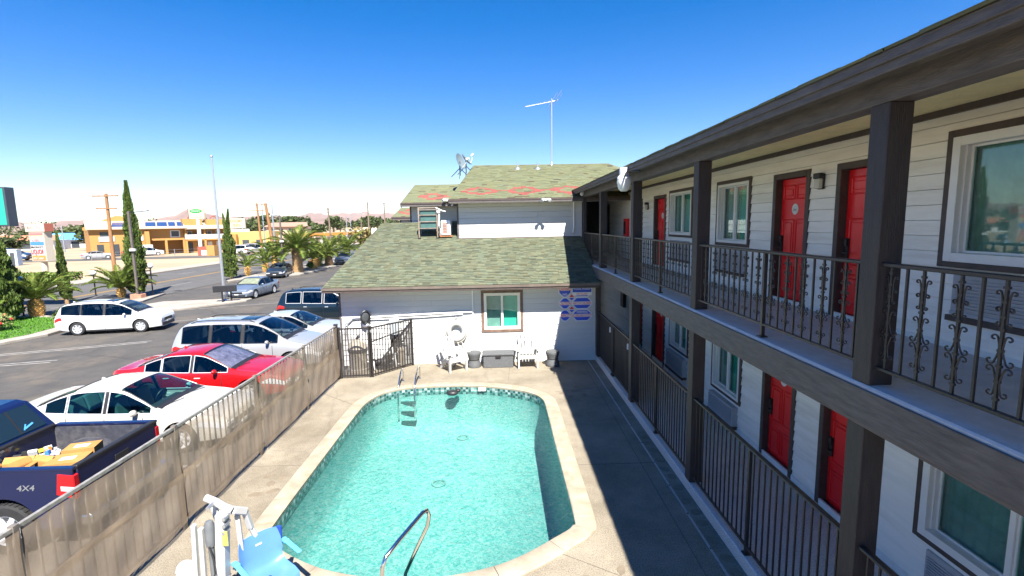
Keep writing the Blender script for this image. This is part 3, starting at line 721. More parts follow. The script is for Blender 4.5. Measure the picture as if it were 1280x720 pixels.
railing('pool_railing', 7.77, 11.19, ZL, .27, 1.60, .128, 0, 'plain dark bar railing at walkway level below the middle windows with grey air conditioners', 'plain walkway railings', (9.5,))
scr = mat('dark_screen', (.045, .043, .043), .8, var=.25, scale=5)
for (a, b, lb) in ((11.44, 13.3, 'dark screened gate panel nearer the camera at the far end of the walkway'), (13.36, 15.34, 'dark screened fence panel touching the white pool house wall')):
    t = railing('walkway_gate', a, b, ZL, .27, 1.62, .128, 0, lb, 'screened gate panels', (a+.03, b-.03))
    t['category'] = 'gate'
    mb = MB(); mb.box(3.085, 3.092, a, b, .28, 1.58); mb.build('screen', scr, t)
    mb = MB(); mb.box(3.0, 3.03, a+.1, a+.16, 1.36, 1.50); mb.build('latch', M['white'], t)
# ---- wall lamps, floodlight on the eave, alarm boxes
def wall_lamp(y, z, lb):
    t = thing('wall_lamp', lb, 'wall lamp', (XW, y, z), 'black wall lamps')
    mb = MB(); mb.box(XW-.05, XW-.018, y-.06, y+.06, z-.11, z+.11); mb.box(XW-.12, XW-.05, y-.07, y+.07, z+.045, z+.12); mb.build('housing', M['black'], t, bevel=.006)
    mb = MB(); mb.box(XW-.112, XW-.05, y-.06, y+.06, z-.10, z+.044); mb.build('lens', mat('lamp_lens', (.55, .53, .45), .3), t, bevel=.01)
wall_lamp(7.22, 4.92, 'black wall lamp between the two nearest upper red doors')
wall_lamp(15.7, 4.86, 'small black wall lamp between the two far upper red doors')
wall_lamp(7.22, 2.22, 'black wall lamp between the two nearest lower red doors, half under the beam')
wall_lamp(15.6, 2.2, 'small black wall lamp between the two far lower red doors')
t = thing('fire_extinguisher_cabinet', 'red extinguisher cabinet on the balcony wall left of the far red doors', 'cabinet', (XW, 18.1, 4.1))
mb = MB(); mb.box(XW-.14, XW-.016, 17.95, 18.35, 3.83, 4.5); mb.build('case', M['red'], t, bevel=.01)
mb = MB(); mb.box(XW-.145, XW-.139, 18.0, 18.3, 3.95, 4.4); mb.build('door_pane', M['dark'], t)
t = thing('alarm_box', 'small dark electrical box on the lower wall beyond the far gate', 'electrical box', (XW, 18.5, 1.6))
mb = MB(); mb.box(XW-.12, XW-.016, 18.3, 18.75, 1.2, 2.0); mb.box(XW-.13, XW-.12, 18.33, 18.72, 1.23, 1.97); mb.build('case', M['iron'], t, bevel=.01)
t = thing('floodlight', 'white dusk-to-dawn floodlight hanging off the motel eave above the third post', 'floodlight', (2.7, 10.6, 5.2))
mb = MB(); mb.tube([(2.80, 9.95, 5.38), (2.60, 10.1, 5.40), (2.62, 10.4, 5.36), (2.64, 10.55, 5.33)], .022, 8); mb.build('arm', M['iron'], t, smooth=50)
mb = MB(); mb.lathe([(.001, 5.52), (.09, 5.515), (.10, 5.48), (.10, 5.36), (.14, 5.32), (.145, 5.27)], (2.64, 10.6, 0), 20); mb.build('housing', M['white'], t, smooth=40)
mb = MB(); mb.lathe([(.143, 5.268), (.15, 5.21), (.115, 5.08), (.07, 5.03), (.001, 5.025)], (2.64, 10.6, 0), 20); mb.build('refractor', mat('frosted_lens', (.78, .78, .75), .25), t, smooth=60)
t = thing('camera_dome', 'small white camera under the eave at the end of the motel roof', 'security camera', (2.85, 17.2, 5.3))
mb = MB(); mb.sphere((2.85, 17.2, 5.36), .07, 12); mb.box(2.80, 2.9, 17.15, 17.25, 5.36, 5.44); mb.build('dome', M['white'], t, smooth=50)
# ---------------------------------------------------------------- pool house and the upper blocks behind it
house = thing('pool_house', 'low white clapboard pool house with a green shingle roof facing the pool', 'pool house', (-1, 15.55, 0))
PY = 15.55
def boards_y(parent, yw, x0, x1, z0, z1, ops, name='wall', rows=None, back=True):
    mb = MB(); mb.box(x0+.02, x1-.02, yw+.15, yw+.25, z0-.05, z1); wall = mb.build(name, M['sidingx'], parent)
    n_ = rows or round((z1-z0)/.165); h = (z1-z0)/n_
    for r in range(n_):
        za, zb = z0+r*h, z0+(r+1)*h; segs = []; x = x0
        for (a, b, c, d) in sorted(ops):
            if c < zb-.004 and d > za+.004:
                segs.append((x, a, za, zb)); x = b
                if d < zb-.012: segs.append((a, b, d-.004, zb))
                if c > za+.012: segs.append((a, b, za, c+.002))
        segs.append((x, x1, za, zb))
        for a, b, za, zb in segs:
            c = a+(b-a)*(.3+.4*((r*5) % 7)/7); parts = [(a, c-.0015), (c+.0015, b)] if b-a > 3 else [(a, b)]
            for p, q in parts:
                mb = MB(); V = []; j = .0015*math.sin(r*2.7+p)
                for x in (p, q): V += [(x, yw-.022-j, za+.007), (x, yw-.004, zb+.002), (x, yw+.15, zb-.003), (x, yw+.15, za+.007)]
                mb.add(V, [(0, 3, 2, 1), (4, 5, 6, 7), (0, 1, 5, 4), (1, 2, 6, 5), (2, 3, 7, 6), (3, 0, 4, 7)])
                mb.build('siding_board', M['sidingx'], wall)
    return wall
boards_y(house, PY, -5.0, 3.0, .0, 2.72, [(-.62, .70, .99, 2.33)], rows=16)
mb = MB(); mb.box(-5.06, -5.001, PY-.02, PY+.12, -.02, 2.5); mb.build('corner_board', M['brown'], house)
mb = MB(); mb.box(-5.05, -4.95, PY+.12, 20.0, LOT-.05, 2.55); mb.box(-5.05, -4.4, 20.0, 20.1, LOT-.05, 4.3); mb.box(-4.4, 3, 20.0, 20.1, LOT-.05, 4.0); mb.build('side_wall', M['siding'], house)
# window
def window_y(parent, x0, x1, z0, z1, yw):
    mb = MB(); t = .085
    mb.box(x0, x0+t, yw-.035, yw+.14, z0, z1); mb.box(x1-t, x1, yw-.035, yw+.14, z0, z1); mb.box(x0+t, x1-t, yw-.037, yw+.138, z1-t, z1); mb.box(x0+t, x1-t, yw-.037, yw+.138, z0, z0+t)
    win = mb.build('window', mat('weathered_trim', (.16, .10, .07), .7, var=.4, scale=6), parent, bevel=.004)
    a, b, c, d = x0+t+.002, x1-t-.002, z0+t+.002, z1-t-.002; f = .085; m_ = (a+b)/2
    mb = MB()
    mb.box(a, a+f, yw-.04, yw+.09, c, d); mb.box(b-f, b, yw-.04, yw+.09, c, d); mb.box(a+f, b-f, yw-.042, yw+.088, c, c+f); mb.box(a+f, b-f, yw-.042, yw+.088, d-f, d)
    mb.box(m_-.035, m_+.035, yw-.02, yw+.07, c+f, d-f); mb.build('frame', mat('cream_vinyl', (.78, .75, .66), .4, var=.04), win, bevel=.004)
    for (p, q, y, cm) in ((a+f, m_-.035, yw+.03, 'sheer'), (m_+.035, b-f, yw+.045, 'curtain')):
        mb = MB(); mb.box(p, q, y-.003, y+.003, c+f, d-f); mb.build('pane', M['pane'], win)
        mb = MB(); mb.box(p-.02, q+.02, yw+.11, yw+.115, c, d); mb.build('blind', M[cm], win)
window_y(house, -.62, .70, .99, 2.33, PY)
# roof: 6 in 16 slope up from the eave, the left edge leaning in
SL = .37; sn = math.hypot(1, SL); EY, EZ = 14.93, 2.58
def rz(y): return EZ+SL*(y-EY)
def xl(y): return -5.33+(y-EY)*.132
mb = MB(); T_ = .06
P = [(xl(EY), EY), (3.03, EY), (3.03, 18.44), (-1.5, 18.44), (-1.5, 20.25), (xl(20.0), 20.1), ]
V = [(x, y, rz(y)-.005) for x, y in P]+[(x, y, rz(y)-T_) for x, y in P]; k = len(P)
mb.add(V, [tuple(range(k)), tuple(range(2*k-1, k-1, -1))]+[(i, k+i, k+(i+1) % k, (i+1) % k) for i in range(k)]); rf = mb.build('roof', M['roofbase'], house)
def urange(v):
    y = EY+v/sn; return (xl(y)+5.33, 8.36 if y < 18.42 else 3.83)
def olive(u, v, rnd):
    g = rnd.choice((.74, .86, .95, 1, 1, 1.08, 1.18)); t = rnd.uniform(-.02, .02); return ((.122+t*.5)*g, .134*g, (.083-t*.3)*g)
shingles('shingle', rf, (-5.33, EY, EZ), (1, 0, 0), (0, 1, SL), (0, -SL, 1), (20.1-EY)*sn, urange, olive, w=.20, h=.115, seed=2, lift=.021)
mb = MB(); mb.box(-5.34, 3.0, EY-.025, EY+.02, 2.425, 2.555); mb.build('fascia', M['browntrim'], house, bevel=.005)
mb = MB(); mb.box(-5.36, 3.02, EY-.05, EY-.024, 2.50, 2.575); mb.build('drip_edge', mat('drip_metal', (.14, .11, .09), .5, var=.2), house)
mb = MB(); mb.box(-5.3, 3.0, EY+.02, PY-.02, 2.44, 2.46); mb.build('soffit', M['siding'], house)
mb = MB(); mb.bar((-5.33, EY, rz(EY)-.09), (xl(20.1), 20.1, rz(20.1)-.09), .05, .14); mb.build('barge_board', M['browntrim'], house)
# upper block with red diamonds worked into its shingles
block = thing('upper_block', 'white upper storey block with green roof and three red shingle diamonds', 'building', (.8, 18.45, 3.8))
BY = 18.45
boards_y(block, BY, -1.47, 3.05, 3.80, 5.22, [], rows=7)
mb = MB(); mb.box(-1.53, -1.472, BY-.02, BY+.14, 3.78, 5.2); mb.build('corner_board', M['brown'], block)
mb = MB(); mb.box(-1.5, 3.0, BY-.045, BY-.017, 3.80, 3.90); mb.build('base_trim', M['browntrim'], block)
mb = MB(); mb.box(-1.5, -1.4, BY+.14, 26, 3.4, 5.2); mb.box(2.95, 3.05, BY+.26, 23.2, 3.0, 5.4); mb.build('side_wall', M['siding'], block)
S2 = .395; s2n = math.hypot(1, S2); UY, UZ = 17.9, 5.285; RY = 22.0; RZ_ = UZ+S2*(RY-UY)
P = [(-1.76, UY), (6.0, UY), (5.5, 21.0), (4.8, RY), (-1.04, RY)]
mb = MB(); V = [(x, y, UZ+S2*(y-UY)-.005) for x, y in P]; V2 = [(x, y, z-.06) for x, y, z in V]; k = 5
mb.add(V+V2, [tuple(range(k)), tuple(range(2*k-1, k-1, -1))]+[(i, k+i, k+(i+1) % k, (i+1) % k) for i in range(k)])
mb.add([(-1.76, UY, UZ-.005), (-1.04, RY, RZ_-.005), (-1.76, 26, UZ)], [(0, 1, 2)]); mb.add([(-1.04, RY, RZ_-.006), (4.8, RY, RZ_-.006), (6, 26, UZ), (-1.76, 26, UZ)], [(0, 1, 2, 3)])
rf = mb.build('roof', M['roofbase'], block)
def urange2(v):
    y = UY+v/s2n; f = (y-UY)/(RY-UY); return (.72*f, 7.76-1.2*f)
def dia(cs, hw, hh, v0):
    def fn(u, v, rnd):
        g = rnd.choice((.92, .97, 1, 1, 1.03, 1.07)); t = rnd.uniform(-.008, .008); c = ((.145+t)*g, .155*g, (.082-t)*g)
        if rnd.random() < .035: c = (.08, .06, .04)
        for cu in cs:
            d = abs(u-cu)/hw+abs(v-v0)/hh
            if .58 < d < 1.04: c = (.27*g, .075*g, .06*g)
        return c
    return fn
shingles('shingle', rf, (-1.76, UY, UZ), (1, 0, 0), (0, 1, S2), (0, -S2, 1), (RY-UY)*s2n, urange2, dia((1.08, 2.71, 4.35), .78, .50, .86), w=.24, h=.105, seed=5, lift=.013)
mb = MB(); mb.box(-1.77, 6, UY-.03, UY+.02, 5.14, 5.265); mb.build('fascia', M['brown'], block, bevel=.005)
mb = MB(); mb.box(-1.78, 6, UY-.045, UY-.029, 5.225, 5.282); mb.build('drip_edge', M['browntrim'], block)
mb = MB(); mb.box(-1.74, 6, UY+.02, BY-.02, 5.15, 5.17); mb.build('soffit', M['siding'], block)
mb = MB(); mb.bar((-1.76, UY, UZ-.1), (-1.04, RY, RZ_-.1), .05, .16); mb.build('barge_board', M['brown'], block)
mb = MB(); mb.tube([(2.75, BY-.05, 5.15), (2.75, BY-.05, 4.2), (2.72, BY-.06, 4.02)], .03, 8); mb.build('downpipe', M['vinyl'], block, smooth=50)
# second and third steps of the roof going back to the left
def back_block(label, x0, x1, ye, ze, ridge_y, xr0, xr1, wx0, wx1, wy, wz0, sl, cs, seed):
    b = thing('upper_block', label, 'building', (x0, wy, wz0))
    boards_y(b, wy, wx0, wx1, wz0, ze-.13, [], rows=max(3, round((ze-.13-wz0)/.2)))
    mb = MB(); mb.box(wx0-.06, wx0-.002, wy-.02, wy+.12, wz0-.1, ze-.1); mb.build('corner_board', M['brown'], b)
    mb = MB(); mb.box(wx0+.001, wx0+.1, wy+.16, wy+5, wz0-4, ze-.1); mb.build('side_wall', M['siding'], b)
    h = ridge_y-ye; zr = ze+sl*h
    P = [(x0, ye), (x1, ye), (xr1, ridge_y), (xr0, ridge_y)]; V = [(x, y, ze+sl*(y-ye)-.005) for x, y in P]; V2 = [(x, y, z-.06) for x, y, z in V]
    mb = MB(); mb.add(V+V2, [(0, 1, 2, 3), (7, 6, 5, 4)]+[(i, 4+i, 4+(i+1) % 4, (i+1) % 4) for i in range(4)])
    mb.add([(xr0, ridge_y, zr-.006), (xr1, ridge_y, zr-.006), (x1, ridge_y+h, ze), (x0, ridge_y+h, ze)], [(0, 1, 2, 3)]); mb.add([(x0, ye, ze-.006), (xr0, ridge_y, zr-.006), (x0, ridge_y+h, ze)], [(0, 1, 2)])
    rf = mb.build('roof', M['roofbase'], b); n2 = math.hypot(1, sl)
    def ur(v):
        f = v/n2/h; return ((xr0-x0)*f, (x1-x0)+(xr1-x1)*f)
    shingles('shingle', rf, (x0, ye, ze), (1, 0, 0), (0, 1, sl), (0, -sl, 1), h*n2, ur, dia(cs, .62, .48, .75), w=.24, h=.105, seed=seed, lift=.008)
    mb = MB(); mb.box(x0-.01, x1, ye-.03, ye+.02, ze-.15, ze-.02); mb.build('fascia', M['brown'], b); mb = MB(); mb.box(x0-.012, x1, ye-.05, ye-.029, ze-.06, ze); mb.build('drip_edge', M['browntrim'], b)
    mb = MB(); mb.bar((x0, ye, ze-.1), (xr0, ridge_y, zr-.1), .05, .16); mb.build('barge_board', M['brown'], b)
    return b
back_block('white upper block one step back, one red diamond on its green roof', -3.81, -1.0, 19.8, 5.27, 22.05, -3.6, -1.6, -3.50, -1.5, 20.3, 4.40, .38, (1.2,), 6)
back_block('farthest upper block at the left end of the stepped green roofs', -5.05, -3.2, 23.9, 4.80, 25.2, -4.85, -3.5, -4.70, -3.4, 24.3, 3.9, .36, (.8,), 8)
# ---- things on the roofs
def dish(x, y, z, rzz, tilt, r, lb, col):
    t = thing('satellite_dish', lb, 'satellite dish', (x, y, z), 'satellite dishes')
    mb = MB(); mb.tube([(x, y, z-.55), (x, y, z-.1), (x, y+.02, z)], .025, 8)
    for a in (.6, 2.7, 4.7): mb.tube([(x, y, z-.25), (x+.4*math.cos(a), y+.25*math.sin(a), z-.62+.2*math.sin(a)*.4)], .015, 6)
    mb.build('mast', M['iron'], t, smooth=50)
    R = Matrix.Rotation(rzz, 3, 'Z') @ Matrix.Rotation(tilt, 3, 'X'); mb = MB(); V = []; F = []; N_ = 24; rings = 5
    for i in range(rings+1):
        for k in range(N_):
            rr = r*i/rings+1e-4; a = 2*PI*k/N_; V.append(Vector((x, y, z))+R @ Vector((rr*math.cos(a), -.28*rr*rr/r+.02, rr*1.12*math.sin(a))))
    b = len(V); V += [v+R @ Vector((0, .015, 0)) for v in V[:]]
    for o_ in (0, b):
        for i in range(rings):
            for k in range(N_): F.append((o_+i*N_+k, o_+i*N_+(k+1) % N_, o_+(i+1)*N_+(k+1) % N_, o_+(i+1)*N_+k))
    for k in range(N_): F.append((rings*N_+k, rings*N_+(k+1) % N_, b+rings*N_+(k+1) % N_, b+rings*N_+k))
    mb.add(V, F); mb.build('reflector', col, t, smooth=50)
    a_ = Vector((x, y, z))+R @ Vector((0, 0, -r*.9)); e = Vector((x, y, z))+R @ Vector((0, -r*1.25, -r*.15))
    mb = MB(); mb.tube([a_, a_.lerp(e, .5)+R @ Vector((0, 0, -.05)), e], .014, 6); mb.build('feed_arm', M['white'], t, smooth=50)
    mb = MB(); mb.sphere(e, .055, 10); mb.obox(e, (.1, .12, .07), R); mb.build('feed_horn', M['white'], t)
gd = mat('dish_grey', (.13, .17, .19), .45, var=.1)
dish(-1.53, 20.6, 6.9, 1.1, -.35, .30, 'grey satellite dish standing at the left end of the upper roof', gd)
dish(-1.32, 21.2, 7.05, 1.45, -.7, .27, 'tilted dark satellite dish behind the grey one, its arm pointing at the sky', gd)
t = thing('tv_antenna', 'tall thin television antenna mast on the ridge of the upper roof', 'antenna', (2.32, 21.95, 6.85))
mb = MB(); mb.tube([(2.32, 21.95, 6.8), (2.33, 21.95, 8.2), (2.34, 21.95, 9.62)], .03, 8); mb.lathe([(.12, 6.80), (.05, 6.92), (.03, 7.0)], (2.32, 21.95, 0), 12); mb.build('mast', M['metal'], t, smooth=50)
mb = MB(); mb.tube([(1.2, 21.6, 9.22), (2.34, 21.95, 9.5), (2.62, 22.0, 9.58)], .011, 6); mb.build('boom', M['metal'], t)
for i, (f, l) in enumerate([(.0, .1), (.1, .12), (.2, .12), (.3, .14), (.42, .16), (.55, .18), (.68, .2), (.8, .42), (.9, .5), (1, .3)]):
    p = Vector((1.2, 21.6, 9.22)).lerp(Vector((2.62, 22.0, 9.58)), f); d = Vector((.28, -1, .15)).normalized() if f < .75 else Vector((.55, -.4, .75)).normalized()*(1 if i % 2 else -1)
    mb = MB(); mb.tube([p-d*l, p+d*l], .009, 5); mb.build('element', M['metal'], t)
for (x, y, lb) in ((.83, 21.43, 'left one of the two thin vent pipes on the upper roof'), (1.67, 21.39, 'vent pipe on the upper roof nearer the antenna')):
    z = UZ+S2*(y-UY); t = thing('vent_pipe', lb, 'vent pipe', (x, y, z), 'roof vent pipes')
    mb = MB(); mb.tube([(x, y, z-.05), (x, y, z+.28)], .025, 8); mb.build('pipe', M['metal'], t, smooth=50)
    mb = MB(); mb.lathe([(.15, z-.06), (.13, z+.02), (.04, z+.06)], (x, y, 0), 12); mb.build('flashing', M['metal'], t, smooth=40)
for (x, y, z, lb) in ((-2.0, 19.72, 5.36, 'pair of white spotlights on the eave of the second upper block'), (1.67, 17.82, 5.22, 'twin spotlight under the eave of the block with three diamonds')):
    t = thing('spotlight', lb, 'spotlight', (x, y, z))
    mb = MB(); mb.box(x-.06, x+.06, y-.03, y+.04, z-.05, z+.03); mb.build('bracket', M['white'], t)
    for s in (-1, 1):
        mb = MB(); c = Vector((x+s*.1, y-.08, z-.02)); mb.lathe([(.03, -.08), (.06, 0), (.062, .07), (.001, .075)], (0, 0, 0), 14)
        R = Matrix.Rotation(.9*s, 3, 'Z') @ Matrix.Rotation(1.9, 3, 'X'); mb.v = [tuple(c+R @ Vector(v)) for v in mb.v]; mb.build('lamp_head', M['white'], t, smooth=40)
# evaporative cooler frame and split unit on the lower roof
t = thing('cooler_rack', 'metal rack holding a teal cooler panel on the lower roof', 'rack', (-2.6, 18.6, 3.9))
mb = MB()
for x in (-2.93, -2.26):
    for y in (18.46, 18.95): mb.box(x-.02, x+.02, y-.02, y+.02, rz(y)-.02, 5.0)
mb.box(-2.95, -2.24, 18.44, 18.97, 5.0, 5.04)
for z in (4.28, 4.52, 4.76, 4.95): mb.box(-2.91, -2.28, 18.45, 18.48, z-.015, z+.015)
mb.build('frame', mat('rusty_steel', (.28, .24, .20), .6, metal=.3, var=.3, scale=8, dirt=(.25, .1, .04), damt=.7), t)
mb = MB(); mb.box(-2.88, -2.31, 18.50, 18.92, 4.22, 4.99); mb.build('cooler_panel', mat('teal_panel', (.06, .13, .12), .35, var=.2, scale=5, stretch=(1, 1, 4)), t, bevel=.01)
mb = MB(); mb.box(-2.98, -2.88, 18.42, 18.55, rz(18.5)-.03, rz(18.5)+.04); mb.box(-2.31, -2.2, 18.42, 18.55, rz(18.5)-.03, rz(18.5)+.04); mb.build('foot', M['iron'], t)
mb = MB(); mb.tube([(-2.24, 18.46, 4.9), (-2.18, 18.44, 4.75), (-2.2, 18.44, 4.4), (-2.14, 18.5, 4.2), (-2.2, 18.45, 4.0)], .03, 8); mb.tube([(-2.3, 18.44, 5.02), (-2.05, 18.44, 4.9), (-1.95, 18.5, 4.88)], .02, 8); mb.sphere((-2.2, 18.43, 4.86), .07, 10); mb.build('refrigerant_pipe', M['vinyl'], t, smooth=50)
t = thing('condenser_unit', 'white outdoor air conditioner unit beside the cooler rack', 'air conditioner', (-1.9, 18.6, 3.95))
mb = MB(); mb.box(-2.12, -1.78, 18.42, 19.1, 4.02, 4.56); mb.build('case', M['vinyl'], t, bevel=.025, seg=2)
mb = MB()
for i in range(7): mb.box(-2.06, -1.9, 18.405, 18.419, 4.1+i*.055, 4.13+i*.055)
mb.build('grille', mat('rust_grille', (.30, .13, .07), .7, var=.3, scale=9), t)
mb = MB(); mb.box(-2.2, -1.72, 18.45, 18.52, 3.96, 4.02); mb.box(-2.2, -1.72, 18.95, 19.02, 3.96, 4.02); mb.build('rail', mat('rust', (.30, .12, .05), .8, var=.3), t)
mb = MB(); mb.tube([(-2.1, 18.42, 4.4), (-2.2, 18.36, 4.3), (-2.16, 18.35, 4.1), (-2.22, 18.4, 4.0)], .018, 6); mb.build('hose', M['black'], t, smooth=50)

# ---------------------------------------------------------------- on the pool house wall
t = thing('life_ring', 'white life ring hanging on the pool house wall left of the window', 'life ring', (-1.41, 15.48, 1.07))
mb = MB(); mb.tube([(-1.41+.24*math.cos(a), 15.46, 1.06+.26*math.sin(a)) for a in [2*PI*i/28 for i in range(28)]], .085, 12, closed=True); mb.build('ring', mat('ring_white', (.40, .40, .38), .5, var=.1, scale=12), t, smooth=60)
mb = MB(); rp = [(-1.41+.335*math.cos(a)*(1+.04*math.sin(4*a)), 15.44, 1.06+.36*math.sin(a)) for a in [2*PI*i/32 for i in range(32)]]; mb.tube(rp, .014, 6, closed=True)
mb.tube([(-1.62, 15.44, 1.33), (-1.41, 15.46, 1.5), (-1.2, 15.44, 1.33)], .014, 6); mb.tube([(-1.42, 15.42, .82), (-1.36, 15.43, .62), (-1.26, 15.45, .56), (-1.22, 15.46, .66), (-1.3, 15.45, .75)], .016, 6); mb.build('rope', mat('rope', (.55, .52, .46), .9, var=.2, scale=40), t, smooth=60)
mb = MB(); mb.box(-1.44, -1.38, 15.46, 15.53, 1.46, 1.53); mb.build('hook', M['metal'], t)
# safety signs: octagons and diamonds
sb = mat('sign_blue', (.03, .09, .60), .45, var=.1); swt = mat('sign_white', (.82, .82, .82), .45); sr = mat('sign_red', (.70, .02, .03), .45)
def octagon(x0, x1, z0, z1, c):
    return [(x0+c, z0), (x1-c, z0), (x1, z0+c), (x1, z1-c), (x1-c, z1), (x0+c, z1), (x0, z1-c), (x0, z0+c)]
def sign(x0, x1, z0, z1, lb, band, texts, c=.14, drop=0):
    yb = 15.522; t = thing('pool_sign', lb, 'safety sign', ((x0+x1)/2, yb, z0), 'pool safety signs')
    mb = MB(); mb.prism(octagon(x0, x1, z0, z1, c), yb-.006, yb, 'Y'); mb.build('board', swt, t)
    g = .022; mb = MB(); mb.prism(octagon(x0+g, x1-g, z0+g, z1-g, c-.01), yb-.010, yb-.0062, 'Y'); mb.build('field', sb, t)
    mb = MB(); mb.box(x0+g*.5, x1-g*.5, yb-.014, yb-.0102, z0+band[0], z0+band[1]); mb.build('band', swt, t)
    for (s, zc, w, h, m_) in texts: lettering(s, ((x0+x1)/2, yb-.017, z0+zc), (1, 0, 0), (0, 0, 1), w, h, m_, t)
    return t
xa, xb, xc, xd = 1.83, 2.23, 2.25, 2.89
sign(xa, xb, 2.06, 2.46, 'upper left blue octagon sign reading NO DIVING, cut by the eave', (.21, .31), [('DIVING', .26, .36, .10, sr), ('NO', .09, .14, .07, swt)])
sign(xa, xb, 1.68, 2.05, 'middle left blue octagon sign reading CAUTION', (.13, .235), [('CAUTION', .1825, .36, .10, sr)])
sign(xa, xb, 1.29, 1.66, 'lower left blue octagon sign reading CAPACITY', (.135, .24), [('CAPACITY', .1875, .38, .10, sr)])
sign(xc, xd, 2.06, 2.46, 'upper right wide blue sign with pictograms under the eave', (.05, .15), [('POOL RULES', .28, .5, .09, swt), ('NO GLASS', .1, .34, .055, sr)])
sign(xc, xd, 1.68, 2.05, 'middle right wide blue sign with a white band of red words', (.13, .235), [('WATCH CHILDREN', .1825, .59, .085, sr)])
sign(xc, xd, 1.29, 1.66, 'lower right wide blue sign reading WARNING NO LIFEGUARD ON DUTY', (.13, .23), [('NO LIFEGUARD ON DUTY', .18, .62, .09, sr), ('WARNING', .295, .36, .075, swt)])
for (zc, lb) in ((2.055, 'upper small red and blue diamond between the octagon signs'), (1.67, 'lower small red and blue diamond between the octagon signs')):
    t = thing('pool_sign', lb, 'safety sign', (2.24, 15.51, zc), 'pool safety signs'); r = .115
    mb = MB(); mb.prism([(2.24-r, zc), (2.24, zc-r), (2.24+r, zc), (2.24, zc+r)], 15.496, 15.503, 'Y'); mb.build('board', swt, t)
    r = .085; mb = MB(); mb.prism([(2.24-r, zc+.012), (2.24+r, zc+.012), (2.24, zc+r+.012)], 15.491, 15.4955, 'Y'); mb.build('field', sr, t)
    mb = MB(); mb.prism([(2.24-r, zc-.012), (2.24, zc-r-.012), (2.24+r, zc-.012)], 15.491, 15.4955, 'Y'); mb.build('field', sb, t)
# hooded wall light, pipes, meter box
t = thing('wall_light', 'oval black wall light with white lens and a curved conduit by the gate', 'wall light', (-4.26, 15.5, 1.5))
mb = MB(); mb.lathe([(.001, -.02), (.10, 0), (.155, .05), (.16, .1), (.14, .115), (.13, .1), (.125, .06)], (0, 0, 0), 22)
R = Matrix.Rotation(.5, 3, 'Z') @ Matrix.Rotation(PI/2, 3, 'X'); mb.v = [tuple(Vector((-4.26, 15.46, 1.58))+R @ Vector((v[0], v[1]*1.45, v[2]))) for v in mb.v]; mb.build('housing', M['black'], t, smooth=50)
mb = MB(); mb.sphere((0, 0, .055), .125, 14, sc=(1, 1.45, .35)); mb.v = [tuple(Vector((-4.26, 15.46, 1.58))+R @ Vector(v)) for v in mb.v]; mb.build('lens', mat('lens_grey', (.06, .065, .07), .2), t, smooth=60)
mb = MB(); mb.sphere((-4.22, 15.44, 1.32), .12, 12, sc=(1, .6, .8)); mb.build('lower_shade', M['metal'], t, smooth=60)
mb = MB(); mb.tube([(-4.4, 15.5, 1.52), (-4.65, 15.5, 1.5), (-4.8, 15.48, 1.38), (-4.85, 15.48, 1.1), (-4.8, 15.48, .6), (-4.78, 15.46, .3)], .018, 8); mb.tube([(-4.4, 15.47, 1.56), (-4.7, 15.47, 1.53), (-4.87, 15.46, 1.36), (-4.9, 15.46, .9)], .014, 8); mb.build('conduit', M['metal'], t, smooth=60)
mb = MB(); mb.tube([(-4.1, 15.49, 1.56), (-2.6, 15.49, 1.62), (-.9, 15.49, 1.67)], .03, 8); mb.tube([(-4.1, 15.5, 1.49), (-2.5, 15.5, 1.53), (-1.2, 15.5, 1.6)], .02, 8); o = mb.build('wall_pipe', M['vinyl'], house, smooth=60)
mb = MB(); mb.box(-.9, -.86, 15.5, 15.53, .1, 2.42); mb.build('cable_cover', M['vinyl'], house)
t = thing('meter_box', 'grey electrical boxes on the wall behind the slanted gate panel', 'electrical box', (-3.35, 15.5, 1.1))
mb = MB(); mb.box(-3.5, -3.2, 15.40, 15.53, 1.0, 1.5); mb.build('case', mat('box_grey', (.35, .38, .40), .5, var=.1), t, bevel=.01)
mb = MB(); mb.box(-3.48, -3.36, 15.38, 15.53, .55, .95); mb.box(-3.3, -3.15, 15.40, 15.53, .75, .96); mb.build('lower_case', M['iron'], t, bevel=.01)
mb = MB(); mb.tube([(-3.42, 15.46, .55), (-3.42, 15.46, .1)], .02, 8); mb.tube([(-3.22, 15.46, .75), (-2.95, 15.46, .7), (-2.95, 15.46, .4)], .018, 8); mb.build('conduit', M['metal'], t, smooth=60)
# filter plant behind the gate
t = thing('pool_filter', 'tan pool filter tank behind the dark gate', 'pool filter', (-4.45, 15.0, 0))
tan = mat('tank_tan', (.42, .37, .30), .55, var=.15, scale=5)
mb = MB(); mb.lathe([(.30, 0), (.30, .08), (.27, .1), (.27, .62), (.285, .64), (.285, .68), (.27, .70), (.24, .86), (.14, .95), (.05, .98), (.001, .985)], (-4.4, 15.0, 0), 24); mb.build('tank', tan, t, smooth=40)
mb = MB(); mb.lathe([(.292, .61), (.297, .66), (.292, .71)], (-4.4, 15.0, 0), 24); mb.build('clamp_band', M['iron'], t); mb = MB(); mb.lathe([(.05, .98), (.05, 1.04), (.001, 1.05)], (-4.4, 15, 0), 12); mb.sphere((-4.34, 14.95, 1.08), .05, 10); mb.build('gauge', M['black'], t, smooth=50)
t = thing('pool_pump', 'black pool pump with white pipes low behind the gate', 'pump', (-3.8, 15.1, 0))
mb = MB(); mb.lathe([(.001, -.3), (.11, -.29), (.12, -.1), (.12, .05), (.15, .08), (.15, .2), (.1, .24), (.001, .25)], (-3.75, 15.1, .22), 18, 'X'); mb.box(-3.98, -3.55, 15.0, 15.2, .03, .12); mb.build('motor', M['black'], t, smooth=40)
mb = MB(); mb.lathe([(.1, .2), (.12, .4), (.13, .42), (.13, .46), (.001, .48)], (-3.5, 15.1, 0), 16); mb.build('strainer', M['iron'], t, smooth=40)
mb = MB()
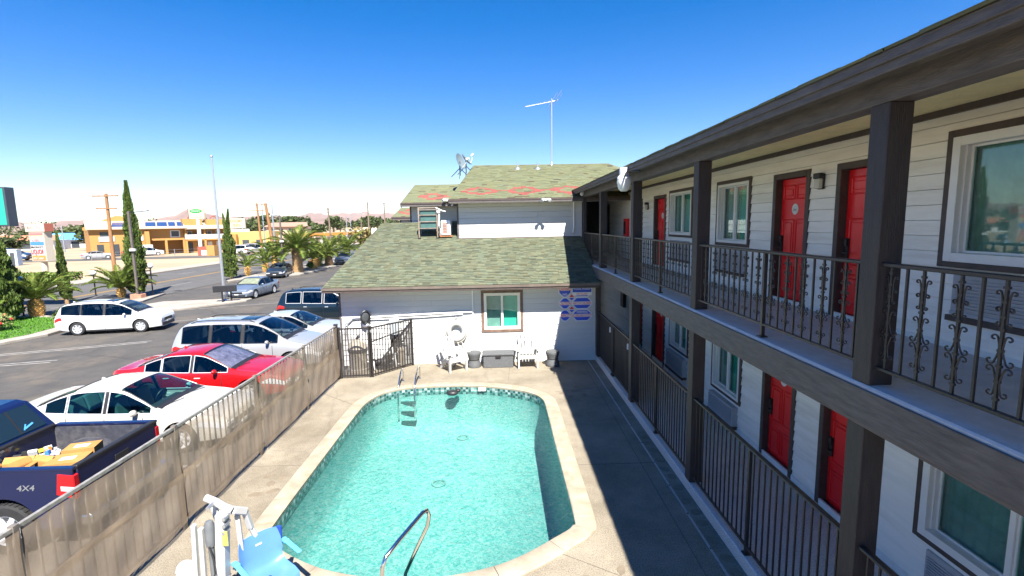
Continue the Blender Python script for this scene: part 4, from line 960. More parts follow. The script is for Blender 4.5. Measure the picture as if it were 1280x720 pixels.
for pts in ([(-4.15, 15.05, .5), (-3.9, 15.05, .52), (-3.85, 15.05, .3)], [(-3.5, 15.1, .3), (-3.3, 15.12, .32), (-3.26, 15.14, .0)], [(-3.6, 15.25, .05), (-3.6, 15.25, .6), (-3.4, 15.25, .64), (-3.35, 15.25, .05)], [(-4.1, 14.9, .3), (-3.9, 14.85, .3), (-3.86, 14.85, .04)]): mb.tube(pts, .028, 8)
mb.build('pipe', M['vinyl'], t, smooth=40)
t = thing('chlorinator', 'small grey chlorinator canister between pump and wall', 'chlorinator', (-3.1, 15.3, 0))
mb = MB(); mb.lathe([(.1, .02), (.1, .5), (.12, .52), (.12, .58), (.05, .62), (.001, .63)], (-3.15, 15.3, 0), 16); mb.build('canister', tan, t, smooth=40)
mb = MB(); mb.tube([(-3.15, 15.2, .12), (-3.3, 15.2, .12), (-3.3, 15.2, .02)], .02, 8); mb.build('pipe', M['vinyl'], t, smooth=40)
# gate of two panels
GATE_SCREEN = mesh_fabric('gate_screen', ((.06, .06, .06), (.12, .115, .11)), (.5, .68))
def steel_panel(name, a, b, z0, z1, step, lb, brace=False):
    a, b = Vector((*a, 0)), Vector((*b, 0)); L = (b-a).length; d = (b-a)/L
    t = thing(name, lb, 'gate', tuple((a+b)/2), 'dark steel gate panels')
    for p in (a, b):
        mb = MB(); mb.obox((p.x, p.y, (z0+z1)/2), (.055, .055, z1-z0+.04), Matrix.Rotation(math.atan2(d.y, d.x), 3, 'Z')); mb.build('post', M['iron'], t, bevel=.004)
    for z in (z0+.04, z1-.03):
        mb = MB(); mb.bar((a.x, a.y, z), (b.x, b.y, z), .035, .04); mb.build('rail', M['iron'], t)
    n_ = int(L/step); me = bar_mesh((round(z0, 3), round(z1, 3), 1), z0+.06, z1-.05, .009)
    for i in range(1, n_):
        p = a+d*(L*i/n_); inst('bar', me, (p.x, p.y, 0), t, math.atan2(d.y, d.x))
    zt = z1-.06
    if brace: P3 = [a+d*L*.03, a+d*L*.97]; V = [(P3[0].x, P3[0].y, z0+.05), (P3[1].x, P3[1].y, z0+.05), (P3[1].x, P3[1].y, zt), ((a+d*L*.42).x, (a+d*L*.42).y, .72)]
    else: P3 = [a+d*L*.03, a+d*L*.97]; V = [(P3[0].x, P3[0].y, z0+.05), (P3[1].x, P3[1].y, z0+.05), (P3[1].x, P3[1].y, .95), (P3[0].x, P3[0].y, zt)]
    V = [(x, y+.022, z) for x, y, z in V]; mb = MB(); mb.add(V, [(0, 1, 2, 3)]); mb.build('screen', GATE_SCREEN, t)
    if brace:
        for (f0, za, f1, zb_) in ((.98, z1-.1, .42, .72), (.0, 1.05, .8, 1.2)):
            p, q = a+d*L*f0, a+d*L*f1; mb = MB(); mb.bar((p.x, p.y+.03, za), (q.x, q.y+.03, zb_), .03, .03); mb.build('brace', M['iron'], t)
    mb = MB(); c = a+d*L*(.02 if brace else .98); mb.obox((c.x, c.y-.04, 1.38), (.05, .04, .07), Matrix()); mb.build('latch', M['metal'], t)
steel_panel('equipment_gate', (-4.68, 14.22), (-3.86, 14.28), .03, 1.50, .082, 'left dark steel gate panel square to the pool fence')
steel_panel('equipment_gate', (-3.80, 14.30), (-2.82, 15.44), .03, 1.50, .095, 'slanted dark steel gate panel meeting the white pool house wall', True)
t = thing('corner_post', 'thick dark post where the screened fence meets the gate', 'post', (-4.75, 14.2, 0))
mb = MB(); mb.box(-4.80, -4.71, 14.14, 14.24, -.02, 1.6); mb.build('shaft', M['iron'], t, bevel=.006); mb = MB(); mb.box(-4.81, -4.70, 14.13, 14.25, 1.6, 1.62); mb.build('cap', M['iron'], t)
# ---- screened fence along the lot
FX = -4.75; fence = thing('pool_fence', 'long bar fence screened with worn brown mesh between pool and parked cars', 'fence', (FX, 8.5, 0))
fmet = mat('fence_paint', (.16, .14, .12), .55, var=.3, scale=8, dirt=(.35, .2, .1), damt=.4)
mb = MB(); mb.box(FX-.02, FX+.02, 2.2, 14.13, 1.545, 1.585); mb.build('top_rail', mat('worn_rail', (.36, .33, .29), .45, metal=.4, var=.3, scale=12), fence)
for z in (.16, .86):
    mb = MB(); mb.box(FX-.016, FX+.016, 2.2, 14.13, z-.016, z+.016); mb.build('rail', fmet, fence)
for y in (2.2, 4.6, 7.0, 9.4, 11.8):
    mb = MB(); mb.box(FX-.03, FX+.03, y-.03, y+.03, -.02, 1.6); mb.build('post', fmet, fence)
me = bar_mesh('fence', .15, 1.55, .009)
me.materials[0] = fmet
for i in range(79): inst('bar', me, (FX, 2.28+i*.15, 0), fence)
rnd = random.Random(21)
def screen(y0, y1, z0, z1, x, k):
    mb = MB(); ny, nz = 24, 8; V = []; F = []; rr = random.Random(k); ph = [rr.uniform(0, 6) for _ in range(6)]
    for i in range(ny+1):
        for j in range(nz+1):
            y = y0+(y1-y0)*i/ny; f = j/nz; z = z0+(z1-z0)*f
            w = .010*math.sin(y*5+ph[0]+3*f)+.007*math.sin(y*11+ph[1]-4*f)+.006*math.sin(z*9+ph[2]+y*2)
            if j == 0: z += .02*math.sin(y*2.2+ph[3])+.015*math.sin(y*5.3+ph[4])
            if j == nz and z1 < 1.4: z += .022*math.sin(y*1.7+ph[5])
            V.append((x+w*(1 if 0 < j < nz else .6), y, z))
    for i in range(ny):
        for j in range(nz):
            a = i*(nz+1)+j; F.append((a, a+nz+1, a+nz+2, a+1))
    mb.add(V, F); return mb.build('screen_panel', M['mesh'], fence, smooth=0, recalc=False)
for k, y in enumerate((2.22, 4.62, 7.02, 9.42, 11.82)):
    y1 = min(y+2.38, 14.12)
    screen(y, y1, .80, 1.54, FX+.045, k); screen(y, y1, .12, .90, FX+.062, k+20)
# ---- ladder, handrail, lift, chairs, stools, box
for (x, lb) in ((-2.82, 'left chrome grab rail of the pool ladder'), (-2.38, 'right chrome grab rail of the pool ladder, nearer the white chair')):
    t = thing('grab_rail', lb, 'grab rail', (x, 13.7, 0), 'pool ladder rails')
    mb = MB(); yo = .2 if x > -2.5 else 0
    mb.tube([(x, 13.85+yo, 0), (x, 13.86+yo, .26), (x, 13.82+yo, .36), (x, 13.72+yo, .40), (x, 13.58+yo*.5, .37), (x, 13.42, .28), (x, 13.22, .14), (x, 13.1, .02), (x, 13.02, -.3), (x, 13.0, -.8)], .022, 10); mb.build('tube', M['chrome'], t, smooth=60)
    mb = MB(); mb.lathe([(.05, .001), (.05, .012), (.03, .03), (.022, .032)], (x, 13.85+yo, 0), 14); mb.build('escutcheon', M['chrome'], t, smooth=40)
t = thing('handrail', 'bent stainless handrail leaning into the near end of the pool', 'handrail', (-1.35, 5.2, 0))
mb = MB(); mb.tube([(-1.38, 4.94, 0), (-1.36, 4.96, .5), (-1.33, 4.97, .76), (-1.30, 5.0, .85), (-1.2, 5.2, .90), (-1.06, 5.46, .96), (-.99, 5.6, .985), (-.95, 5.68, .97), (-.93, 5.72, .88), (-.96, 5.76, .72), (-1.15, 5.86, .3), (-1.3, 5.95, -.05), (-1.4, 6.0, -.5)], .024, 12); mb.build('tube', M['chrome'], t, smooth=60)
mb = MB(); mb.lathe([(.06, .001), (.06, .014), (.03, .035), (.024, .037)], (-1.38, 4.94, 0), 16); mb.build('escutcheon', M['chrome'], t, smooth=40)
# adirondack chair
def adirondack():
    t = thing('adirondack_chair', '', 'chair', (0, 0, 0), 'white plastic pool chairs'); m = M['plastic']
    # faces -y; slatted fan back
    for i in range(5):
        a = (i-2)*.085; x0 = (i-2)*.108; w = .084; top = .97-.018*abs(i-2)**1.6
        mb = MB(); p0 = Vector((x0*.86, .22, .33)); p1 = Vector((x0*1.12, .47, top)); R = (p1-p0)
        ax = Vector((1, 0, 0)); n = R.cross(ax).normalized()
        for (c, r) in ((0, 0), ): pass
        P = [p0-ax*w*.45, p0+ax*w*.45, p1+ax*w*.5, p1-ax*w*.5]; V = P+[q+n*.02 for q in P]
        mb.add(V, [(0, 1, 2, 3), (7, 6, 5, 4), (0, 4, 5, 1), (1, 5, 6, 2), (2, 6, 7, 3), (3, 7, 4, 0)]); mb.build('back_slat', m, t, bevel=.008)
    for (z, y) in ((.44, .27), (.74, .395)):
        mb = MB(); mb.box(-.27, .27, y+.0, y+.03, z-.03, z+.03); mb.build('back_rail', m, t, bevel=.008)
    for i in range(6):
        y = -.24+i*.088; z = .37-.085*(i/5)+.012*math.cos(i)
        mb = MB(); mb.box(-.25, .25, y, y+.076, z-.022, z); mb.build('seat_slat', m, t, bevel=.006)
    for s in (-1, 1):
        mb = MB(); mb.prism([(-.34, .56), (.34, .58), (.36, .60), (.34, .615), (-.36, .60), (-.40, .585)], s*.27, s*.27+s*.11, 'X'); mb.build('arm', m, t, bevel=.01)
        mb = MB(); mb.prism([(-.30, 0), (-.22, 0), (-.235, .56), (-.33, .56)], s*.26, s*.31, 'X'); mb.build('front_leg', m, t, bevel=.008)
        mb = MB(); mb.prism([(-.28, .28), (-.28, .38), (.2, .33), (.44, .02), (.42, 0), (.34, 0), (.12, .23)], s*.215, s*.255, 'X'); mb.build('rear_leg', m, t, bevel=.008)
    mb = MB(); mb.prism([(-.255, .29), (.255, .29), (.255, .375), (-.255, .375)], -.265, -.235, 'Y'); mb.build('apron', m, t, bevel=.008)
    return t
ch = adirondack(); ch.location = (.79, 15.02, 0); ch.rotation_euler = (0, 0, .03); ch['label'] = 'white adirondack chair facing the pool to the right of the wicker box'
dup(ch, (-1.47, 14.83, 0), .62, 'white adirondack chair turned sideways beneath the life ring')
def stool(x, y, lb):
    t = thing('wicker_stool', lb, 'stool', (x, y, 0), 'grey hourglass stools')
    mb = MB(); prof = [(.205, 0), (.215, .03), (.20, .10), (.175, .18), (.165, .235), (.165, .25), (.18, .30), (.205, .38), (.215, .42), (.21, .455), (.19, .465)]; mb.lathe(prof, (x, y, 0), 28); mb.build('body', M['wicker'], t, smooth=50)
    mb = MB(); mb.lathe([(.19, .462), (.188, .475), (.15, .47), (.001, .468)], (x, y, 0), 28); mb.build('top', M['wicker'], t, smooth=50)
    mb = MB(); mb.lathe([(.165, .228), (.176, .235), (.176, .25), (.165, .257)], (x, y, 0), 28); mb.build('waist_band', M['iron'], t)
stool(-.86, 15.12, 'grey hourglass stool between the sideways white chair and the wicker box'); stool(1.57, 15.03, 'grey hourglass stool on the shadow line below the blue signs')
t = thing('deck_box', 'dark grey wicker deck box against the pool house wall', 'storage box', (-.1, 15.1, 0))
mb = MB(); mb.box(-.57, .35, 14.92, 15.36, .0, .38); mb.build('body', M['wicker'], t, bevel=.015); mb = MB(); mb.box(-.60, .38, 14.89, 15.39, .382, .45); mb.build('lid', M['wicker'], t, bevel=.02, seg=2)
mb = MB(); mb.box(-.19, -.03, 14.875, 14.889, .33, .40); mb.build('hasp', M['iron'], t)
# pool lift
lift = thing('pool_lift', 'white pool lift with a light blue seat at the near left corner of the pool', 'pool lift', (-3.2, 5.2, 0))
lw = M['plastic']; blue = mat('lift_seat_blue', (.085, .21, .50), .35, var=.06, scale=4); teal = mat('arm_rest_blue', (.10, .42, .62), .4)
mb = MB(); mb.box(-3.55, -2.95, 4.75, 5.5, .02, .12); mb.box(-3.3, -2.75, 5.3, 5.5, .0, .05); mb.build('base', lw, lift, bevel=.02)
mb = MB(); mb.bar((-3.13, 5.08, .1), (-3.02, 5.05, 1.40), .10, .13, up=(0, 1, 0)); mb.build('mast', lw, lift, bevel=.012)
mb = MB(); mb.bar((-3.10, 5.20, .95), (-3.17, 5.13, 1.50), .07, .04, up=(0, 1, 0)); mb.build('rear_strut', lw, lift, bevel=.01)
mb = MB(); mb.tube([(-3.22, 5.12, 1.53), (-3.12, 5.11, 1.49), (-3.02, 5.1, 1.43), (-2.94, 5.1, 1.39)], .04, 10); mb.build('head', lw, lift, smooth=50)
mb = MB()
for (x, z) in ((-3.12, 1.49), (-2.97, 1.36), (-2.975, 1.28), (-2.985, 1.20), (-3.03, .62)): mb.lathe([(.02, -.06), (.02, .06)], (x, 5.03, z), 8, 'Y'); 
mb.build('bolt', M['metal'], lift)
mb = MB(); mb.bar((-2.95, 5.12, 1.38), (-2.90, 5.28, 1.27), .07, .08); mb.bar((-2.905, 5.27, 1.285), (-2.90, 5.36, 1.02), .06, .06); mb.bar((-2.96, 5.22, 1.27), (-2.97, 5.28, .45), .05, .05); mb.build('arm', lw, lift, bevel=.01)
mb = MB(); mb.bar((-2.91, 5.35, 1.06), (-2.87, 5.42, .84), .05, .05); mb.bar((-3.06, 5.22, .60), (-2.88, 5.42, .70), .04, .04); mb.build('seat_bracket', lw, lift, bevel=.008)
mb = MB(); mb.box(-3.005, -2.945, 4.975, 4.984, 1.06, 1.22); mb.build('warning_label', mat('label_yellow', (.62, .52, .10), .5, var=.3, scale=30), lift)
mb = MB(); mb.bar((-3.36, 5.02, .2), (-3.30, 5.0, 1.30), .045, .06, up=(0, 1, 0)); mb.bar((-3.27, 5.02, .2), (-3.23, 5.0, 1.26), .045, .06, up=(0, 1, 0)); mb.build('actuator_channel', lw, lift, bevel=.012)
mb = MB(); mb.lathe([(.045, 1.02), (.05, 1.06), (.05, 1.26), (.035, 1.30), (.001, 1.31)], (-3.17, 5.05, 0), 14); mb.lathe([(.03, .2), (.03, 1.02)], (-3.17, 5.05, 0), 12); mb.build('actuator', mat('actuator_grey', (.13, .14, .15), .5, var=.2), lift, smooth=40)
mb = MB(); mb.tube([(-3.16, 5.0, 1.04), (-3.11, 4.97, .9), (-3.10, 4.96, .75), (-3.16, 4.97, .66), (-3.24, 4.97, .68)], .009, 6); mb.build('cable', M['black'], lift, smooth=50)
mb = MB(); mb.sphere((-3.43, 5.0, .80), .095, 16, sc=(1, .9, .9)); mb.lathe([(.095, .3), (.095, .80)], (-3.43, 5.0, 0), 16); mb.build('battery_cover', lw, lift, smooth=45)
mb = MB(); mb.box(-3.48, -3.39, 4.898, 4.906, .45, .72); mb.build('battery_sticker', mat('sticker_orange', (.55, .26, .06), .5), lift)
# seat shell: back and pan as one moulded sheet
sx = Vector((.66, .75, 0)); fw = Vector((.75, -.66, 0)); so_ = Vector((-2.66, 5.22, .50)); up = Vector((0, 0, 1))
prof = [(-.23, -.045), (-.215, -.005), (-.12, .012), (.0, .004), (.09, .0), (.15, .018), (.19, .07), (.215, .18), (.24, .30), (.258, .38), (.268, .415)]
V = []; F = []; nu = 14
def seat_pt(d, z, u, th):
    hw = (.235 if z < .1 else .235-.045*max(0, (z-.25)/.2)**2); cup = .05*abs(u)**3
    p = so_+sx*(u*hw)-fw*(d-(cup if z > .1 else 0))+up*(z+(0 if z > .1 else cup))
    return p+(fw*(-th) if z > .1 else up*(-th))
for th in (0, .018):
    for (d, z) in prof:
        for i in range(nu+1): V.append(seat_pt(d, z, -1+2*i/nu, th))
w_ = nu+1; r_ = len(prof); off = w_*r_
for o_ in (0, off):
    for j in range(r_-1):
        for i in range(nu): F.append((o_+j*w_+i, o_+j*w_+i+1, o_+(j+1)*w_+i+1, o_+(j+1)*w_+i))
for i in range(nu): F += [(i, i+1, off+i+1, off+i), ((r_-1)*w_+i, (r_-1)*w_+i+1, off+(r_-1)*w_+i+1, off+(r_-1)*w_+i)]
for j in range(r_-1): F += [(j*w_, (j+1)*w_, off+(j+1)*w_, off+j*w_), (j*w_+nu, (j+1)*w_+nu, off+(j+1)*w_+nu, off+j*w_+nu)]
mb = MB(); mb.add(V, F); seat = mb.build('seat_shell', blue, lift, smooth=50)
mb = MB(); c = so_-fw*.234+up*.30; mb.bar(c-sx*.035, c+sx*.035, .006, .018); mb.build('slot', M['white'], seat)
mb = MB(); c = so_-fw*.0+up*.008; mb.obox(c, (.03, .02, .012), Matrix()); mb.build('drain_hole', M['dark'], seat)
for s in (-1, 1):
    a = so_+sx*(.275*s)-fw*.22+up*.24; b = so_+sx*(.285*s)+fw*.16+up*.22
    mb = MB(); mb.bar(a, b, .055, .03); mb.bar(a-fw*.02-up*.02, a+fw*.1+up*.0, .065, .035); mb.build('armrest', teal, lift, bevel=.01)
mb = MB(); c = so_+sx*.245-fw*.25+up*.27; mb.bar(c-up*.1, c+up*.12, .03, .05); mb.build('hinge_strap', mat('strap_blue', (.02, .06, .55), .5), lift)
mb = MB(); mb.bar(so_+fw*.05-up*.06, so_+fw*.22-up*.38, .34, .02); mb.build('foot_rest', mat('foot_grey', (.14, .16, .20), .5), lift)
# ---------------------------------------------------------------- cars
import bisect
def pchip(P):
    P = sorted(P); X = [p[0] for p in P]; Y = [p[1] for p in P]; n = len(X)
    h = [X[i+1]-X[i] for i in range(n-1)]; d = [(Y[i+1]-Y[i])/h[i] for i in range(n-1)]; m = [0]*n
    m[0], m[-1] = d[0], d[-1]
    for i in range(1, n-1):
        if d[i-1]*d[i] > 0:
            w1 = 2*h[i]+h[i-1]; w2 = h[i]+2*h[i-1]; m[i] = (w1+w2)/(w1/d[i-1]+w2/d[i])
    def f(x):
        if x <= X[0]: return Y[0]
        if x >= X[-1]: return Y[-1]
        i = min(bisect.bisect_right(X, x)-1, n-2); t = (x-X[i])/h[i]
        return (1+2*t)*(1-t)**2*Y[i]+t*(1-t)**2*h[i]*m[i]+t*t*(3-2*t)*Y[i+1]+t*t*(t-1)*h[i]*m[i+1]
    return f
carglass = glass('car_glass', (.22, .29, .34), 1); WSG = glass('windscreen_glass', (.62, .72, .72), 1); WST = glass('windscreen_teal', (.50, .75, .74), 1); tint = mat('sunroof_glass', (.010, .022, .034), .03, spec=.5); M_CABIN = mat('cabin_lining', (.03, .03, .033), .8); M_SEAT = mat('seat_fabric', (.17, .165, .16), .85, var=.2)
tealglass = glass('teal_glass', (.26, .56, .56), 1)
tyre = mat('tyre_rubber', (.018, .018, .019), .85, var=.3, scale=12); rim = mat('alloy', (.62, .63, .65), .35, metal=.3)
trim = mat('black_trim', (.016, .016, .018), .5); lens = mat('clear_lens', (.60, .62, .65), .08, spec=.8); tail = mat('tail_lens', (.42, .012, .015), .12, spec=.7)
def paint(name, c, flake=0): return mat(name, c, .32, metal=flake, coat=1, var=.05, scale=1.2, spec=.5)
def wheel(parent, x, y, r, w, side):
    mb = MB(); mb.lathe([(r*.66, -w/2), (r*.93, -w/2), (r, -w*.36), (r, w*.36), (r*.93, w/2), (r*.66, w/2)], (x, y, r), 28, 'Y', cap=False); t = mb.build('wheel', tyre, parent, smooth=40)
    mb = MB(); o = side*w*.5
    mb.lathe([(r*.67, -w*.3), (r*.67, w*.5), (r*.60, w*.47), (r*.585, w*.15), (r*.10, w*.12)], (0, 0, 0), 28)
    for k in range(7):
        a = 2*PI*k/7; c, s = math.cos(a), math.sin(a)
        mb.bar((c*r*.1, s*r*.1, w*.40), (c*r*.62, s*r*.62, w*.46), r*.13, w*.09)
    mb.lathe([(r*.16, w*.30), (r*.15, w*.5), (.001, w*.52)], (0, 0, 0), 14)
    mb.v = [(x+v[0], y+side*v[2], r+v[1]) for v in mb.v]; mb.build('rim', rim, t, smooth=35)
    mb = MB(); mb.lathe([(r*.5, w*.02), (.001, w*.021)], (0, 0, 0), 20); mb.v = [(x+v[0], y+side*v[2], r+v[1]) for v in mb.v]; mb.build('brake_disc', trim, t)
SHADE = {}
def car(name, label, cat, pnt, L, Wd, top, belt, wheels, wr, glass_rng, ws, rw, group=None, gls=None, tum=.20, rails=False, grille=None, sun_roof=False, plan_n=.86, plan_t=.88, chrome_line=False, shade=False, bottom=.20, lamps=True):
    """top / belt: lists of (x, z), +x the nose; glass_rng: side window x ranges; ws, rw: windscreen and rear window (x low edge, x high edge)"""
    gls = gls or carglass
    root = thing(name, label, cat, (0, 0, 0), group)
    T, B = pchip(top), pchip(belt); xn, xt = L/2, -L/2
    def plan(x):
        a = max(0, (x-(xn-.75))/.75); b = max(0, ((xt+.65)-x)/.65)
        return 1-(1-plan_n)*a**2.2-(1-plan_t)*b**2.2
    def bot(x):
        a = max(0, (x-(xn-.6))/.6); b = max(0, ((xt+.7)-x)/.7); return bottom+.05*a+.13*b
    def ring(x):
        w = Wd/2*plan(x); z0 = bot(x); b = min(B(x), T(x)-.015); t = T(x); h = t-b; wb = w*.945
        R = [(0, z0), (w*.82, z0), (w*.955, z0+.05), (w*.985, z0+.25*(b-z0)), (w, z0+.52*(b-z0)), (w*.992, z0+.76*(b-z0)), (w*.975, z0+.93*(b-z0)), (wb, b)]
        tm = min(tum, wb*.6)*(h/.5)
        for f in (.25, .5, .75, .9): R.append((wb-tm*f, b+h*f*.985))
        yt = wb-tm*1.06; cr = .03+.02*min(1, h)
        R += [(yt-.025, t-.012), (yt*.86, t+cr*.26), (yt*.6, t+cr*.64), (yt*.3, t+cr*.91), (0, t+cr)]
        return R
    def side(x, z):
        R = ring(x)[1:13]
        for (a, b) in zip(R, R[1:]):
            if a[1] <= z <= b[1] and b[1] > a[1]: return a[0]+(b[0]-a[0])*(z-a[1])/(b[1]-a[1])
        return R[-1][0]
    def roofz(x, f):
        R = ring(x); yt = R[12][0]; cr = R[-1][1]-T(x); return yt*f, T(x)+cr*(1-f*f)
    ed = [x for r_ in glass_rng for x in r_]+[ws[0]-.10, ws[1]+.0, rw[0]+.06, rw[1]]
    xs = [xt+L*i/64 for i in range(65)]+[xt+.02, xt+.05, xn-.02, xn-.05]
    xs = sorted(set([x for x in xs if all(abs(x-e) > .022 for e in ed)]+ed))
    V = []; F = []; m = None; HOLE = set(); panes = {}
    for x in xs:
        R = ring(x); full = [(y, z) for y, z in R]+[(-y, z) for y, z in R[-2:0:-1]]; m = len(full)
        V += [(x, y, z) for y, z in full]
    def key(f): return tuple(round(sum(V[i][k] for i in f)/len(f), 3) for k in range(3))
    for i in range(len(xs)-1):
        xa, xb = xs[i], xs[i+1]
        gi = next((n_ for n_, (p, q) in enumerate(glass_rng) if xa >= p-1e-6 and xb <= q+1e-6), None)
        wi = 'windscreen' if (xa >= ws[1]-1e-6 and xb <= ws[0]-.10+1e-6) else ('rear_window' if (xa >= rw[0]+.06-1e-6 and xb <= rw[1]+1e-6) else None)
        for k in range(m):
            f = (i*m+k, i*m+(k+1) % m, (i+1)*m+(k+1) % m, (i+1)*m+k); F.append(f)
            kk = k if k < 17 else m-1-k
            nm = None
            if gi is not None and 7 <= kk <= 10: nm = ('side_window', gi, k < 17)
            if wi and 12 <= kk <= 16: nm = (wi, 0, True)
            if nm: HOLE.add(key(f)); panes.setdefault(nm, []).append(f)
    F += [tuple(range(m-1, -1, -1)), tuple((len(xs)-1)*m+k for k in range(m))]
    mb = MB(); mb.add(V, F)
    glo, ghi = min(ed[:2*len(glass_rng)]), max(ed[:2*len(glass_rng)])
    for i in range(len(xs)-1):
        if xs[i] >= glo-1e-6 and xs[i+1] <= ghi+1e-6:
            for k in range(m):
                if 7 <= (k if k < 17 else m-1-k) <= 10: mb.m[i*m+k] = 1
    body = mb.build('body', [pnt, trim], root)
    cut = MB()
    for x in wheels:
        for s in (-1, 1): cut.lathe([(wr*1.16, Wd/2*.56*s), (wr*1.16, Wd/2*1.3*s)] if s > 0 else [(wr*1.16, Wd/2*1.3*s), (wr*1.16, Wd/2*.56*s)], (x, 0, wr*1.02), 26, 'Y', 1)
    co = cut.build('cutter', [pnt, trim])
    md = body.modifiers.new('arches', 'BOOLEAN'); md.operation = 'DIFFERENCE'; md.object = co; md.solver = 'EXACT'; md.material_mode = 'INDEX'
    dg = bpy.context.evaluated_depsgraph_get(); me = bpy.data.meshes.new_from_object(body.evaluated_get(dg)); old = body.data; body.modifiers.clear(); body.data = me
    bpy.data.meshes.remove(old); bpy.data.objects.remove(co)
    bm = bmesh.new(); bm.from_mesh(me); gone = []
    for f in bm.faces:
        c = f.calc_center_median()
        if (round(c.x, 3), round(c.y, 3), round(c.z, 3)) in HOLE or any((round(c.x, 3)+dx, round(c.y, 3)+dy, round(c.z, 3)+dz_) in HOLE for dx in (0,) for dy in (0,) for dz_ in (0,)): gone.append(f)
    bmesh.ops.delete(bm, geom=gone, context='FACES'); bm.to_mesh(me); bm.free()
    me.polygons.foreach_set('use_smooth', [True]*len(me.polygons)); me.set_sharp_from_angle(angle=math.radians(38))
    for (nm, gi, s_), fs in panes.items():
        mb = MB(); mp = {}; VV = []; FF = []
        for f in fs:
            q = []
            for i in f:
                if i not in mp: mp[i] = len(VV); VV.append(Vector(V[i])+(Vector((0, .002 if s_ else -.002, 0)) if nm == 'side_window' else Vector((0, 0, .002))))
                q.append(mp[i])
            FF.append(q)
        if shade and nm == 'windscreen':
            mb.add(VV, FF); sh = mb.build('sunshade', shade, root, smooth=0); sh.data.transform(Matrix.Translation((-.05, 0, -.03))); mb = MB()
        mb.add(VV, FF); mb.build(nm, (WST if gls is not carglass else WSG) if nm == 'windscreen' else gls, root, smooth=0)
        # rubber seal round the edge of the pane
        cnt = {}
        for f in FF:
            for p, q in zip(f, f[1:]+f[:1]): cnt[frozenset((p, q))] = cnt.get(frozenset((p, q)), 0)+1
        mb = MB()
        for e_, n_ in cnt.items():
            if n_ == 1:
                p, q = [VV[i] for i in e_]
                if (p-q).length > .004: mb.tube([p, q], .013, 4)
        mb.build('window_seal', rim if (chrome_line and nm == 'side_window') else trim, root)
    # cabin: tub, dash, seats
    x0, x1 = rw[0]+.25, ws[0]-.12; hw = Wd/2*.80; bz = B((x0+x1)/2)
    mb = MB(); mb.box(x0, x1, -hw, hw, bottom+.08, bz-.30); mb.box(x1-.55, x1, -hw*.98, hw*.98, bz-.30, bz-.05); mb.box(x0, x0+.35, -hw*.9, hw*.9, bz-.30, bz-.04); mb.build('cabin', M_CABIN, root, bevel=.04)
    hh = T(0)-bz
    for xr_, ys in ((glass_rng[-1][0]+.02, (-.37, .37)), (glass_rng[-2][0]-.05, (-.40, .0, .40))):
        for y in ys:
            mb = MB(); mb.bar((xr_-.02, y, bz-.32), (xr_-.16, y, bz+hh*.42), .44 if len(ys) == 2 else .38, .13, up=(1, 0, .2)); mb.bar((xr_-.17, y, bz+hh*.50), (xr_-.20, y, bz+hh*.78), .24, .09, up=(1, 0, .2)); mb.build('seat', M_SEAT, root, bevel=.04, seg=2)
    mb = MB(); cw = Vector((x1-.66, .37, bz-.02)); mb.tube([cw+Vector((.07*math.sin(a), .18*math.cos(a), .17*math.sin(a))) for a in [2*PI*i/18 for i in range(18)]], .016, 6, closed=True); mb.bar(cw, cw+Vector((.25, 0, -.12)), .05, .05); mb.build('steering_wheel', trim, root, smooth=60)
    for x in wheels:
        for s in (-1, 1): wheel(root, x, s*(Wd/2*.985-.105), wr, .21, s)
    # side windows
    E_ = .007
    def side_patch(nm, x0, x1, zf0, zf1, mt, e=E_, nx=14, nz=6, par=root):
        for s in (-1, 1):
            mb = MB(); V = []; F = []
            for i in range(nx+1):
                x = x0+(x1-x0)*i/nx; za, zb = zf0(x), zf1(x)
                if zb < za+.004: zb = za+.004
                for j in range(nz+1):
                    z = za+(zb-za)*j/nz; V.append((x, s*(side(x, z)+e), z))
            for i in range(nx):
                for j in range(nz): a = i*(nz+1)+j; F.append((a, a+1, a+nz+2, a+nz+1) if s > 0 else (a, a+nz+1, a+nz+2, a+1))
            mb.add(V, F); mb.build(nm, mt, par, smooth=0, recalc=False)
    def top_patch(nm, x0, x1, f, mt, e, nx=10, ny=10, x_bow=0):
        mb = MB(); V = []; F = []
        for i in range(nx+1):
            for j in range(ny+1):
                g = f*(-1+2*j/ny); x = x0+(x1-x0)*i/nx; x -= x_bow*g*g*(1-abs(2*i/nx-1)*0)
                y, z = roofz(x, g); nxv = (T(x-.01)-T(x+.01))/.02; l = math.hypot(1, nxv)
                V.append((x+e*nxv/l, y, z+e/l))
        for i in range(nx):
            for j in range(ny): a = i*(ny+1)+j; F.append((a, a+1, a+ny+2, a+ny+1))
        mb.add(V, F); return mb.build(nm, mt, root, smooth=0)
    top_patch('cowl', ws[0]-.11, ws[0]+.02, .97, trim, .006, x_bow=.0)
    if sun_roof: top_patch('sunroof', ws[1]-.75, ws[1]-.22, .62, tint, .008)
    if not lamps: return root
    # lamps wrap round the corners
    zb = lambda x: B(x)
    side_patch('headlight', xn-.62, xn-.03, lambda x: bot(x)+.62*(B(x)-bot(x)), lambda x: bot(x)+(.66+.22*min(1, (x-(xn-.66))/.25))*(B(x)-bot(x)), lens, .008)
    side_patch('tail_light', xt+.03, xt+.42, lambda x: bot(x)+.66*(B(x)-bot(x)), lambda x: bot(x)+(.93-.12*min(1, (x-xt)/.45))*(B(x)-bot(x)), tail, .008)
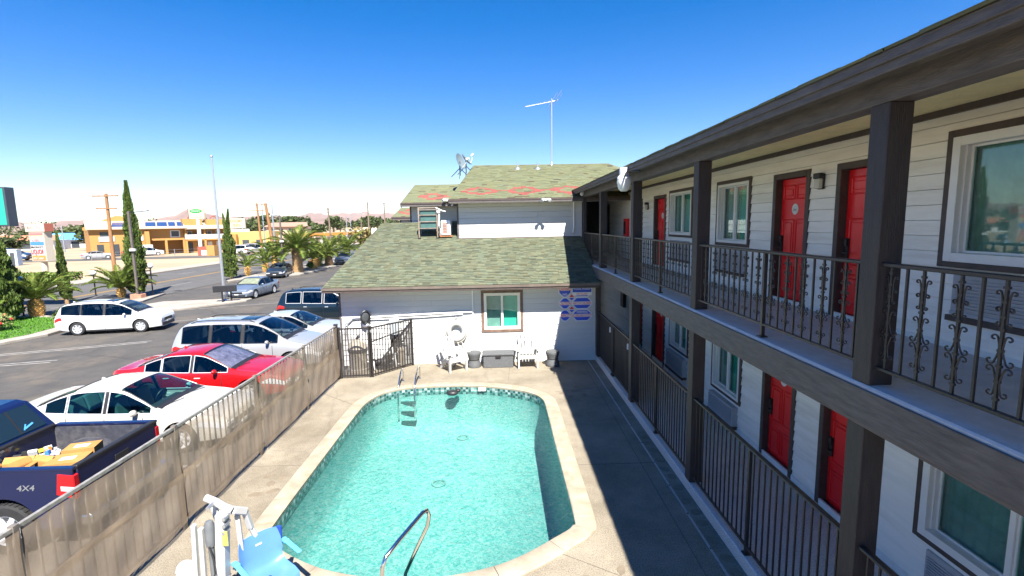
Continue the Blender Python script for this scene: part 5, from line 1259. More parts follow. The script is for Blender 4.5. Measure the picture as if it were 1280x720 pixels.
    # nose: grille, lower intake, plate; tail: lamps, plate
    def end_patch(nm, s, y0, y1, f0, f1, mt, e):
        x = (xn if s > 0 else xt)+s*e; zb_, zt_ = bot(xn*s), min(B(xn*s), T(xn*s)-.015); w = Wd/2*plan(xn*s)
        mb = MB(); mb.box(x-.02, x, w*y0, w*y1, zb_+(zt_-zb_)*f0, zb_+(zt_-zb_)*f1); return mb.build(nm, mt, root, bevel=.006)
    end_patch('grille', 1, -.55, .55, .56, .88, trim, .012); end_patch('lower_intake', 1, -.82, .82, .05, .40, trim, .012)
    end_patch('number_plate', 1, -.19, .19, .36, .54, M['white'], .018); end_patch('number_plate', -1, -.19, .19, .45, .66, M['white'], .016)
    for s in (-1, 1): end_patch('headlight', 1, *((.56, .97) if s > 0 else (-.97, -.56)), .70, .92, lens, .014); end_patch('tail_light', -1, *((.5, .97) if s > 0 else (-.97, -.5)), .70, .94, tail, .012)
    end_patch('rear_bumper', -1, -.9, .9, .02, .26, trim, .01)
    # seams, sills, handles, mirrors
    for s in (-1, 1):
        for x in [glass_rng[-1][1]-.18]+[(a[1]+b[0])/2 for a, b in zip(glass_rng, glass_rng[1:])]:
            mb = MB(); pts = [(x+.02*math.sin(z*3), s*(side(x, z)+.0015), z) for z in [bot(x)+.08+(B(x)-bot(x)-.1)*i/8 for i in range(9)]]; mb.tube(pts, .008, 4); mb.build('door_seam', trim, root)
        for a, b in glass_rng[-2:]:
            x = a+.13; z = bot(x)+.80*(B(x)-bot(x)); mb = MB(); y = s*(side(x, z)+.016); mb.box(x-.085, x+.085, min(y, y-s*.03), max(y, y-s*.03), z-.014, z+.014); mb.build('door_handle', rim if chrome_line else pnt, root, bevel=.006)
        x = glass_rng[-1][1]-.30; z = B(x)+.055; y = s*(side(x, B(x))+.02)
        mb = MB(); mb.sphere((x, y+s*.10, z), .1, 12, sc=(.62, 1.0, .68)); mb.bar((x+.03, y-s*.05, z-.04), (x, y+s*.06, z-.02), .05, .03); mb.build('mirror', pnt, root, smooth=60)
        mb = MB(); z0 = bot(0)-.01; mb.box(wheels[1]+wr*1.15, wheels[0]-wr*1.15, *sorted((s*Wd/2*.90, s*Wd/2*.985)), z0, z0+.09); mb.build('sill', trim, root, bevel=.01)
        if rails:
            x0, x1 = rw[1]+.25, ws[1]-.15; mb = MB(); pts = []
            for i in range(13):
                x = x0+(x1-x0)*i/12; y, z = roofz(x, .93); pts.append((x, s*y, z+(.055 if 0 < i < 12 else .005)))
            mb.tube(pts, .018, 6); mb.build('roof_rail', trim if rails == 1 else rim, root, smooth=60)
        mb = MB(); x = (ws[0]+ws[1])/2-.02; pts = []
        for i in range(7):
            xx = ws[0]+.02+.10*i/6; y, z = roofz(xx, .1+.7*i/6 if s > 0 else -.75+.55*i/6); pts.append((xx, y, z+.022))
        mb.tube(pts, .008, 5); mb.build('wiper', trim, root)
    mb = MB(); x = rw[1]+.18; y, z = roofz(x, 0); mb.prism([(x-.09, z-.005), (x+.07, z-.005), (x-.07, z+.055)], -.022, .022, 'Y'); mb.build('antenna_fin', pnt, root, bevel=.006)
    return root
def place(c, x, y, rz, s=1, z=LOT): c.location = (x, y, z); c.rotation_euler = (0, 0, rz); c.scale = (s, s, s); return c
PARK = 'cars parked nose to the pool fence'
pw, prd, psl, pgr, pbl, pnv = paint('paint_pearl', (.52, .50, .45)), paint('paint_red', (.36, .004, .006)), paint('paint_silver', (.40, .41, .43), .35), paint('paint_grey', (.20, .24, .30), .4), paint('paint_teal_blue', (.004, .012, .020), .1), paint('paint_black', (.012, .018, .028))
pwh = paint('paint_white', (.58, .58, .58))
SED_T = [(2.42, .68), (2.36, .76), (2.1, .82), (1.55, .93), (1.02, 1.00), (.55, 1.22), (.12, 1.405), (-.25, 1.45), (-.75, 1.43), (-1.2, 1.31), (-1.62, 1.14), (-1.9, 1.08), (-2.25, 1.06), (-2.40, .98), (-2.42, .90)]
SED_B = [(2.42, .65), (2.1, .78), (1.5, .88), (1.0, .925), (.2, .93), (-.8, .955), (-1.6, 1.0), (-2.2, 1.02), (-2.42, .88)]
SEDG = [(-1.45, -1.02), (-.98, -.22), (-.12, .84)]
SEDW = (1.45, -1.37)
c = car('white_sedan', 'pearl white sedan parked beside the blue pickup truck', 'car', pw, 4.84, 1.86, SED_T, SED_B, SEDW, .335, SEDG, (1.02, .10), (-1.72, -.92), PARK, gls=tealglass, chrome_line=True)
place(c, -8.45, 11.42, 0, .98)
c = car('red_sedan', 'bright red sedan with a crumpled foil sunshade behind its windscreen', 'car', prd, 4.84, 1.84, SED_T, SED_B, SEDW, .335, SEDG, (1.02, .10), (-1.72, -.92), PARK, shade=mat('sunshade_foil', (.40, .30, .42), .3, metal=.3, var=.6, scale=5, bump=1, bscale=6), chrome_line=True)
place(c, -8.42, 14.42, 0, .98)
MV_T = [(2.5, .70), (2.44, .82), (2.2, .93), (1.75, 1.04), (1.45, 1.12), (1.0, 1.40), (.45, 1.66), (.05, 1.735), (-1.0, 1.75), (-1.9, 1.71), (-2.2, 1.62), (-2.42, 1.2), (-2.5, .98)]
MV_B = [(2.5, .66), (2.2, .88), (1.5, 1.0), (1.2, 1.03), (0, 1.04), (-1.5, 1.06), (-2.3, 1.08), (-2.5, .95)]
MVG = [(-2.12, -1.22), (-1.12, -.14), (-.02, 1.12)]
c = car('silver_minivan', 'silver minivan with black roof rails parked between the red sedan and a silver sedan', 'minivan', psl, 5.0, 1.94, MV_T, MV_B, (1.55, -1.48), .345, MVG, (1.42, .42), (-2.42, -2.14), PARK, rails=1, sun_roof=True, tum=.17)
place(c, -8.62, 17.45, 0, .98)
c = car('silver_sedan', 'pale silver sedan parked beyond the silver minivan, nose behind the pool house corner', 'car', paint('paint_pale_silver', (.48, .49, .50), .25), 4.84, 1.84, SED_T, SED_B, SEDW, .335, SEDG, (1.02, .10), (-1.72, -.92), PARK)
place(c, -8.45, 20.3, 0, .98)
SUV_T = [(2.48, .78), (2.42, .95), (2.2, 1.05), (1.4, 1.13), (1.15, 1.16), (.75, 1.42), (.35, 1.66), (0, 1.73), (-1.2, 1.755), (-1.95, 1.71), (-2.15, 1.64), (-2.4, 1.2), (-2.48, 1.0)]
SUV_B = [(2.48, .74), (2.2, .98), (1.2, 1.07), (0, 1.09), (-1.5, 1.13), (-2.3, 1.14), (-2.48, .98)]
SUVG = [(-2.0, -1.25), (-1.15, -.2), (-.08, .92)]
c = car('blue_suv', 'dark teal blue sport utility vehicle half hidden behind the pool house corner', 'suv', pbl, 4.96, 1.95, SUV_T, SUV_B, (1.5, -1.42), .385, SUVG, (1.12, .3), (-2.40, -2.12), rails=1, chrome_line=True, tum=.17, bottom=.28)
place(c, -8.7, 25.6, 0, .98)
van = car('white_minivan', 'white minivan driving through the lot past the lawn', 'minivan', pwh, 5.15, 1.98, [(2.575, .80), (2.5, .90), (2.25, .98), (1.75, 1.06), (1.5, 1.12), (1.05, 1.38), (.55, 1.62), (.1, 1.72), (-.9, 1.76), (-1.8, 1.71), (-2.25, 1.58), (-2.45, 1.2), (-2.575, .95)], [(2.575, .76), (2.2, .90), (1.5, .98), (1.2, 1.0), (0, 1.03), (-1.3, 1.10), (-2.2, 1.16), (-2.575, .93)], (1.58, -1.48), .36, [(-2.2, -1.32), (-1.24, -.22), (-.1, 1.18)], (1.46, .5), (-2.45, -2.16), rails=1, sun_roof=True, tum=.17)
place(van, -18.72, 24.45, math.radians(10), .86)
c = car('grey_sedan', 'blue grey sedan with a foil sunshade facing the camera beside the light pole', 'car', pgr, 4.84, 1.86, SED_T, SED_B, SEDW, .335, SEDG, (1.02, .10), (-1.72, -.92), shade=mat('sunshade_card', (.55, .45, .30), .6, var=.35, scale=3))
place(c, -17.75, 36.1, math.radians(-93), .92)
blk = car('black_sedan', 'black sedan parked in front of the biggest palm', 'car', pnv, 4.84, 1.86, SED_T, SED_B, SEDW, .335, SEDG, (1.02, .10), (-1.72, -.92))
place(blk, -22.0, 50.3, math.radians(-80), .92)
def recolour(src, nm, x, y, rz, s, label, p_old, p_new, cat=None):
    c = dup(src, (x, y, LOT), rz, label, s); c.name = nm
    if p_new: swap_mats(c, {p_old: p_new})
    if cat: c['category'] = cat
    return c
recolour(blk, 'grey_coupe', -20.2, 66.0, math.radians(-88), 1.0, 'light grey coupe at the far end of the palm bed, its tail behind the roof', 'paint_black', psl)
# ---------------------------------------------------------------- pickup with its boxes
tr = thing('pickup_truck', 'dark blue pickup truck backed up to the fence with open boxes in its bed', 'pickup truck', (-8.5, 8.1, LOT))
navy = paint('paint_navy', (.005, .009, .046)); bedm = mat('bed_liner', (.035, .037, .05), .75, var=.3, scale=8, bump=.3, bscale=30, dirt=(.14, .13, .12), dscale=2, damt=.5)
XT, YN, YF, ZR = -6.42, 7.16, 9.02, .90; XC = -8.18; WX, WR = -7.5, .40; WZ = LOT+WR
def arch(y0, y1, nm):
    # outer bed side with the wheel opening cut out of its outline
    P = [(XT, .12), (XT, ZR)] + [(XC, ZR), (XC, -.08)]
    P += [(WX-.50, -.08)]+[(WX+.50*math.cos(a), WZ+.50*math.sin(a)) for a in [PI-.0-(PI)*i/16 for i in range(1, 16)]]+[(WX+.50, -.05), (XT-.2, -.02), (XT, .12)][:-1]
    mb = MB(); mb.prism(P[::-1], y0, y1, 'Y'); return mb.build(nm, navy, tr, bevel=.012)
arch(YN, YN+.05, 'bed_side'); arch(YF-.05, YF, 'bed_side')
for (a, b) in ((YN-.005, YN+.10), (YF-.10, YF+.005)):
    mb = MB(); mb.box(XC, XT+.01, a, b, ZR-.03, ZR+.018); mb.build('bed_rail', navy, tr, bevel=.012, seg=2)
for (a, b) in ((YN+.055, YN+.12), (YF-.12, YF-.055)):
    mb = MB(); mb.box(XC, XT-.02, a, b, .42, ZR-.035); mb.build('bed_inner_wall', bedm, tr)
mb = MB(); mb.box(XC, XT-.02, YN+.12, YF-.12, .40, .43); mb.build('bed_floor', bedm, tr)
mb = MB()
for i in range(9): mb.box(XC+.02, XT-.05, YN+.2+i*.17, YN+.26+i*.17, .43, .442)
mb.build('floor_rib', bedm, tr)
for y in (YN+.12, YF-.40):
    mb = MB(); mb.prism([(WX+.48*math.cos(PI*i/12), .42+.26*math.sin(PI*i/12)) for i in range(13)], y, y+.28, 'Y'); mb.build('wheel_housing', bedm, tr, bevel=.03, seg=2)
mb = MB(); mb.box(XC-.04, XC, YN+.05, YF-.05, .2, ZR+.0); mb.build('bed_front', navy, tr)
mb = MB(); mb.box(XT-.05, XT+.015, YN+.07, YF-.07, .28, ZR-.01); mb.build('tailgate', navy, tr, bevel=.015)
mb = MB(); mb.box(XT-.065, XT+.03, YN+.06, YF-.06, ZR-.02, ZR+.03); mb.build('tailgate_cap', trim, tr, bevel=.012)
mb = MB(); mb.box(XT+.014, XT+.03, 7.95, 8.25, .62, .74); mb.build('tailgate_handle', trim, tr, bevel=.008)
mb = MB(); mb.box(XT+.01, XT+.2, YN+.02, YF-.02, .0, .16); mb.build('rear_bumper', M['chrome'], tr, bevel=.03, seg=2)
for (a, b) in ((YN-.012, YN+.09), (YF-.09, YF+.012)):
    mb = MB(); mb.prism([(XT-.27, .50), (XT+.022, .42), (XT+.022, .80), (XT-.22, .83)], a, b, 'Y'); mb.build('tail_light', tail, tr, bevel=.012)
    mb = MB(); mb.prism([(XT-.18, .57), (XT+.026, .55), (XT+.026, .62), (XT-.18, .64)], a-.003, b+.003, 'Y'); mb.build('reverse_light', lens, tr)
lettering('4X4', (-7.12, YN-.004, .625), (1, 0, 0), (0, 0, 1), .26, .09, M['metal'], tr, 'badge', .25)
mb = MB(); mb.box(XC-2.4, XT-.2, 7.4, 8.8, -.14, .1); mb.build('chassis', trim, tr)
for s, y in ((-1, YN+.12), (1, YF-.12)):
    for x in (WX, WX-3.1):
        mb = MB(); w = .25; r = WR
        mb.lathe([(r*.6, -w/2), (r*.92, -w/2), (r, -w*.36), (r, w*.36), (r*.92, w/2), (r*.6, w/2)], (x, y, WZ), 32, 'Y', cap=False)
        for k in range(32):
            a = 2*PI*k/32; mb.obox((x+r*math.cos(a), y, WZ+r*math.sin(a)), (.03, w*.8, .02), Matrix.Rotation(-a+PI/2, 3, 'Y'))
        t = mb.build('wheel', tyre, tr, smooth=40)
        mb = MB(); mb.lathe([(r*.62, -w*.3), (r*.62, w*.5), (r*.55, w*.45), (r*.5, w*.1), (.001, w*.1)], (0, 0, 0), 28)
        for k in range(6):
            a = 2*PI*k/6; mb.bar((math.cos(a)*r*.08, math.sin(a)*r*.08, w*.40), (math.cos(a)*r*.57, math.sin(a)*r*.57, w*.42), r*.20, w*.12)
        mb.lathe([(r*.17, w*.3), (r*.15, w*.55), (.001, w*.56)], (0, 0, 0), 14)
        mb.v = [(x+v[0], y+s*v[2], WZ+v[1]) for v in mb.v]; mb.build('rim', rim, t, smooth=35)
# crew cab: lower body, roof with sloping back glass
def cab_sec(x, z):
    return (YN+.03, YF-.03)
CB = [(-8.22, .10, 0), (-8.22, .92, 0), (-8.394, 1.20, .08), (-8.52, 1.405, .14), (-8.66, 1.45, .18), (-9.9, 1.465, .18), (-10.25, 1.44, .18), (-10.95, .95, .04), (-11.2, .90, .02), (-12.1, .84, .03), (-12.35, .72, .06), (-12.38, .05, .06), (-10.0, .05, 0)]
mb = MB(); k = len(CB)
V = [(x, YN+.03+i, z) for x, z, i in CB]+[(x, YF-.03-i, z) for x, z, i in CB]
Fs = [(i, (i+1) % k, k+(i+1) % k, k+i) for i in range(k)]+[tuple(range(k-1, -1, -1)), tuple(range(k, 2*k))]
mb.add(V, Fs); mb.build('cab', navy, tr, bevel=.035, seg=3)
def on_back(y, f, e=.01):
    a, b = Vector((-8.22, 0, .92)), Vector((-8.52, 0, 1.405)); p = a.lerp(b, f); nrm = Vector((.515, 0, .32)).normalized(); p += nrm*e
    # follow the kink of the back panel
    q = Vector((-8.16, 0, 1.20)); tt = f*math.hypot(.32, .515); 
    return Vector((p.x+.012, y, p.z))
mb = MB(); mb.add([on_back(7.36, .10), on_back(8.82, .10), on_back(8.74, .92), on_back(7.44, .92)], [(0, 1, 2, 3)]); mb.build('rear_window', tint, tr)
mb = MB()
for y in (7.84, 8.36): mb.bar(on_back(y, .1, .014), on_back(y, .92, .014), .02, .01)
mb.build('slider_bar', trim, tr)
mb = MB(); mb.bar(on_back(8.45, .22, .02), on_back(8.62, .30, .02), .03, .004, up=(1, 0, .6)); mb.bar(on_back(8.42, .18, .02), on_back(8.50, .34, .02), .02, .004, up=(1, 0, .6)); mb.build('window_sticker', mat('sticker_blue', (.08, .35, .75), .5), tr)
mb = MB(); mb.box(-8.26, -8.16, YN+.1, YF-.1, ZR-.02, ZR+.03); mb.build('bed_front_rail', trim, tr, bevel=.01)
mb = MB(); mb.box(-8.75, -8.62, 7.9, 8.3, 1.455, 1.485); mb.build('brake_light', tail, tr)
card = mat('cardboard', (.38, .20, .055), .8, var=.15, scale=5)
def open_box(x, y, z, sx, sy, sz, rz, lb, flaps=True):
    t = thing('cardboard_box', lb, 'box', (x, y, z), 'boxes in the truck bed', rz)
    Rm = Matrix.Rotation(rz, 3, 'Z'); th = .012; c = Vector((x, y, z))
    def loc(mb): mb.v = [tuple(c+Rm @ Vector(v)) for v in mb.v]
    mb = MB(); mb.box(-sx/2, sx/2, -sy/2, sy/2, 0, th); mb.box(-sx/2, -sx/2+th, -sy/2, sy/2, th, sz); mb.box(sx/2-th, sx/2, -sy/2, sy/2, th, sz); mb.box(-sx/2+th, sx/2-th, -sy/2, -sy/2+th, th, sz); mb.box(-sx/2+th, sx/2-th, sy/2-th, sy/2, th, sz); loc(mb); b = mb.build('carton', card, t)
    if flaps:
        for (p, q, d) in (((-sx/2, -sy/2, sz), (sx/2, -sy/2, sz), Vector((0, -.6, .35))), ((-sx/2, sy/2, sz), (sx/2, sy/2, sz), Vector((0, .5, .5))), ((sx/2, -sy/2, sz), (sx/2, sy/2, sz), Vector((.7, 0, .1))), ((-sx/2, -sy/2, sz), (-sx/2, sy/2, sz), Vector((-.4, 0, .6)))):
            p, q = Vector(p), Vector(q); d = d*min(sx, sy)*.45; mb = MB(); mb.add([p, q, q+d, p+d, p+Vector((0, 0, .008)), q+Vector((0, 0, .008)), q+d+Vector((0, 0, .008)), p+d+Vector((0, 0, .008))], [(0, 1, 2, 3), (7, 6, 5, 4), (0, 4, 5, 1), (1, 5, 6, 2), (2, 6, 7, 3), (3, 7, 4, 0)]); loc(mb); mb.build('flap', card, t)
    else:
        mb = MB(); mb.box(-sx/2, sx/2, -sy/2, -.004, sz-.003, sz+.006); mb.box(-sx/2, sx/2, .004, sy/2, sz-.004, sz+.005); loc(mb); mb.build('flap', card, t)
        mb = MB(); mb.box(-.1, .1, -.06, .06, sz+.006, sz+.008); loc(mb); mb.build('tape_patch', M['white'], t)
    return t
open_box(-6.95, 7.72, .43, .50, .40, .38, .25, 'biggest closed cardboard box, near the tailgate corner of the truck bed', False)
open_box(-7.05, 8.12, .44, .45, .32, .40, .3, 'closed cardboard box standing behind the biggest box, highest in the bed', False)
open_box(-7.38, 7.55, .44, .34, .30, .34, -.2, 'small torn cardboard box between the two larger ones by the bed side')
open_box(-7.70, 7.52, .44, .42, .34, .32, .15, 'open cardboard box with parts inside nearest the cab')
rnd = random.Random(5); junk = [mat('junk_%s' % n_, c, .6) for n_, c in (('white', (.6, .6, .6)), ('black', (.03, .03, .03)), ('orange', (.55, .22, .04)), ('blue', (.05, .2, .6)), ('grey', (.25, .26, .28)), ('yellow', (.6, .5, .05)))]
mb = MB()
for k in range(130):
    x, y = rnd.uniform(-8.1, -7.2), rnd.uniform(7.65, 8.4); s = rnd.uniform(.02, .06); mb.obox((x, y, .46+rnd.uniform(0, .26)), (s*2, s, s*1.3), Matrix.Rotation(rnd.uniform(0, 3), 3, 'Z') @ Matrix.Rotation(rnd.uniform(-.5, .5), 3, 'X'), rnd.randrange(6))
o = mb.build('tool_clutter', junk); tag(o, 'heap of small tools and parts strewn in the truck bed', 'tools', kind='stuff')
# ---------------------------------------------------------------- planting
bark = mat('palm_bark', (.30, .19, .09), .9, var=.4, scale=8, bump=.6, bscale=20)
pine = mat('pineapple_trunk', (.66, .38, .11), .85, var=.25, scale=6, dirt=(.20, .10, .04), dscale=5, damt=.7)
def frond_mesh(k):
    rnd = random.Random(k); mb = MB(); L = 1.0; n = 22; pts = []
    x, z, a = 0, 0, math.radians(62)
    for i in range(n+1):
        pts.append(Vector((x, 0, z))); x += math.cos(a)*L/n; z += math.sin(a)*L/n; a -= math.radians(1.3+2.2*i/n)
    mb.tube(pts, .012, 5, 0, (.16, .20, .05), rs=[.018*(1-.85*i/n) for i in range(n+1)])
    for i in range(2, n+1):
        t = (pts[min(i+1, n)]-pts[i-1]).normalized(); nrm = Vector((-t.z, 0, t.x)); f = i/n
        ll = .23*math.sin(PI*min(1, .12+f*.88))**.7+.03
        for s in (-1, 1):
            for q in (0, .5):
                if i == n and q: continue
                p = pts[i]+(pts[min(i+1, n)]-pts[i])*q
                d = (t*.75+Vector((0, s, 0))*(.8-.25*f)+nrm*(.28+.15*rnd.uniform(-1, 1))).normalized(); e = p+d*ll*rnd.uniform(.85, 1.1)-Vector((0, 0, .035)); m_ = p+d*ll*.5
                w = Vector((t.x, 0, t.z))*.008; g = rnd.uniform(.7, 1.25); c = (.12*g, .18*g, .03*g) if rnd.random() < .75 else (.21*g, .225*g, .05*g)
                mb.add([p-w, p+w, m_+w*1.1, e, m_-w*1.1], [(0, 1, 2, 3, 4)], 0, c)
    return mb.mesh('frond', leafmat)
FR = [frond_mesh(k) for k in range(4)]
def palm(x, y, th, tr, fl, nf, lb, style='pine', z=LOT+.1, seed=0):
    rnd = random.Random(seed); t = thing('palm_tree', lb, 'palm tree', (x, y, z), 'short date palms along the lot')
    m = pine if style == 'pine' else bark; mb = MB()
    if style == 'pine': prof = [(tr*.72, -.1), (tr*.9, th*.15), (tr, th*.4), (tr*.95, th*.65), (tr*.7, th*.88), (tr*.4, th*1.02), (.001, th*1.05)]
    else: prof = [(tr*1.15, -.1), (tr*.95, th*.2), (tr*.85, th*.5), (tr*.9, th*.8), (tr*.6, th), (.001, th*1.05)]
    mb.lathe(prof, (x, y, z), 18); trunk = mb.build('trunk', m, t, smooth=50)
    # cut leaf bases in a spiral
    R = pchip([(b, a) for a, b in prof]); rows = max(5, int(th/.13)); mb = MB()
    for r in range(rows):
        zz = th*(.06+.9*r/rows); rr = R(zz); cnt = max(7, int(2*PI*rr/.22))
        for k in range(cnt):
            a = 2*PI*(k+.5*(r % 2))/cnt; o = Vector((math.cos(a), math.sin(a), 0)); s = Vector((-math.sin(a), math.cos(a), 0)); h = th/rows*.75; w = PI*rr/cnt*.85; c = Vector((x, y, z+zz))+o*rr*.96
            mb.add([c-s*w, c-Vector((0, 0, h*.6)), c+s*w, c+Vector((0, 0, h)), c+o*.075+Vector((0, 0, h*.55))], [(0, 1, 4), (1, 2, 4), (2, 3, 4), (3, 0, 4)])
    stuff(mb.build('leaf_base', m, trunk))
    for i in range(nf):
        f = i/nf; a = i*2.39996+rnd.uniform(-.2, .2); tilt = (-.55+(1.75 if style == 'pine' else 2.15)*f**.8)+rnd.uniform(-.1, .1); s = fl*rnd.uniform(.85, 1.08)*(1-.2*(f < .12))
        me = FR[rnd.randrange(4)]
        # youngest fronds upright, oldest arching out and down
        rot = (Matrix.Rotation(a, 3, 'Z') @ Matrix.Rotation(tilt*.72, 3, 'Y')).to_euler()
        inst('frond', me, (x+.1*math.cos(a), y+.1*math.sin(a), z+th*(.97)), t, sc=s, rot=rot)
    return t
palm(-26.25, 28.5, 1.05, .36, 2.25, 30, 'palm with a fat orange pineapple trunk on the lawn edge beside the first cypress', seed=1)
palm(-27.45, 36.5, .65, .27, 2.3, 28, 'palm with a short orange trunk between the telephone pole and the tall cypress', seed=2)
palm(-25.7, 51.3, .9, .26, 2.0, 14, 'small slim palm nearest the second cypress, right of the flagpole', z=LOT+.1, seed=3)
palm(-25.4, 54.6, 1.0, .32, 2.5, 14, 'small palm between the slim one and the black sedan', seed=4)
palm(-21.55, 53.6, 2.6, .55, 3.3, 38, 'biggest palm with a thick rough trunk behind the black sedan', 'rough', seed=5)
palm(-21.2, 57.4, 1.2, .33, 2.5, 16, 'young palm with an orange base right of the biggest palm', seed=6)
palm(-22.4, 61.0, 1.0, .7, 2.7, 20, 'palm with a round squat trunk towards the grey coupe', seed=7)
palm(-21.3, 62.6, 1.5, .5, 3.2, 24, 'bushy palm with a dark trunk nearest the grey coupe', 'rough', seed=8)
palm(-21.5, 71.0, 1.6, .45, 3.4, 24, 'farthest palm, behind the grey coupe', 'rough', seed=9)
palm(-27.0, 60.5, 1.4, .35, 3.0, 20, 'palm behind and left of the biggest palm, on the road side', seed=10)
def leaf_cloud(mb, rnd, pts_n, fn, size, cols, flat=.5):
    for _ in range(pts_n):
        p, n = fn(rnd); s = size*rnd.uniform(.6, 1.35)
        a = Vector((rnd.uniform(-1, 1), rnd.uniform(-1, 1), rnd.uniform(-1, 1)*flat)).normalized(); b = a.cross(Vector((rnd.uniform(-1, 1), rnd.uniform(-1, 1), rnd.uniform(-1, 1)))).normalized()
        c = cols[rnd.randrange(len(cols))]; g = rnd.uniform(.75, 1.25)
        mb.add([p-a*s, p+b*s*.5, p+a*s, p-b*s*.5], [(0, 1, 2, 3)], 0, (c[0]*g, c[1]*g, c[2]*g))
GR = [(.065, .105, .02), (.09, .135, .027), (.04, .07, .015), (.115, .15, .035)]
def cypress(x, y, h, r, lb, n, seed, z=LOT+.1, tips=1, lean=0):
    rnd = random.Random(seed); t = thing('cypress_tree', lb, 'cypress', (x, y, z), 'tall narrow cypresses')
    mb = MB(); mb.tube([(x, y, z-.2), (x, y, z+h*.5), (x, y, z+h*.9)], .1, 7, rs=[.13, .08, .02]); mb.build('trunk', bark, t)
    mb = MB()
    ph = [rnd.uniform(0, 6) for _ in range(4)]
    def fn(q):
        f = q.random()**.85; w = r*(min(1, .62+f*3.4) if f < .12 else 1-.93*((f-.12)/.88)**1.35)
        a = q.uniform(0, 2*PI); lump = 1+.16*math.sin(3*a+ph[0]+f*9)+.14*math.sin(5*a+ph[1]-f*17)+.12*math.sin(f*46+ph[2]+a)
        d = w*lump*math.sqrt(q.uniform(.45, 1)); ox = 0
        if tips > 1 and f > .62: k = q.choice((-1, 1)); ox = k*r*.30*(f-.62)/.38*1.3; d *= .6; f *= (1 if k > 0 else .93)
        return Vector((x+ox+d*math.cos(a)+lean*f, y+d*math.sin(a), z+.25+f*h)), None
    for _ in range(n):
        p, _n = fn(rnd); s = rnd.uniform(.05, .12)*(.6+.5*r); c = GR[rnd.randrange(4)]; g = rnd.uniform(.75, 1.3)
        o = Vector((p.x-x, p.y-y, 0)); o = o.normalized() if o.length > .01 else Vector((1, 0, 0)); up = (Vector((0, 0, 1))+o*.35+Vector((rnd.uniform(-.4, .4), rnd.uniform(-.4, .4), 0))).normalized(); sd = up.cross(Vector((rnd.uniform(-1, 1), rnd.uniform(-1, 1), rnd.uniform(-.4, .4)))).normalized()
        mb.add([p-up*s, p+sd*s*.55, p+up*s*1.3, p-sd*s*.55], [(0, 1, 2, 3)], 0, (c[0]*g, c[1]*g, c[2]*g))
    mb.build('crown', leafmat, t, recalc=False)
cypress(-26.65, 26.9, 5.1, .95, 'broad cypress at the left edge of the lawn', 13000, 1)
cypress(-29.4, 34.2, 4.5, .32, 'smallest cypress beside the shopping centre sign', 6000, 2, lean=-.1)
cypress(-26.75, 37.2, 8.0, .68, 'tallest cypress behind the white minivan and the dark light pole', 13000, 3)
cypress(-25.55, 47.8, 6.3, .66, 'two-tipped cypress right of the flagpole', 10000, 4, tips=2)
def bush(x, y, r, h, lb, n, seed, flowers=None, z=LOT+.12, cat='shrub', nm='shrub', cols=None):
    rnd = random.Random(seed); t = thing(nm, lb, cat, (x, y, z))
    ls = [(rnd.uniform(-.5, .5)*r, rnd.uniform(-.5, .5)*r, rnd.uniform(.4, .75)*h, rnd.uniform(.4, .6)*r) for _ in range(7)]
    def fn(q):
        a, b, c, s = q.choice(ls); v = Vector((q.gauss(0, 1), q.gauss(0, 1), q.gauss(0, 1))).normalized()*s*q.uniform(.7, 1); return Vector((x+a+v.x, y+b+v.y, z+max(.02, c+v.z*h/r*.6))), None
    mb = MB(); leaf_cloud(mb, rnd, n, fn, .07, cols or GR, 1); mb.build('foliage', leafmat, t, recalc=False)
    mb = MB()
    for k in range(5): mb.tube([(x, y, z-.1), (x+ls[k][0]*.6, y+ls[k][1]*.6, z+ls[k][2]*.7)], .02, 5)
    mb.build('stem', bark, t)
    if flowers:
        mb = MB()
        for _ in range(flowers):
            p, _n = fn(rnd); mb.sphere((p.x, p.y, p.z+.05), .065, 6)
        mb.build('bloom', mat('flower_red', (.55, .03, .03), .6), t)
bush(-24.2, 24.3, 1.0, .95, 'rose bush dotted with red blooms at the left edge of the lawn', 2200, 31, 26, cols=[(.13, .19, .05), (.18, .22, .08), (.09, .13, .03), (.22, .20, .09)])
bush(-22.4, 26.0, .55, .85, 'round green shrub at the tail of the white minivan', 1500, 32)
bush(-20.9, 55.2, .55, 1.0, 'dark leafy shrub between the biggest palm and the young one', 900, 33, cols=[(.04, .10, .02), (.06, .14, .03)])
def hedge(x0, x1, y0, y1, h, lb, n, seed):
    rnd = random.Random(seed); t = thing('hedge', lb, 'hedge', ((x0+x1)/2, (y0+y1)/2, LOT))
    def fn(q): return Vector((q.uniform(x0, x1), q.uniform(y0, y1), LOT+h*(1-q.random()**2.5)*(1+.12*math.sin(q.random()*6)))), None
    mb = MB(); leaf_cloud(mb, rnd, n, fn, .13, [(.11, .17, .03), (.15, .21, .05), (.07, .11, .02)], 1); mb.build('foliage', leafmat, t, recalc=False)
    mb = MB()
    for k in range(8): xx, yy = rnd.uniform(x0, x1), rnd.uniform(y0, y1); mb.tube([(xx, yy, LOT-.1), (xx, yy, LOT+h*.7)], .03, 5)
    mb.build('stem', bark, t)
hedge(-48, -41.8, 49.5, 51, .75, 'low clipped hedge across the road behind the second palm', 2600, 1); hedge(-47, -41.6, 46.5, 47.5, .45, 'lower front hedge across the road nearest the pavement', 1800, 2)
hedge(-54, -41.8, 99, 101, 1.1, 'green hedge in front of the yellow inn', 2200, 3)
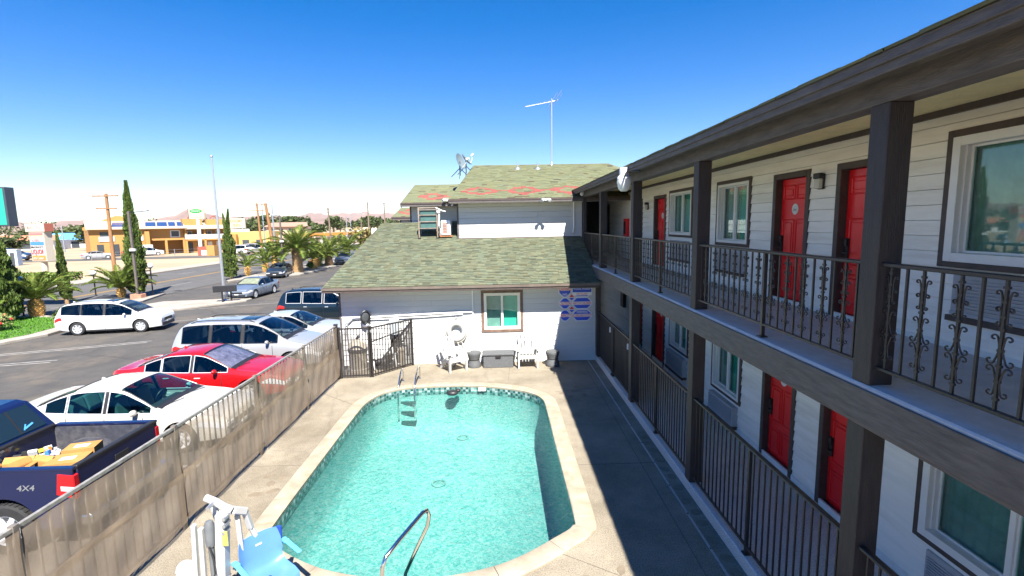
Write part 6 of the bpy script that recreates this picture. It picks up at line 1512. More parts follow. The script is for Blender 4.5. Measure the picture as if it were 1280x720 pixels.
def tree(x, y, h, r, lb, n, seed, z=LOT, cols=None, th=.35):
    rnd = random.Random(seed); t = thing('tree', lb, 'tree', (x, y, z), 'distant trees')
    mb = MB(); mb.tube([(x, y, z-.2), (x, y, z+h*th), (x+.2, y, z+h*.7)], .2, 7, rs=[.05*h, .03*h, .01*h])
    ls = [(rnd.uniform(-.6, .6)*r, rnd.uniform(-.6, .6)*r, h*rnd.uniform(th+.1, .8), r*rnd.uniform(.35, .55)) for _ in range(9)]
    for k in range(4): mb.tube([(x, y, z+h*th*.8), (x+ls[k][0]*.8, y+ls[k][1]*.8, z+ls[k][2])], .1, 5, rs=[.02*h, .006*h])
    mb.build('trunk', bark, t)
    def fn(q):
        a, b, c, s = q.choice(ls); v = Vector((q.gauss(0, 1), q.gauss(0, 1), q.gauss(0, 1))).normalized()*s*q.uniform(.55, 1.05); return Vector((x+a+v.x, y+b+v.y, z+c+v.z*.8)), None
    mb = MB(); leaf_cloud(mb, rnd, int(n*1.5), fn, .085*h+.06, cols or [(.045, .068, .02), (.065, .088, .03), (.035, .052, .015), (.09, .11, .04)], .8); mb.build('crown', leafmat, t, recalc=False)
def far(px, y): return (px-623.5)/623.3*y
for k, (px, y, h, r, lb) in enumerate([(18, 92, 4.6, 3.2, 'tree in front of the red roofed shop at the far left'), (122, 128, 6.5, 4, 'tree left of the orange motel beside the blue roof'), (100, 170, 7, 5, 'tree between the sign and the orange motel, far back'), (50, 230, 7.5, 6, 'dark tree behind the shopping centre sign'),
        (196, 240, 9, 9, 'tree line clump just above the orange motel roof'), (268, 150, 8, 5, 'light green tree right of the tall diner sign'), (316, 240, 10, 7, 'tree right of the inn sign'), (330, 260, 11, 9, 'broad brown green tree behind the telephone poles'), (352, 300, 12, 8, 'green tree between street lamp and second pole'),
        (365, 230, 10.5, 5.5, 'round tree behind the floodlight pole'), (388, 260, 10.5, 6, 'round tree above the big palm'), (402, 190, 6.5, 4.5, 'yellow green tree above the orange shop band'), (420, 300, 12, 5, 'narrow dark tree near the wooden pole'), (428, 330, 9, 10, 'wide dark green thicket near the traffic signal'),
        (452, 330, 9, 7, 'tree beyond the traffic signal arm'), (463, 360, 12, 9, 'tree behind the farthest wooden pole'), (471, 250, 9.5, 6, 'round green tree just left of the green roof'), (480, 260, 8.5, 6, 'green tree at the edge of the stepped roofs'), (488, 300, 9, 7, 'last tree before the stepped green roofs'),
        (70, 320, 9, 14, 'long tree belt far behind the blue roof'), (150, 330, 9, 14, 'tree belt behind the orange motel'), (8, 280, 9, 10, 'trees far behind the left cypress')]):
    tree(far(px, y), y, h, r, lb, 420, 50+k)
tree(far(466, 105), 105, 4.2, 4.5, 'dry golden bush tree at the road edge left of the green roof', 900, 99, cols=[(.20, .15, .05), (.16, .13, .05), (.12, .12, .04)], th=.15)
# ---------------------------------------------------------------- poles, lamps, signs
wood = mat('pole_wood', (.27, .135, .055), .85, var=.3, scale=3, stretch=(3, 3, .5), bump=.4, bscale=12); greywood = mat('old_pole_wood', (.17, .13, .10), .9, var=.3, scale=3)
def tele(x, y, h, lb, m, lean=0, arms=((.5, 2.4), (1.6, 1.9)), r=.16, z=LOT, az=0):
    t = thing('telephone_pole', lb, 'utility pole', (x, y, z), 'wooden utility poles'); top = Vector((x+lean, y, z+h))
    mb = MB(); mb.tube([(x, y, z-.3), (x+lean*.5, y, z+h*.5), tuple(top)], r, 10, rs=[r, r*.85, r*.7]); mb.build('pole', m, t, smooth=50)
    d = Vector((math.cos(az), math.sin(az), 0))
    for (dz, w) in arms:
        c = top-Vector((lean*dz/h, 0, dz)); mb = MB(); mb.bar(c-d*w/2+Vector((0, -.14, 0)), c+d*w/2+Vector((0, -.14, 0)), .1, .12); a = mb.build('crossarm', m, t)
        for k in (-.46, -.25, .25, .46):
            p = c+d*w*k+Vector((0, -.14, .06)); mb = MB(); mb.lathe([(.03, 0), (.05, .06), (.02, .14), (.001, .15)], tuple(p), 8); mb.build('insulator', M['acgrey'], a)
tele(-39.9, 52.5, 8.6, 'leaning orange wood utility pole left of the tall cypress', wood, .05, ((.25, 2.6), (1.5, 2.1)), .2)
tele(far(331, 90), 90, 9.2, 'straight orange utility pole right of the inn sign with two crossarms', wood, -.3, ((.3, 2.6), (1.3, 2.4)), .2)
tele(far(347, 66), 66, 8.0, 'thick orange utility pole without arms beside the steel street light', wood, -.8, (), .24)
tele(far(416, 123), 123, 9.4, 'grey utility pole with two crossarms above the far white shops', greywood, -.3, ((.3, 3.2), (1.2, 2.6)), .24)
tele(far(463, 165), 165, 12.5, 'far grey utility pole left of the stepped green roofs', greywood, 0, ((.2, 3.6),), .28)
tele(far(483, 170), 170, 12.5, 'far grey utility pole nearest the stepped green roofs', greywood, 0, ((.2, 3.4),), .26)
tele(far(454, 130), 130, 6.0, 'short dark post at the road just left of the green roof', greywood, 0, (), .2)
def globe_lamp(x, y, lb, h=1.9):
    z = LOT+.13; t = thing('globe_lamp', lb, 'garden lamp', (x, y, z), 'black globe lamps')
    mb = MB(); mb.tube([(x, y, z), (x, y, z+h)], .045, 8); mb.lathe([(.1, 0), (.09, .05), (.05, .08)], (x, y, z), 12); mb.lathe([(.05, h-.02), (.11, h+.02), (.12, h+.05)], (x, y, z), 12); mb.build('post', M['black'], t, smooth=40)
    mb = MB(); mb.sphere((x, y, z+h+.2), .2, 16); mb.build('globe', mat('globe_white', (.75, .76, .78), .2), t, smooth=80)
globe_lamp(-27.0, 28.5, 'globe lamp between the left cypress and the pineapple palm'); globe_lamp(-29.6, 36.9, 'globe lamp behind the white minivan, left of the second palm', 1.5); globe_lamp(-25.9, 37.5, 'globe lamp right of the tallest cypress at the lot entrance')
def flood_pole(x, y, h, lb, planter, az, ps=1):
    z = LOT+.1; t = thing('light_pole', lb, 'light pole', (x, y, z), 'dark parking lot light poles')
    mb = MB(); mb.box(x-.07, x+.07, y-.07, y+.07, z, z+h); mb.build('pole', mat('bronze_pole', (.12, .10, .09), .5, var=.15), t, bevel=.01)
    d = Vector((math.cos(az), math.sin(az), 0)); mb = MB(); mb.bar(Vector((x, y, z+h-.08)), Vector((x, y, z+h-.02))+d*.9, .06, .05); mb.build('arm', M['black'], t)
    mb = MB(); c = Vector((x, y, z+h))+d*.95; mb.bar(c-d*.3, c+d*.3+Vector((0, 0, .05)), .34, .1); mb.build('lamp_head', M['acgrey'], t, bevel=.02)
    mb = MB(); mb.box(x-.1, x+.28, y-.2, y-.06, z+h*.55, z+h*.55+.16); mb.build('camera', M['white'], t)
    p = thing('planter', planter, 'planter', (x, y, z), 'red block planters'); m = mat('red_block', (.42, .20, .13), .9, var=.25, scale=3)
    for (a, b, c_, d_) in ((-.75, .75, -.55, -.38), (-.75, .75, .38, .55), (-.75, -.58, -.38, .38), (.58, .75, -.38, .38)):
        mb = MB(); mb.box(x+a*ps, x+b*ps, y+c_*ps, y+d_*ps, z-.1, z+.62*ps); mb.build('wall', m, p, bevel=.02)
    mb = MB(); mb.box(x-.58*ps, x+.58*ps, y-.38*ps, y+.38*ps, z-.1, z+.5*ps); mb.build('soil', M['sand'], p)
flood_pole(-25.5, 35.4, 6.05, 'dark square light pole in front of the tallest cypress', 'low red block planter at the foot of the dark pole behind the minivan', .1, .5)
flood_pole(-22.2, 51.6, 6.0, 'dark square light pole in front of the biggest palm', 'red block planter beside the black sedan at the foot of the biggest palm', 2.6)
t = thing('flagpole', 'tall bare silver flagpole on the kerbed island', 'flagpole', (-18.3, 33.2, LOT))
mb = MB(); mb.tube([(-18.3, 33.2, LOT), (-18.3, 33.2, 4), (-18.3, 33.2, 8.95)], .09, 12, rs=[.10, .085, .045]); mb.build('pole', M['metal'], t, smooth=50)
mb = MB(); mb.sphere((-18.3, 33.2, 9.0), .09, 10); mb.lathe([(.2, LOT+.12), (.16, LOT+.2), (.1, LOT+.22)], (-18.3, 33.2, 0), 14); mb.build('finial', M['metal'], t, smooth=50)
t = thing('notice_board', 'low black sign board on two posts beside the flagpole', 'sign', (-17.9, 32.6, LOT))
for (x, y) in ((-18.05, 32.5), (-17.75, 33.0)):
    mb = MB(); mb.box(x-.04, x+.04, y-.04, y+.04, LOT, LOT+.95); mb.build('post', M['black'], t)
mb = MB(); R = Matrix.Rotation(.35, 3, 'Z'); mb.obox((-17.9, 32.6, LOT+.98), (1.35, .22, .40), R); mb.build('board', M['black'], t, bevel=.01)
def steel_lamp(px, y, h, arms, lb, arch_=True, name='street_lamp', cat='street lamp'):
    x = far(px, y); t = thing(name, lb, cat, (x, y, LOT)); m = mat('steel_blue', (.30, .34, .38), .45, metal=.4)
    mb = MB(); mb.tube([(x, y, LOT), (x, y, LOT+h)], .12, 8, rs=[.14, .09]); mb.build('pole', m, t, smooth=50)
    for (L, rise) in arms:
        mb = MB(); s = 1 if L > 0 else -1; mb.tube([(x, y, LOT+h-.1), (x+L*.3, y, LOT+h+rise*.65), (x+L*.65, y, LOT+h+rise*.95), (x+L, y, LOT+h+rise)], .06, 6); a = mb.build('arm', m, t, smooth=50)
        mb = MB(); c = x+L; mb.box(c-.4, c+.4, y-.16, y+.16, LOT+h+rise-.06, LOT+h+rise+.08); mb.build('lamp_head', M['acgrey'], a, bevel=.03)
steel_lamp(335, 92, 9.2, ((-3.4, 1.3),), 'street lamp with a long curved arm to the left above the orange poles')
steel_lamp(347, 76, 8.3, ((-.6, .1),), 'pale steel street light pole beside the thick orange pole')
steel_lamp(441, 150, 7.2, ((4.0, 1.2), (-1.8, 2.6)), 'grey traffic signal mast with two arms beyond the white shops', name='signal_mast', cat='traffic signal')
steel_lamp(436, 140, 7.5, (), 'thin steel mast with a blue street sign near the traffic signal', name='signal_mast', cat='traffic signal')
steel_lamp(93, 120, 6.2, (), 'thin pale lamp post in front of the blue roof', name='street_lamp')
# green box sign at the left edge
t = thing('box_sign', 'tall green box sign with a dark side at the left edge of the frame', 'sign', (-31, 30.3, LOT))
mb = MB(); mb.box(-32.3, -28.5, 30.0, 30.6, 4.76, 7.02); mb.build('case', mat('sign_case', (.045, .06, .08), .5, var=.15), t, bevel=.02)
mb = MB(); mb.box(-32.2, -28.6, 29.985, 29.998, 4.85, 6.93); mb.build('face', mat('sign_green', (.02, .36, .26), .35), t)
mb = MB(); mb.box(-31.9, -31.6, 30.15, 30.45, LOT, 4.76); mb.box(-30.4, -30.1, 30.15, 30.45, LOT, 4.76); mb.build('post', M['iron'], t)
# shopping centre sign
px0, py0 = -51.3, 56.2; swt = mat('panel_white', (.50, .50, .50), .5)
t = thing('pylon_sign', 'shopping centre sign board with a LIQUOR panel across the road', 'sign', (px0, py0, LOT))
ang = -.25; Rr = Vector((math.cos(ang), math.sin(ang), 0)); Nn_ = Vector((math.sin(ang), -math.cos(ang), 0)); c0 = Vector((-50.2, 56.2, .38)); KS = .74
def pan(nm, u0, u1, z0, z1, m, out=.0, th=.03, par=None):
    mb = MB(); c = c0+Rr*(KS*(u0+u1)/2)+Nn_*(out)+Vector((0, 0, (z0+z1)/2)); mb.obox(c, (KS*(u1-u0), th, z1-z0), Matrix((Rr, -Nn_, Vector((0, 0, 1)))).transposed()); return mb.build(nm, m, par or t)
cream = mat('sign_cream', (.42, .385, .32), .5, var=.04); brownred = mat('sign_brown', (.30, .09, .06), .6)
def put(s, z, w, h, m, u=0): lettering(s, tuple(c0+Rr*u+Nn_*.47+Vector((0, 0, z))), tuple(Rr), (0, 0, 1), w*KS, h, m, t)
pan('cabinet', -1.45, 1.45, .85, 4.05, cream, 0, .8); pan('header', -1.95, 1.75, 4.05, 4.95, cream, 0, .9); pan('header_end', 1.752, 1.80, 4.07, 4.93, brownred, 0, .88)
pan('header_panel', -1.85, 1.65, 4.15, 4.85, swt, .455, .02); pan('panel', -1.3, 1.2, .95, 1.45, mat('panel_orange', (.70, .22, .04), .5), .41, .02); pan('panel', -1.3, 1.2, 1.5, 2.55, swt, .41, .02); pan('panel', -1.35, 1.2, 2.6, 2.95, mat('panel_blue', (.05, .20, .55), .5), .41, .02)
pan('panel', -1.35, 1.2, 3.0, 3.3, swt, .41, .02); pan('panel', -1.35, 1.2, 3.33, 3.62, mat('panel_yellow', (.68, .60, .30), .5), .41, .02); pan('panel', -1.35, 1.2, 3.66, 3.92, mat('panel_pink', (.62, .16, .16), .5), .41, .02)
put('MARKETPLACE', 4.5, 3.1, .48, mat('letters_rust', (.55, .16, .10), .5)); put('MARKET', 2.40, 2.3, .22, M['black'], -.05); put('LIQUOR', 1.85, 2.35, .62, sr, -.05); put('Little Caesars', 1.2, 2.1, .3, swt, -.05); put('EL TORITO', 3.15, 1.4, .2, sr, -.1)
mb = MB(); mb.tube([(c0.x, c0.y, LOT), (c0.x, c0.y, 1.3)], .3, 10); mb.build('post', cream, t)
# round blue sign near it
t = thing('round_sign', 'small round white sign with a blue mark on a thin post across the road', 'sign', (far(92, 52), 52, LOT)); x = far(90, 52)
mb = MB(); mb.tube([(x+.3, 52, LOT), (x, 52, 1.2)], .04, 8); mb.build('post', M['metal'], t); mb = MB(); mb.lathe([(.30, 0), (.30, .03)], (x, 51.94, 1.45), 20, 'Y'); mb.build('disc', swt, t); mb = MB(); mb.lathe([(.19, 0), (.19, .01)], (x, 51.925, 1.45), 20, 'Y'); mb.build('mark', mat('mark_blue', (.25, .38, .62), .5), t)
# diner sign
y = 95; x = far(256, y); t = thing('diner_sign', 'cream sign with green oval and 24 HOURS on a tall white pole', 'sign', (x, y, LOT))
mb = MB(); mb.tube([(x+.1, y, LOT), (x+.1, y, 6.4)], .32, 12); mb.build('pole', M['white'], t, smooth=50)
mb = MB(); mb.box(x-1.35, x+1.35, y-.25, y+.25, 6.3, 8.25); mb.build('cabinet', mat('cream_face', (.74, .66, .40), .5), t, bevel=.03)
mb = MB(); mb.box(x-1.42, x-1.352, y-.27, y+.27, 6.25, 8.3); mb.build('edge', M['iron'], t)
mb = MB(); mb.lathe([(1, 0), (1, .02)], (0, 0, 0), 28, 'Y'); mb.v = [(x+v[0]*1.15, y-.275+v[1], 7.72+v[2]*.40) for v in mb.v]; mb.build('oval', mat('oval_green', (.03, .25, .07), .5), t)
lettering("Denny's", (x, y-.29, 7.72), (1, 0, 0), (0, 0, 1), 1.5, .36, swt, t); lettering('24 HOURS', (x+.05, y-.262, 6.62), (1, 0, 0), (0, 0, 1), 2.2, .30, mat('letters_brown', (.16, .08, .03), .5), t)
# ---------------------------------------------------------------- buildings across the road
ora = mat('orange_stucco', (.42, .22, .065), .85, var=.06, scale=.6); tan_r = mat('tan_roof', (.42, .34, .25), .85, var=.08, scale=1); solar = mat('solar_panel', (.03, .06, .16), .15, spec=.6); shadew = mat('window_dark', (.05, .06, .07), .15)
def local_builder(t, O, ang):
    X = Vector((math.cos(ang), math.sin(ang), 0)); Yv = Vector((-math.sin(ang), math.cos(ang), 0)); R = Matrix((X, Yv, Vector((0, 0, 1)))).transposed()
    def bx(nm, u0, u1, v0, v1, z0, z1, m, par=None, bev=0):
        mb = MB(); mb.obox(Vector(O)+X*(u0+u1)/2+Yv*(v0+v1)/2+Vector((0, 0, (z0+z1)/2)), (u1-u0, v1-v0, z1-z0), R); return mb.build(nm, m, par or t, bevel=bev)
    def pt(u, v, z): return Vector(O)+X*u+Yv*v+Vector((0, 0, z))
    def poly(nm, V, F, m, par=None):
        mb = MB(); mb.add([pt(*p) for p in V], F); return mb.build(nm, m, par or t)
    return bx, pt, poly
A_ = Vector((-75.1, 93.8, LOT)); B_ = Vector((-58.5, 109.5, LOT)); ang = math.atan2(B_.y-A_.y, B_.x-A_.x)
t = thing('orange_motel', 'orange two-storey motel with tan roofs, solar panels and white balconies across the road', 'motel', tuple(A_))
bx, pt, poly = local_builder(t, A_, ang)
LL = (B_-A_).length
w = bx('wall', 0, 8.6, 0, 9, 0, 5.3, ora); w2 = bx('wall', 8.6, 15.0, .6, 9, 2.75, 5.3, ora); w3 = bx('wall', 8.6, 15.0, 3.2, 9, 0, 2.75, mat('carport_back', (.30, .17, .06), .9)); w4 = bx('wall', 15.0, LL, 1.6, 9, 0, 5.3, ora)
bx('balcony_floor', 15.0, LL, 0, 1.6, 2.55, 2.8, ora); rl = bx('balcony_railing', 15.0, LL, -.05, .05, 2.85, 3.75, M['white'])
for u in (8.75, 11.8, 14.9): bx('pillar', u-.2, u+.2, .6, 1.0, 0, 2.75, ora)
for u in (15.2, 18.6, 22.4): bx('pillar', u-.18, u+.18, 0, .36, 0, 5.2, ora)
poly('roof', [(-.5, -.7, 5.25), (15.3, -.7, 5.25), (15.3, 4.5, 6.7), (-.2, 4.5, 6.7), (-.5, -.7, 5.05), (15.3, -.7, 5.05)], [(0, 1, 2, 3), (4, 5, 1, 0)], tan_r); poly('roof', [(15.0, -.6, 5.05), (LL+.6, -.6, 5.05), (LL, 4.5, 6.2), (15.0, 4.5, 6.2), (15, -.6, 4.85), (LL+.6, -.6, 4.85)], [(0, 1, 2, 3), (4, 5, 1, 0)], tan_r)
mb = MB(); G_ = [(-.5, 5.0), (-.5, 5.5), (4.6, 7.7), (5.4, 7.7), (8.6, 6.5), (8.6, 5.0)]; mb.add([pt(u, v, z) for v in (4.45, 4.75) for u, z in G_], [(0, 1, 2, 3, 4, 5), (11, 10, 9, 8, 7, 6)]+[(i, 6+i, 6+(i+1) % 6, (i+1) % 6) for i in range(6)]); mb.build('gable', ora, t)
for (u0, u1) in ((3.4, 7.2), (8.6, 10.3), (10.5, 12.2), (12.4, 13.6), (13.9, 15.0)):
    a, b = .2, .78; poly('solar_panel', [(u0, -.7+5.2*a, 5.29+1.45*a), (u1, -.7+5.2*a, 5.29+1.45*a), (u1+.5, -.7+5.2*b, 5.29+1.45*b), (u0+.5, -.7+5.2*b, 5.29+1.45*b)], [(0, 1, 2, 3)], solar)
bx('parapet', 15.2, 18.8, 2.2, 3.4, 5.6, 7.0, ora); bx('parapet', 19.6, 22.6, 2.2, 3.4, 5.4, 6.9, ora)
for u in (16.9, 21.1):
    mb = MB(); mb.tube([pt(u+.55*math.cos(a), 2.8, 7.0+.6*math.sin(a)) for a in [PI*i/10 for i in range(11)]], .12, 8); mb.build('arch', brownred, t, smooth=50)
for (u0, u1, z0, z1, w_) in ((1.5, 3.4, 2.9, 4.6, w), (6.2, 7.8, 2.9, 4.6, w), (2.8, 4.2, 0, 2.3, w), (.9, 1.9, 0, 2.3, w)):
    o = bx('opening', u0, u1, -.03, .06, z0, z1, shadew, w_)
for (u0, u1) in ((1.3, 3.6), (6.0, 8.0)): bx('balcony_rail', u0, u1, -.12, -.06, 2.85, 3.75, M['white'])
bx('window', 12.6, 14.3, .56, .66, 3.3, 4.7, M['white'], w2); bx('pane', 12.8, 14.1, .54, .58, 3.45, 4.55, shadew, w2)
bx('stair_wall', 8.2, 8.9, -1.0, .55, .2, 4.6, ora)
for u in (16.2, 18.0, 19.8, 21.5):
    o = bx('window', u-.45, u+.45, 1.55, 1.65, 3.1, 4.5, M['white'], w4); bx('pane', u-.33, u+.33, 1.52, 1.56, 3.2, 4.4, shadew, o)
    o = bx('door', u-.5, u+.4, 1.55, 1.65, .0, 2.2, M['white'] if u > 18.5 else shadew, w4)
gw = thing('site_wall', 'white garden wall and gate boards left of the carport of the orange motel', 'wall', tuple(pt(6.5, -3, 0)), None)
mb = MB(); a, b = pt(5.4, -2.5, .9), pt(9.0, -2.5, .9); mb.bar(a, b, .2, 2.3); mb.build('panel', M['white'], gw)
# a wire fence on the sand lot
t = thing('wire_fence', 'low wire fence along the sand lot before the orange motel', 'fence', (-56, 95, LOT))
mb = MB(); pts = [Vector((-72+4.2*k, 80.5+4.1*k, LOT)) for k in range(7)]
for p, q in zip(pts, pts[1:]):
    for z in (.3, .75, 1.2): mb.bar(p+Vector((0, 0, z)), q+Vector((0, 0, z)), .03, .03)
mb.build('wire', M['metal'], t)
for p in pts: mb = MB(); mb.bar(p, p+Vector((0, 0, 1.3)), .08, .08, up=(0, 1, 0)); mb.build('post', M['metal'], t)
# yellow inn and the strip of shops
yel = mat('yellow_stucco', (.52, .35, .11), .85, var=.05, scale=.5); bei = mat('beige_stucco', (.45, .37, .28), .85, var=.08, scale=.4); orb = mat('orange_band', (.70, .27, .05), .6)
O = Vector((-66, 112, LOT)); t = thing('yellow_inn', 'low yellow inn with a white roof sign reading ECONOMY INN', 'inn', tuple(O)); bx, pt, poly = local_builder(t, O, .10)
bx('wall', 0, 15, 0, 8, 0, 4.1, yel); bx('wall', 0.4, 5, -.4, 0, 3.6, 4.3, yel); p_ = bx('pillar', 7.0, 8.2, -1.4, -.4, 0, 3.6, ora); bx('canopy', 3, 7, -1.6, 0, 1.9, 2.5, ora); bx('parapet', 6.6, 10.4, .2, .6, 4.1, 4.7, M['white'])
for u in (1.5, 4.4, 9.6, 12.5): o = bx('window', u-.7, u+.7, -.06, .05, .9, 2.3, shadew); bx('sill', u-.8, u+.8, -.1, .0, .8, .9, M['white'], o)
s_ = bx('sign_board', 5.0, 9.4, 1.0, 1.3, 4.9, 7.1, cream); q = pt(7.2, .97, 6.5); q2 = pt(7.6, .97, 5.55); X_ = Vector((math.cos(.1), math.sin(.1), 0)); br = mat('letters_bronze', (.42, .22, .06), .5)
lettering('ECONOMY', tuple(q), tuple(X_), (0, 0, 1), 3.4, .62, br, t); lettering('INN', tuple(q2), tuple(X_), (0, 0, 1), 1.5, .72, br, t)
bx('sign_leg', 5.6, 5.75, 1.1, 1.25, 4.1, 4.9, M['metal']); bx('sign_leg', 8.6, 8.75, 1.1, 1.25, 4.1, 4.9, M['metal'])
O = Vector((-50, 118, LOT)); t = thing('shop_row', 'long low beige row of shops with an orange fascia band', 'shops', tuple(O)); bx, pt, poly = local_builder(t, O, 1.35)
bx('wall', 0, 62, 0, 12, 0, 3.1, bei); 
for (a, b, m) in ((0, 6, brownred), (6.3, 16, orb), (16.4, 36, orb), (36.6, 44, brownred)): bx('fascia_band', a, b, .0, .3, 2.55, 3.3, m) if False else bx('fascia_band', a, b, -.35, -.02, 2.5, 3.3, m)
for k in range(13): o = bx('shop_window', 1+k*4.6, 4.2+k*4.6, -.05, .04, .3, 2.2, shadew if k % 3 else M['white']); bx('awning', 1+k*4.6, 4.2+k*4.6, -.9, -.06, 2.25, 2.35, bei, o)
for k in range(9): bx('column', k*5.2, k*5.2+.3, -1.2, -.9, 0, 2.5, bei)
O = Vector((-36, 190, LOT)); t = thing('white_warehouse', 'plain pale warehouse blocks beyond the shops near the traffic signal', 'warehouse', tuple(O)); bx, pt, poly = local_builder(t, O, 1.5)
bx('wall', -16, 26, 0, 16, 0, 4.4, mat('pale_block', (.48, .42, .35), .85, var=.06, scale=.4)); bx('wall', 26, 60, 2, 16, 0, 3.8, M['siding'])
for k in range(6): bx('door', -12+k*7, -9+k*7, -.05, .05, 0, 2.6, shadew if k % 2 else bei)
bx('roof_edge', -16.2, 26.2, -.2, .2, 4.4, 4.7, mat('tile_edge', (.45, .26, .15), .8))
O = Vector((far(76, 150), 150, LOT)); t = thing('blue_roof_building', 'long low building with a bright blue roof behind the shopping centre sign', 'building', tuple(O)); bx, pt, poly = local_builder(t, O, .2)
bx('wall', 0, 20, 0, 8, 0, 2.4, M['white']); poly('roof', [(-1, -1, 2.4), (21, -1, 2.4), (21, 4, 4.4), (-1, 4, 4.4)], [(0, 1, 2, 3)], mat('blue_roof', (.10, .30, .60), .5))
for k in range(5): bx('door', 1.5+k*4, 3.5+k*4, -.05, .05, 0, 1.9, shadew)
O = Vector((far(-12, 135), 135, LOT)); t = thing('red_roof_shop', 'low shop with a red brown roof left of the shopping centre sign', 'shop', tuple(O)); bx, pt, poly = local_builder(t, O, .25)
bx('wall', 0, 17, 0, 8, 0, 2.6, M['white']); poly('roof', [(-1, -1, 2.6), (18, -1, 2.6), (17, 4, 4.0), (0, 4, 4.0)], [(0, 1, 2, 3)], mat('red_roof', (.42, .17, .10), .8))
for k in range(4): bx('window', 1.5+k*4, 4+k*4, -.05, .05, .4, 1.9, shadew)
O = Vector((far(338, 210), 210, LOT)); t = thing('far_house', 'tan hillside house behind the telephone poles', 'house', tuple(O)); bx, pt, poly = local_builder(t, O, .1)
bx('wall', 0, 16, 0, 9, 0, 5.2, mat('tan_house', (.50, .36, .27), .9, var=.1)); poly('roof', [(-1, -1, 5.2), (17, -1, 5.2), (15, 4, 7.0), (1, 4, 7.0)], [(0, 1, 2, 3)], mat('brown_roof', (.28, .18, .13), .9))
for k in range(4): bx('window', 1.2+k*3.8, 2.8+k*3.8, -.05, .05, 3.0, 4.4, shadew)
# pale office slab at the far left, behind the cypress
O = Vector((far(30, 75), 75, LOT)); t = thing('pale_kiosk', 'pale blue kiosk just right of the left cypress', 'kiosk', tuple(O)); bx, pt, poly = local_builder(t, O, .3)
bx('wall', -.6, .5, 0, 1.2, 0, 2.3, mat('pale_blue_wall', (.45, .58, .72), .7)); bx('roof', -.7, .6, -.1, 1.3, 2.3, 2.4, M['white']); bx('door', -.3, .2, -.05, .02, 0, 1.9, shadew)
# red site block and orange bins by the orange motel
for k, (px, y, w_, h_, m, lb) in enumerate(((262, 93, 2.2, 1.7, brownred, 'dark red block enclosure below the tall diner sign'), (270, 92, 1.4, 1.9, ora, 'orange block beside the dark red enclosure'))):
    x = far(px, y); t = thing('enclosure', lb, 'enclosure', (x, y, LOT))
    for (a, b, c_, d_) in ((-w_/2, w_/2, -.5, -.35), (-w_/2, -w_/2+.15, -.35, 1), (w_/2-.15, w_/2, -.35, 1)):
        mb = MB(); mb.box(x+a, x+b, y+c_, y+d_, LOT, LOT+h_); mb.build('wall', m, t)
    mb = MB(); mb.box(x-w_*.2, x+w_*.3, y-.53, y-.51, LOT+.1, LOT+h_*.6); mb.build('gate', M['white'] if k == 0 else ora, t)
# far traffic: copies of the cars above
FARC = [('white_suv', van, far(302, 96), 96, 2.9, 1.0, 'white suv parked in front of the yellow inn, left of the orange pillar', None, None), ('silver_suv', van, far(325, 100), 100, .3, 1.05, 'silver suv parked right of the orange pillar of the inn', 'paint_white', psl), ('blue_hatchback', blk, far(397, 118), 118, .2, 1.0, 'blue car in the road before the shops', 'paint_black', pbl),
        ('dark_suv', van, far(340, 108), 108, 1.3, 1.0, 'dark suv between the two orange poles', 'paint_white', pnv), ('blue_van', van, far(25, 88), 88, .2, 1.25, 'dark blue van parked left of the shopping centre sign', 'paint_white', paint('paint_deep_blue', (.02, .05, .12))), ('white_car', van, far(193, 97.5), 97.5, .6, .95, 'white car under the carport of the orange motel', None, None),
        ('maroon_car', blk, far(179, 97), 97, .6, .95, 'maroon car under the carport behind the tall cypress', 'paint_black', paint('paint_maroon', (.14, .02, .03))), ('silver_car', blk, far(133, 89), 89, .5, .95, 'silver car in front of the arched door of the orange motel', 'paint_black', psl)]
for nm, src, x, y, rz_, s, lb, p0, p1 in FARC:
    c = recolour(src, nm, x, y, rz_, s, lb, p0, p1); c['category'] = 'car'
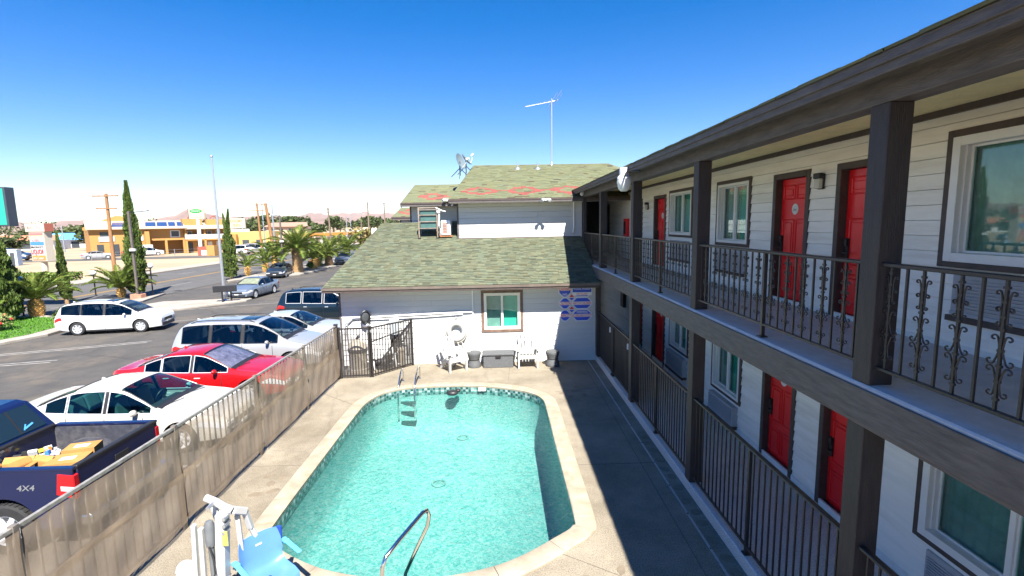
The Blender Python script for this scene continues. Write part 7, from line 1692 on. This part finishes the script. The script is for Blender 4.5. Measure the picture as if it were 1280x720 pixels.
# ---------------------------------------------------------------- hills on the horizon
hm = mat('desert_hill', (.20, .125, .095), .95, var=.22, scale=.004, bump=.6, bscale=.02)
def hills(name, prof, D, depth, z0=-30, seed=0):
    # prof: (pixel, height m) ridge at distance D, with folded slopes
    rnd = random.Random(seed); n = 220; rows = 16; H = pchip(prof); a0, a1 = prof[0][0], prof[-1][0]; mb = MB(); V = []; F = []
    ph = [rnd.uniform(0, 6) for _ in range(6)]
    for i in range(n+1):
        px = a0+(a1-a0)*i/n; d = Vector(((px-623.5)/623.3, 1, 0)); h = H(px)*(1+.05*math.sin(px*.21+ph[0])+.03*math.sin(px*.47+ph[1])+.015*math.sin(px*1.1+ph[2]))
        for j in range(rows+1):
            f = j/rows; g = math.sin(PI*f)**.9 if f <= .5 else math.sin(PI*f); g *= 1+.22*(1-abs(2*f-1))*math.sin(px*.35+f*7+ph[3])*(.3 if abs(f-.5) < .08 else 1)*(1-g*.75)
            V.append(d*(D-depth+2*depth*f)+Vector((0, 0, z0*0-2+h*g)))
    for i in range(n):
        for j in range(rows): a = i*(rows+1)+j; F.append((a, a+rows+1, a+rows+2, a+1))
    mb.add(V, F); struct(mb.build(name, hm, smooth=0))
hills('hills', [(-900, 30), (-700, 110), (-500, 90), (-300, 130), (-150, 105), (-60, 120), (20, 125), (70, 95), (110, 118), (150, 92), (200, 110), (228, 150), (252, 205), (272, 150), (300, 118), (322, 130), (345, 118), (370, 85), (420, 105), (450, 82), (520, 100), (600, 95), (700, 110), (850, 60)], 5200, 900, seed=1)
hills('hills', [(250, 40), (330, 150), (352, 205), (372, 180), (390, 230), (420, 205), (445, 225), (470, 215), (500, 200), (560, 230), (640, 200), (760, 220), (900, 90)], 8200, 1200, seed=2)
# ---------------------------------------------------------------- air: thin haze over the whole valley
mb = MB(); mb.box(-9500, 9500, -9500, 9700, -40, 330)
hz_m = bpy.data.materials.new('haze'); hz_m.use_nodes = True; t_ = hz_m.node_tree; t_.nodes.remove(t_.nodes['Principled BSDF'])
pv = t_.nodes.new('ShaderNodeVolumePrincipled'); pv.inputs['Color'].default_value = (.93, .95, 1, 1); pv.inputs['Density'].default_value = 2.8e-5; pv.inputs['Anisotropy'].default_value = 0
t_.links.new(pv.outputs[0], t_.nodes['Material Output'].inputs['Volume'])
stuff(mb.build('haze', hz_m))
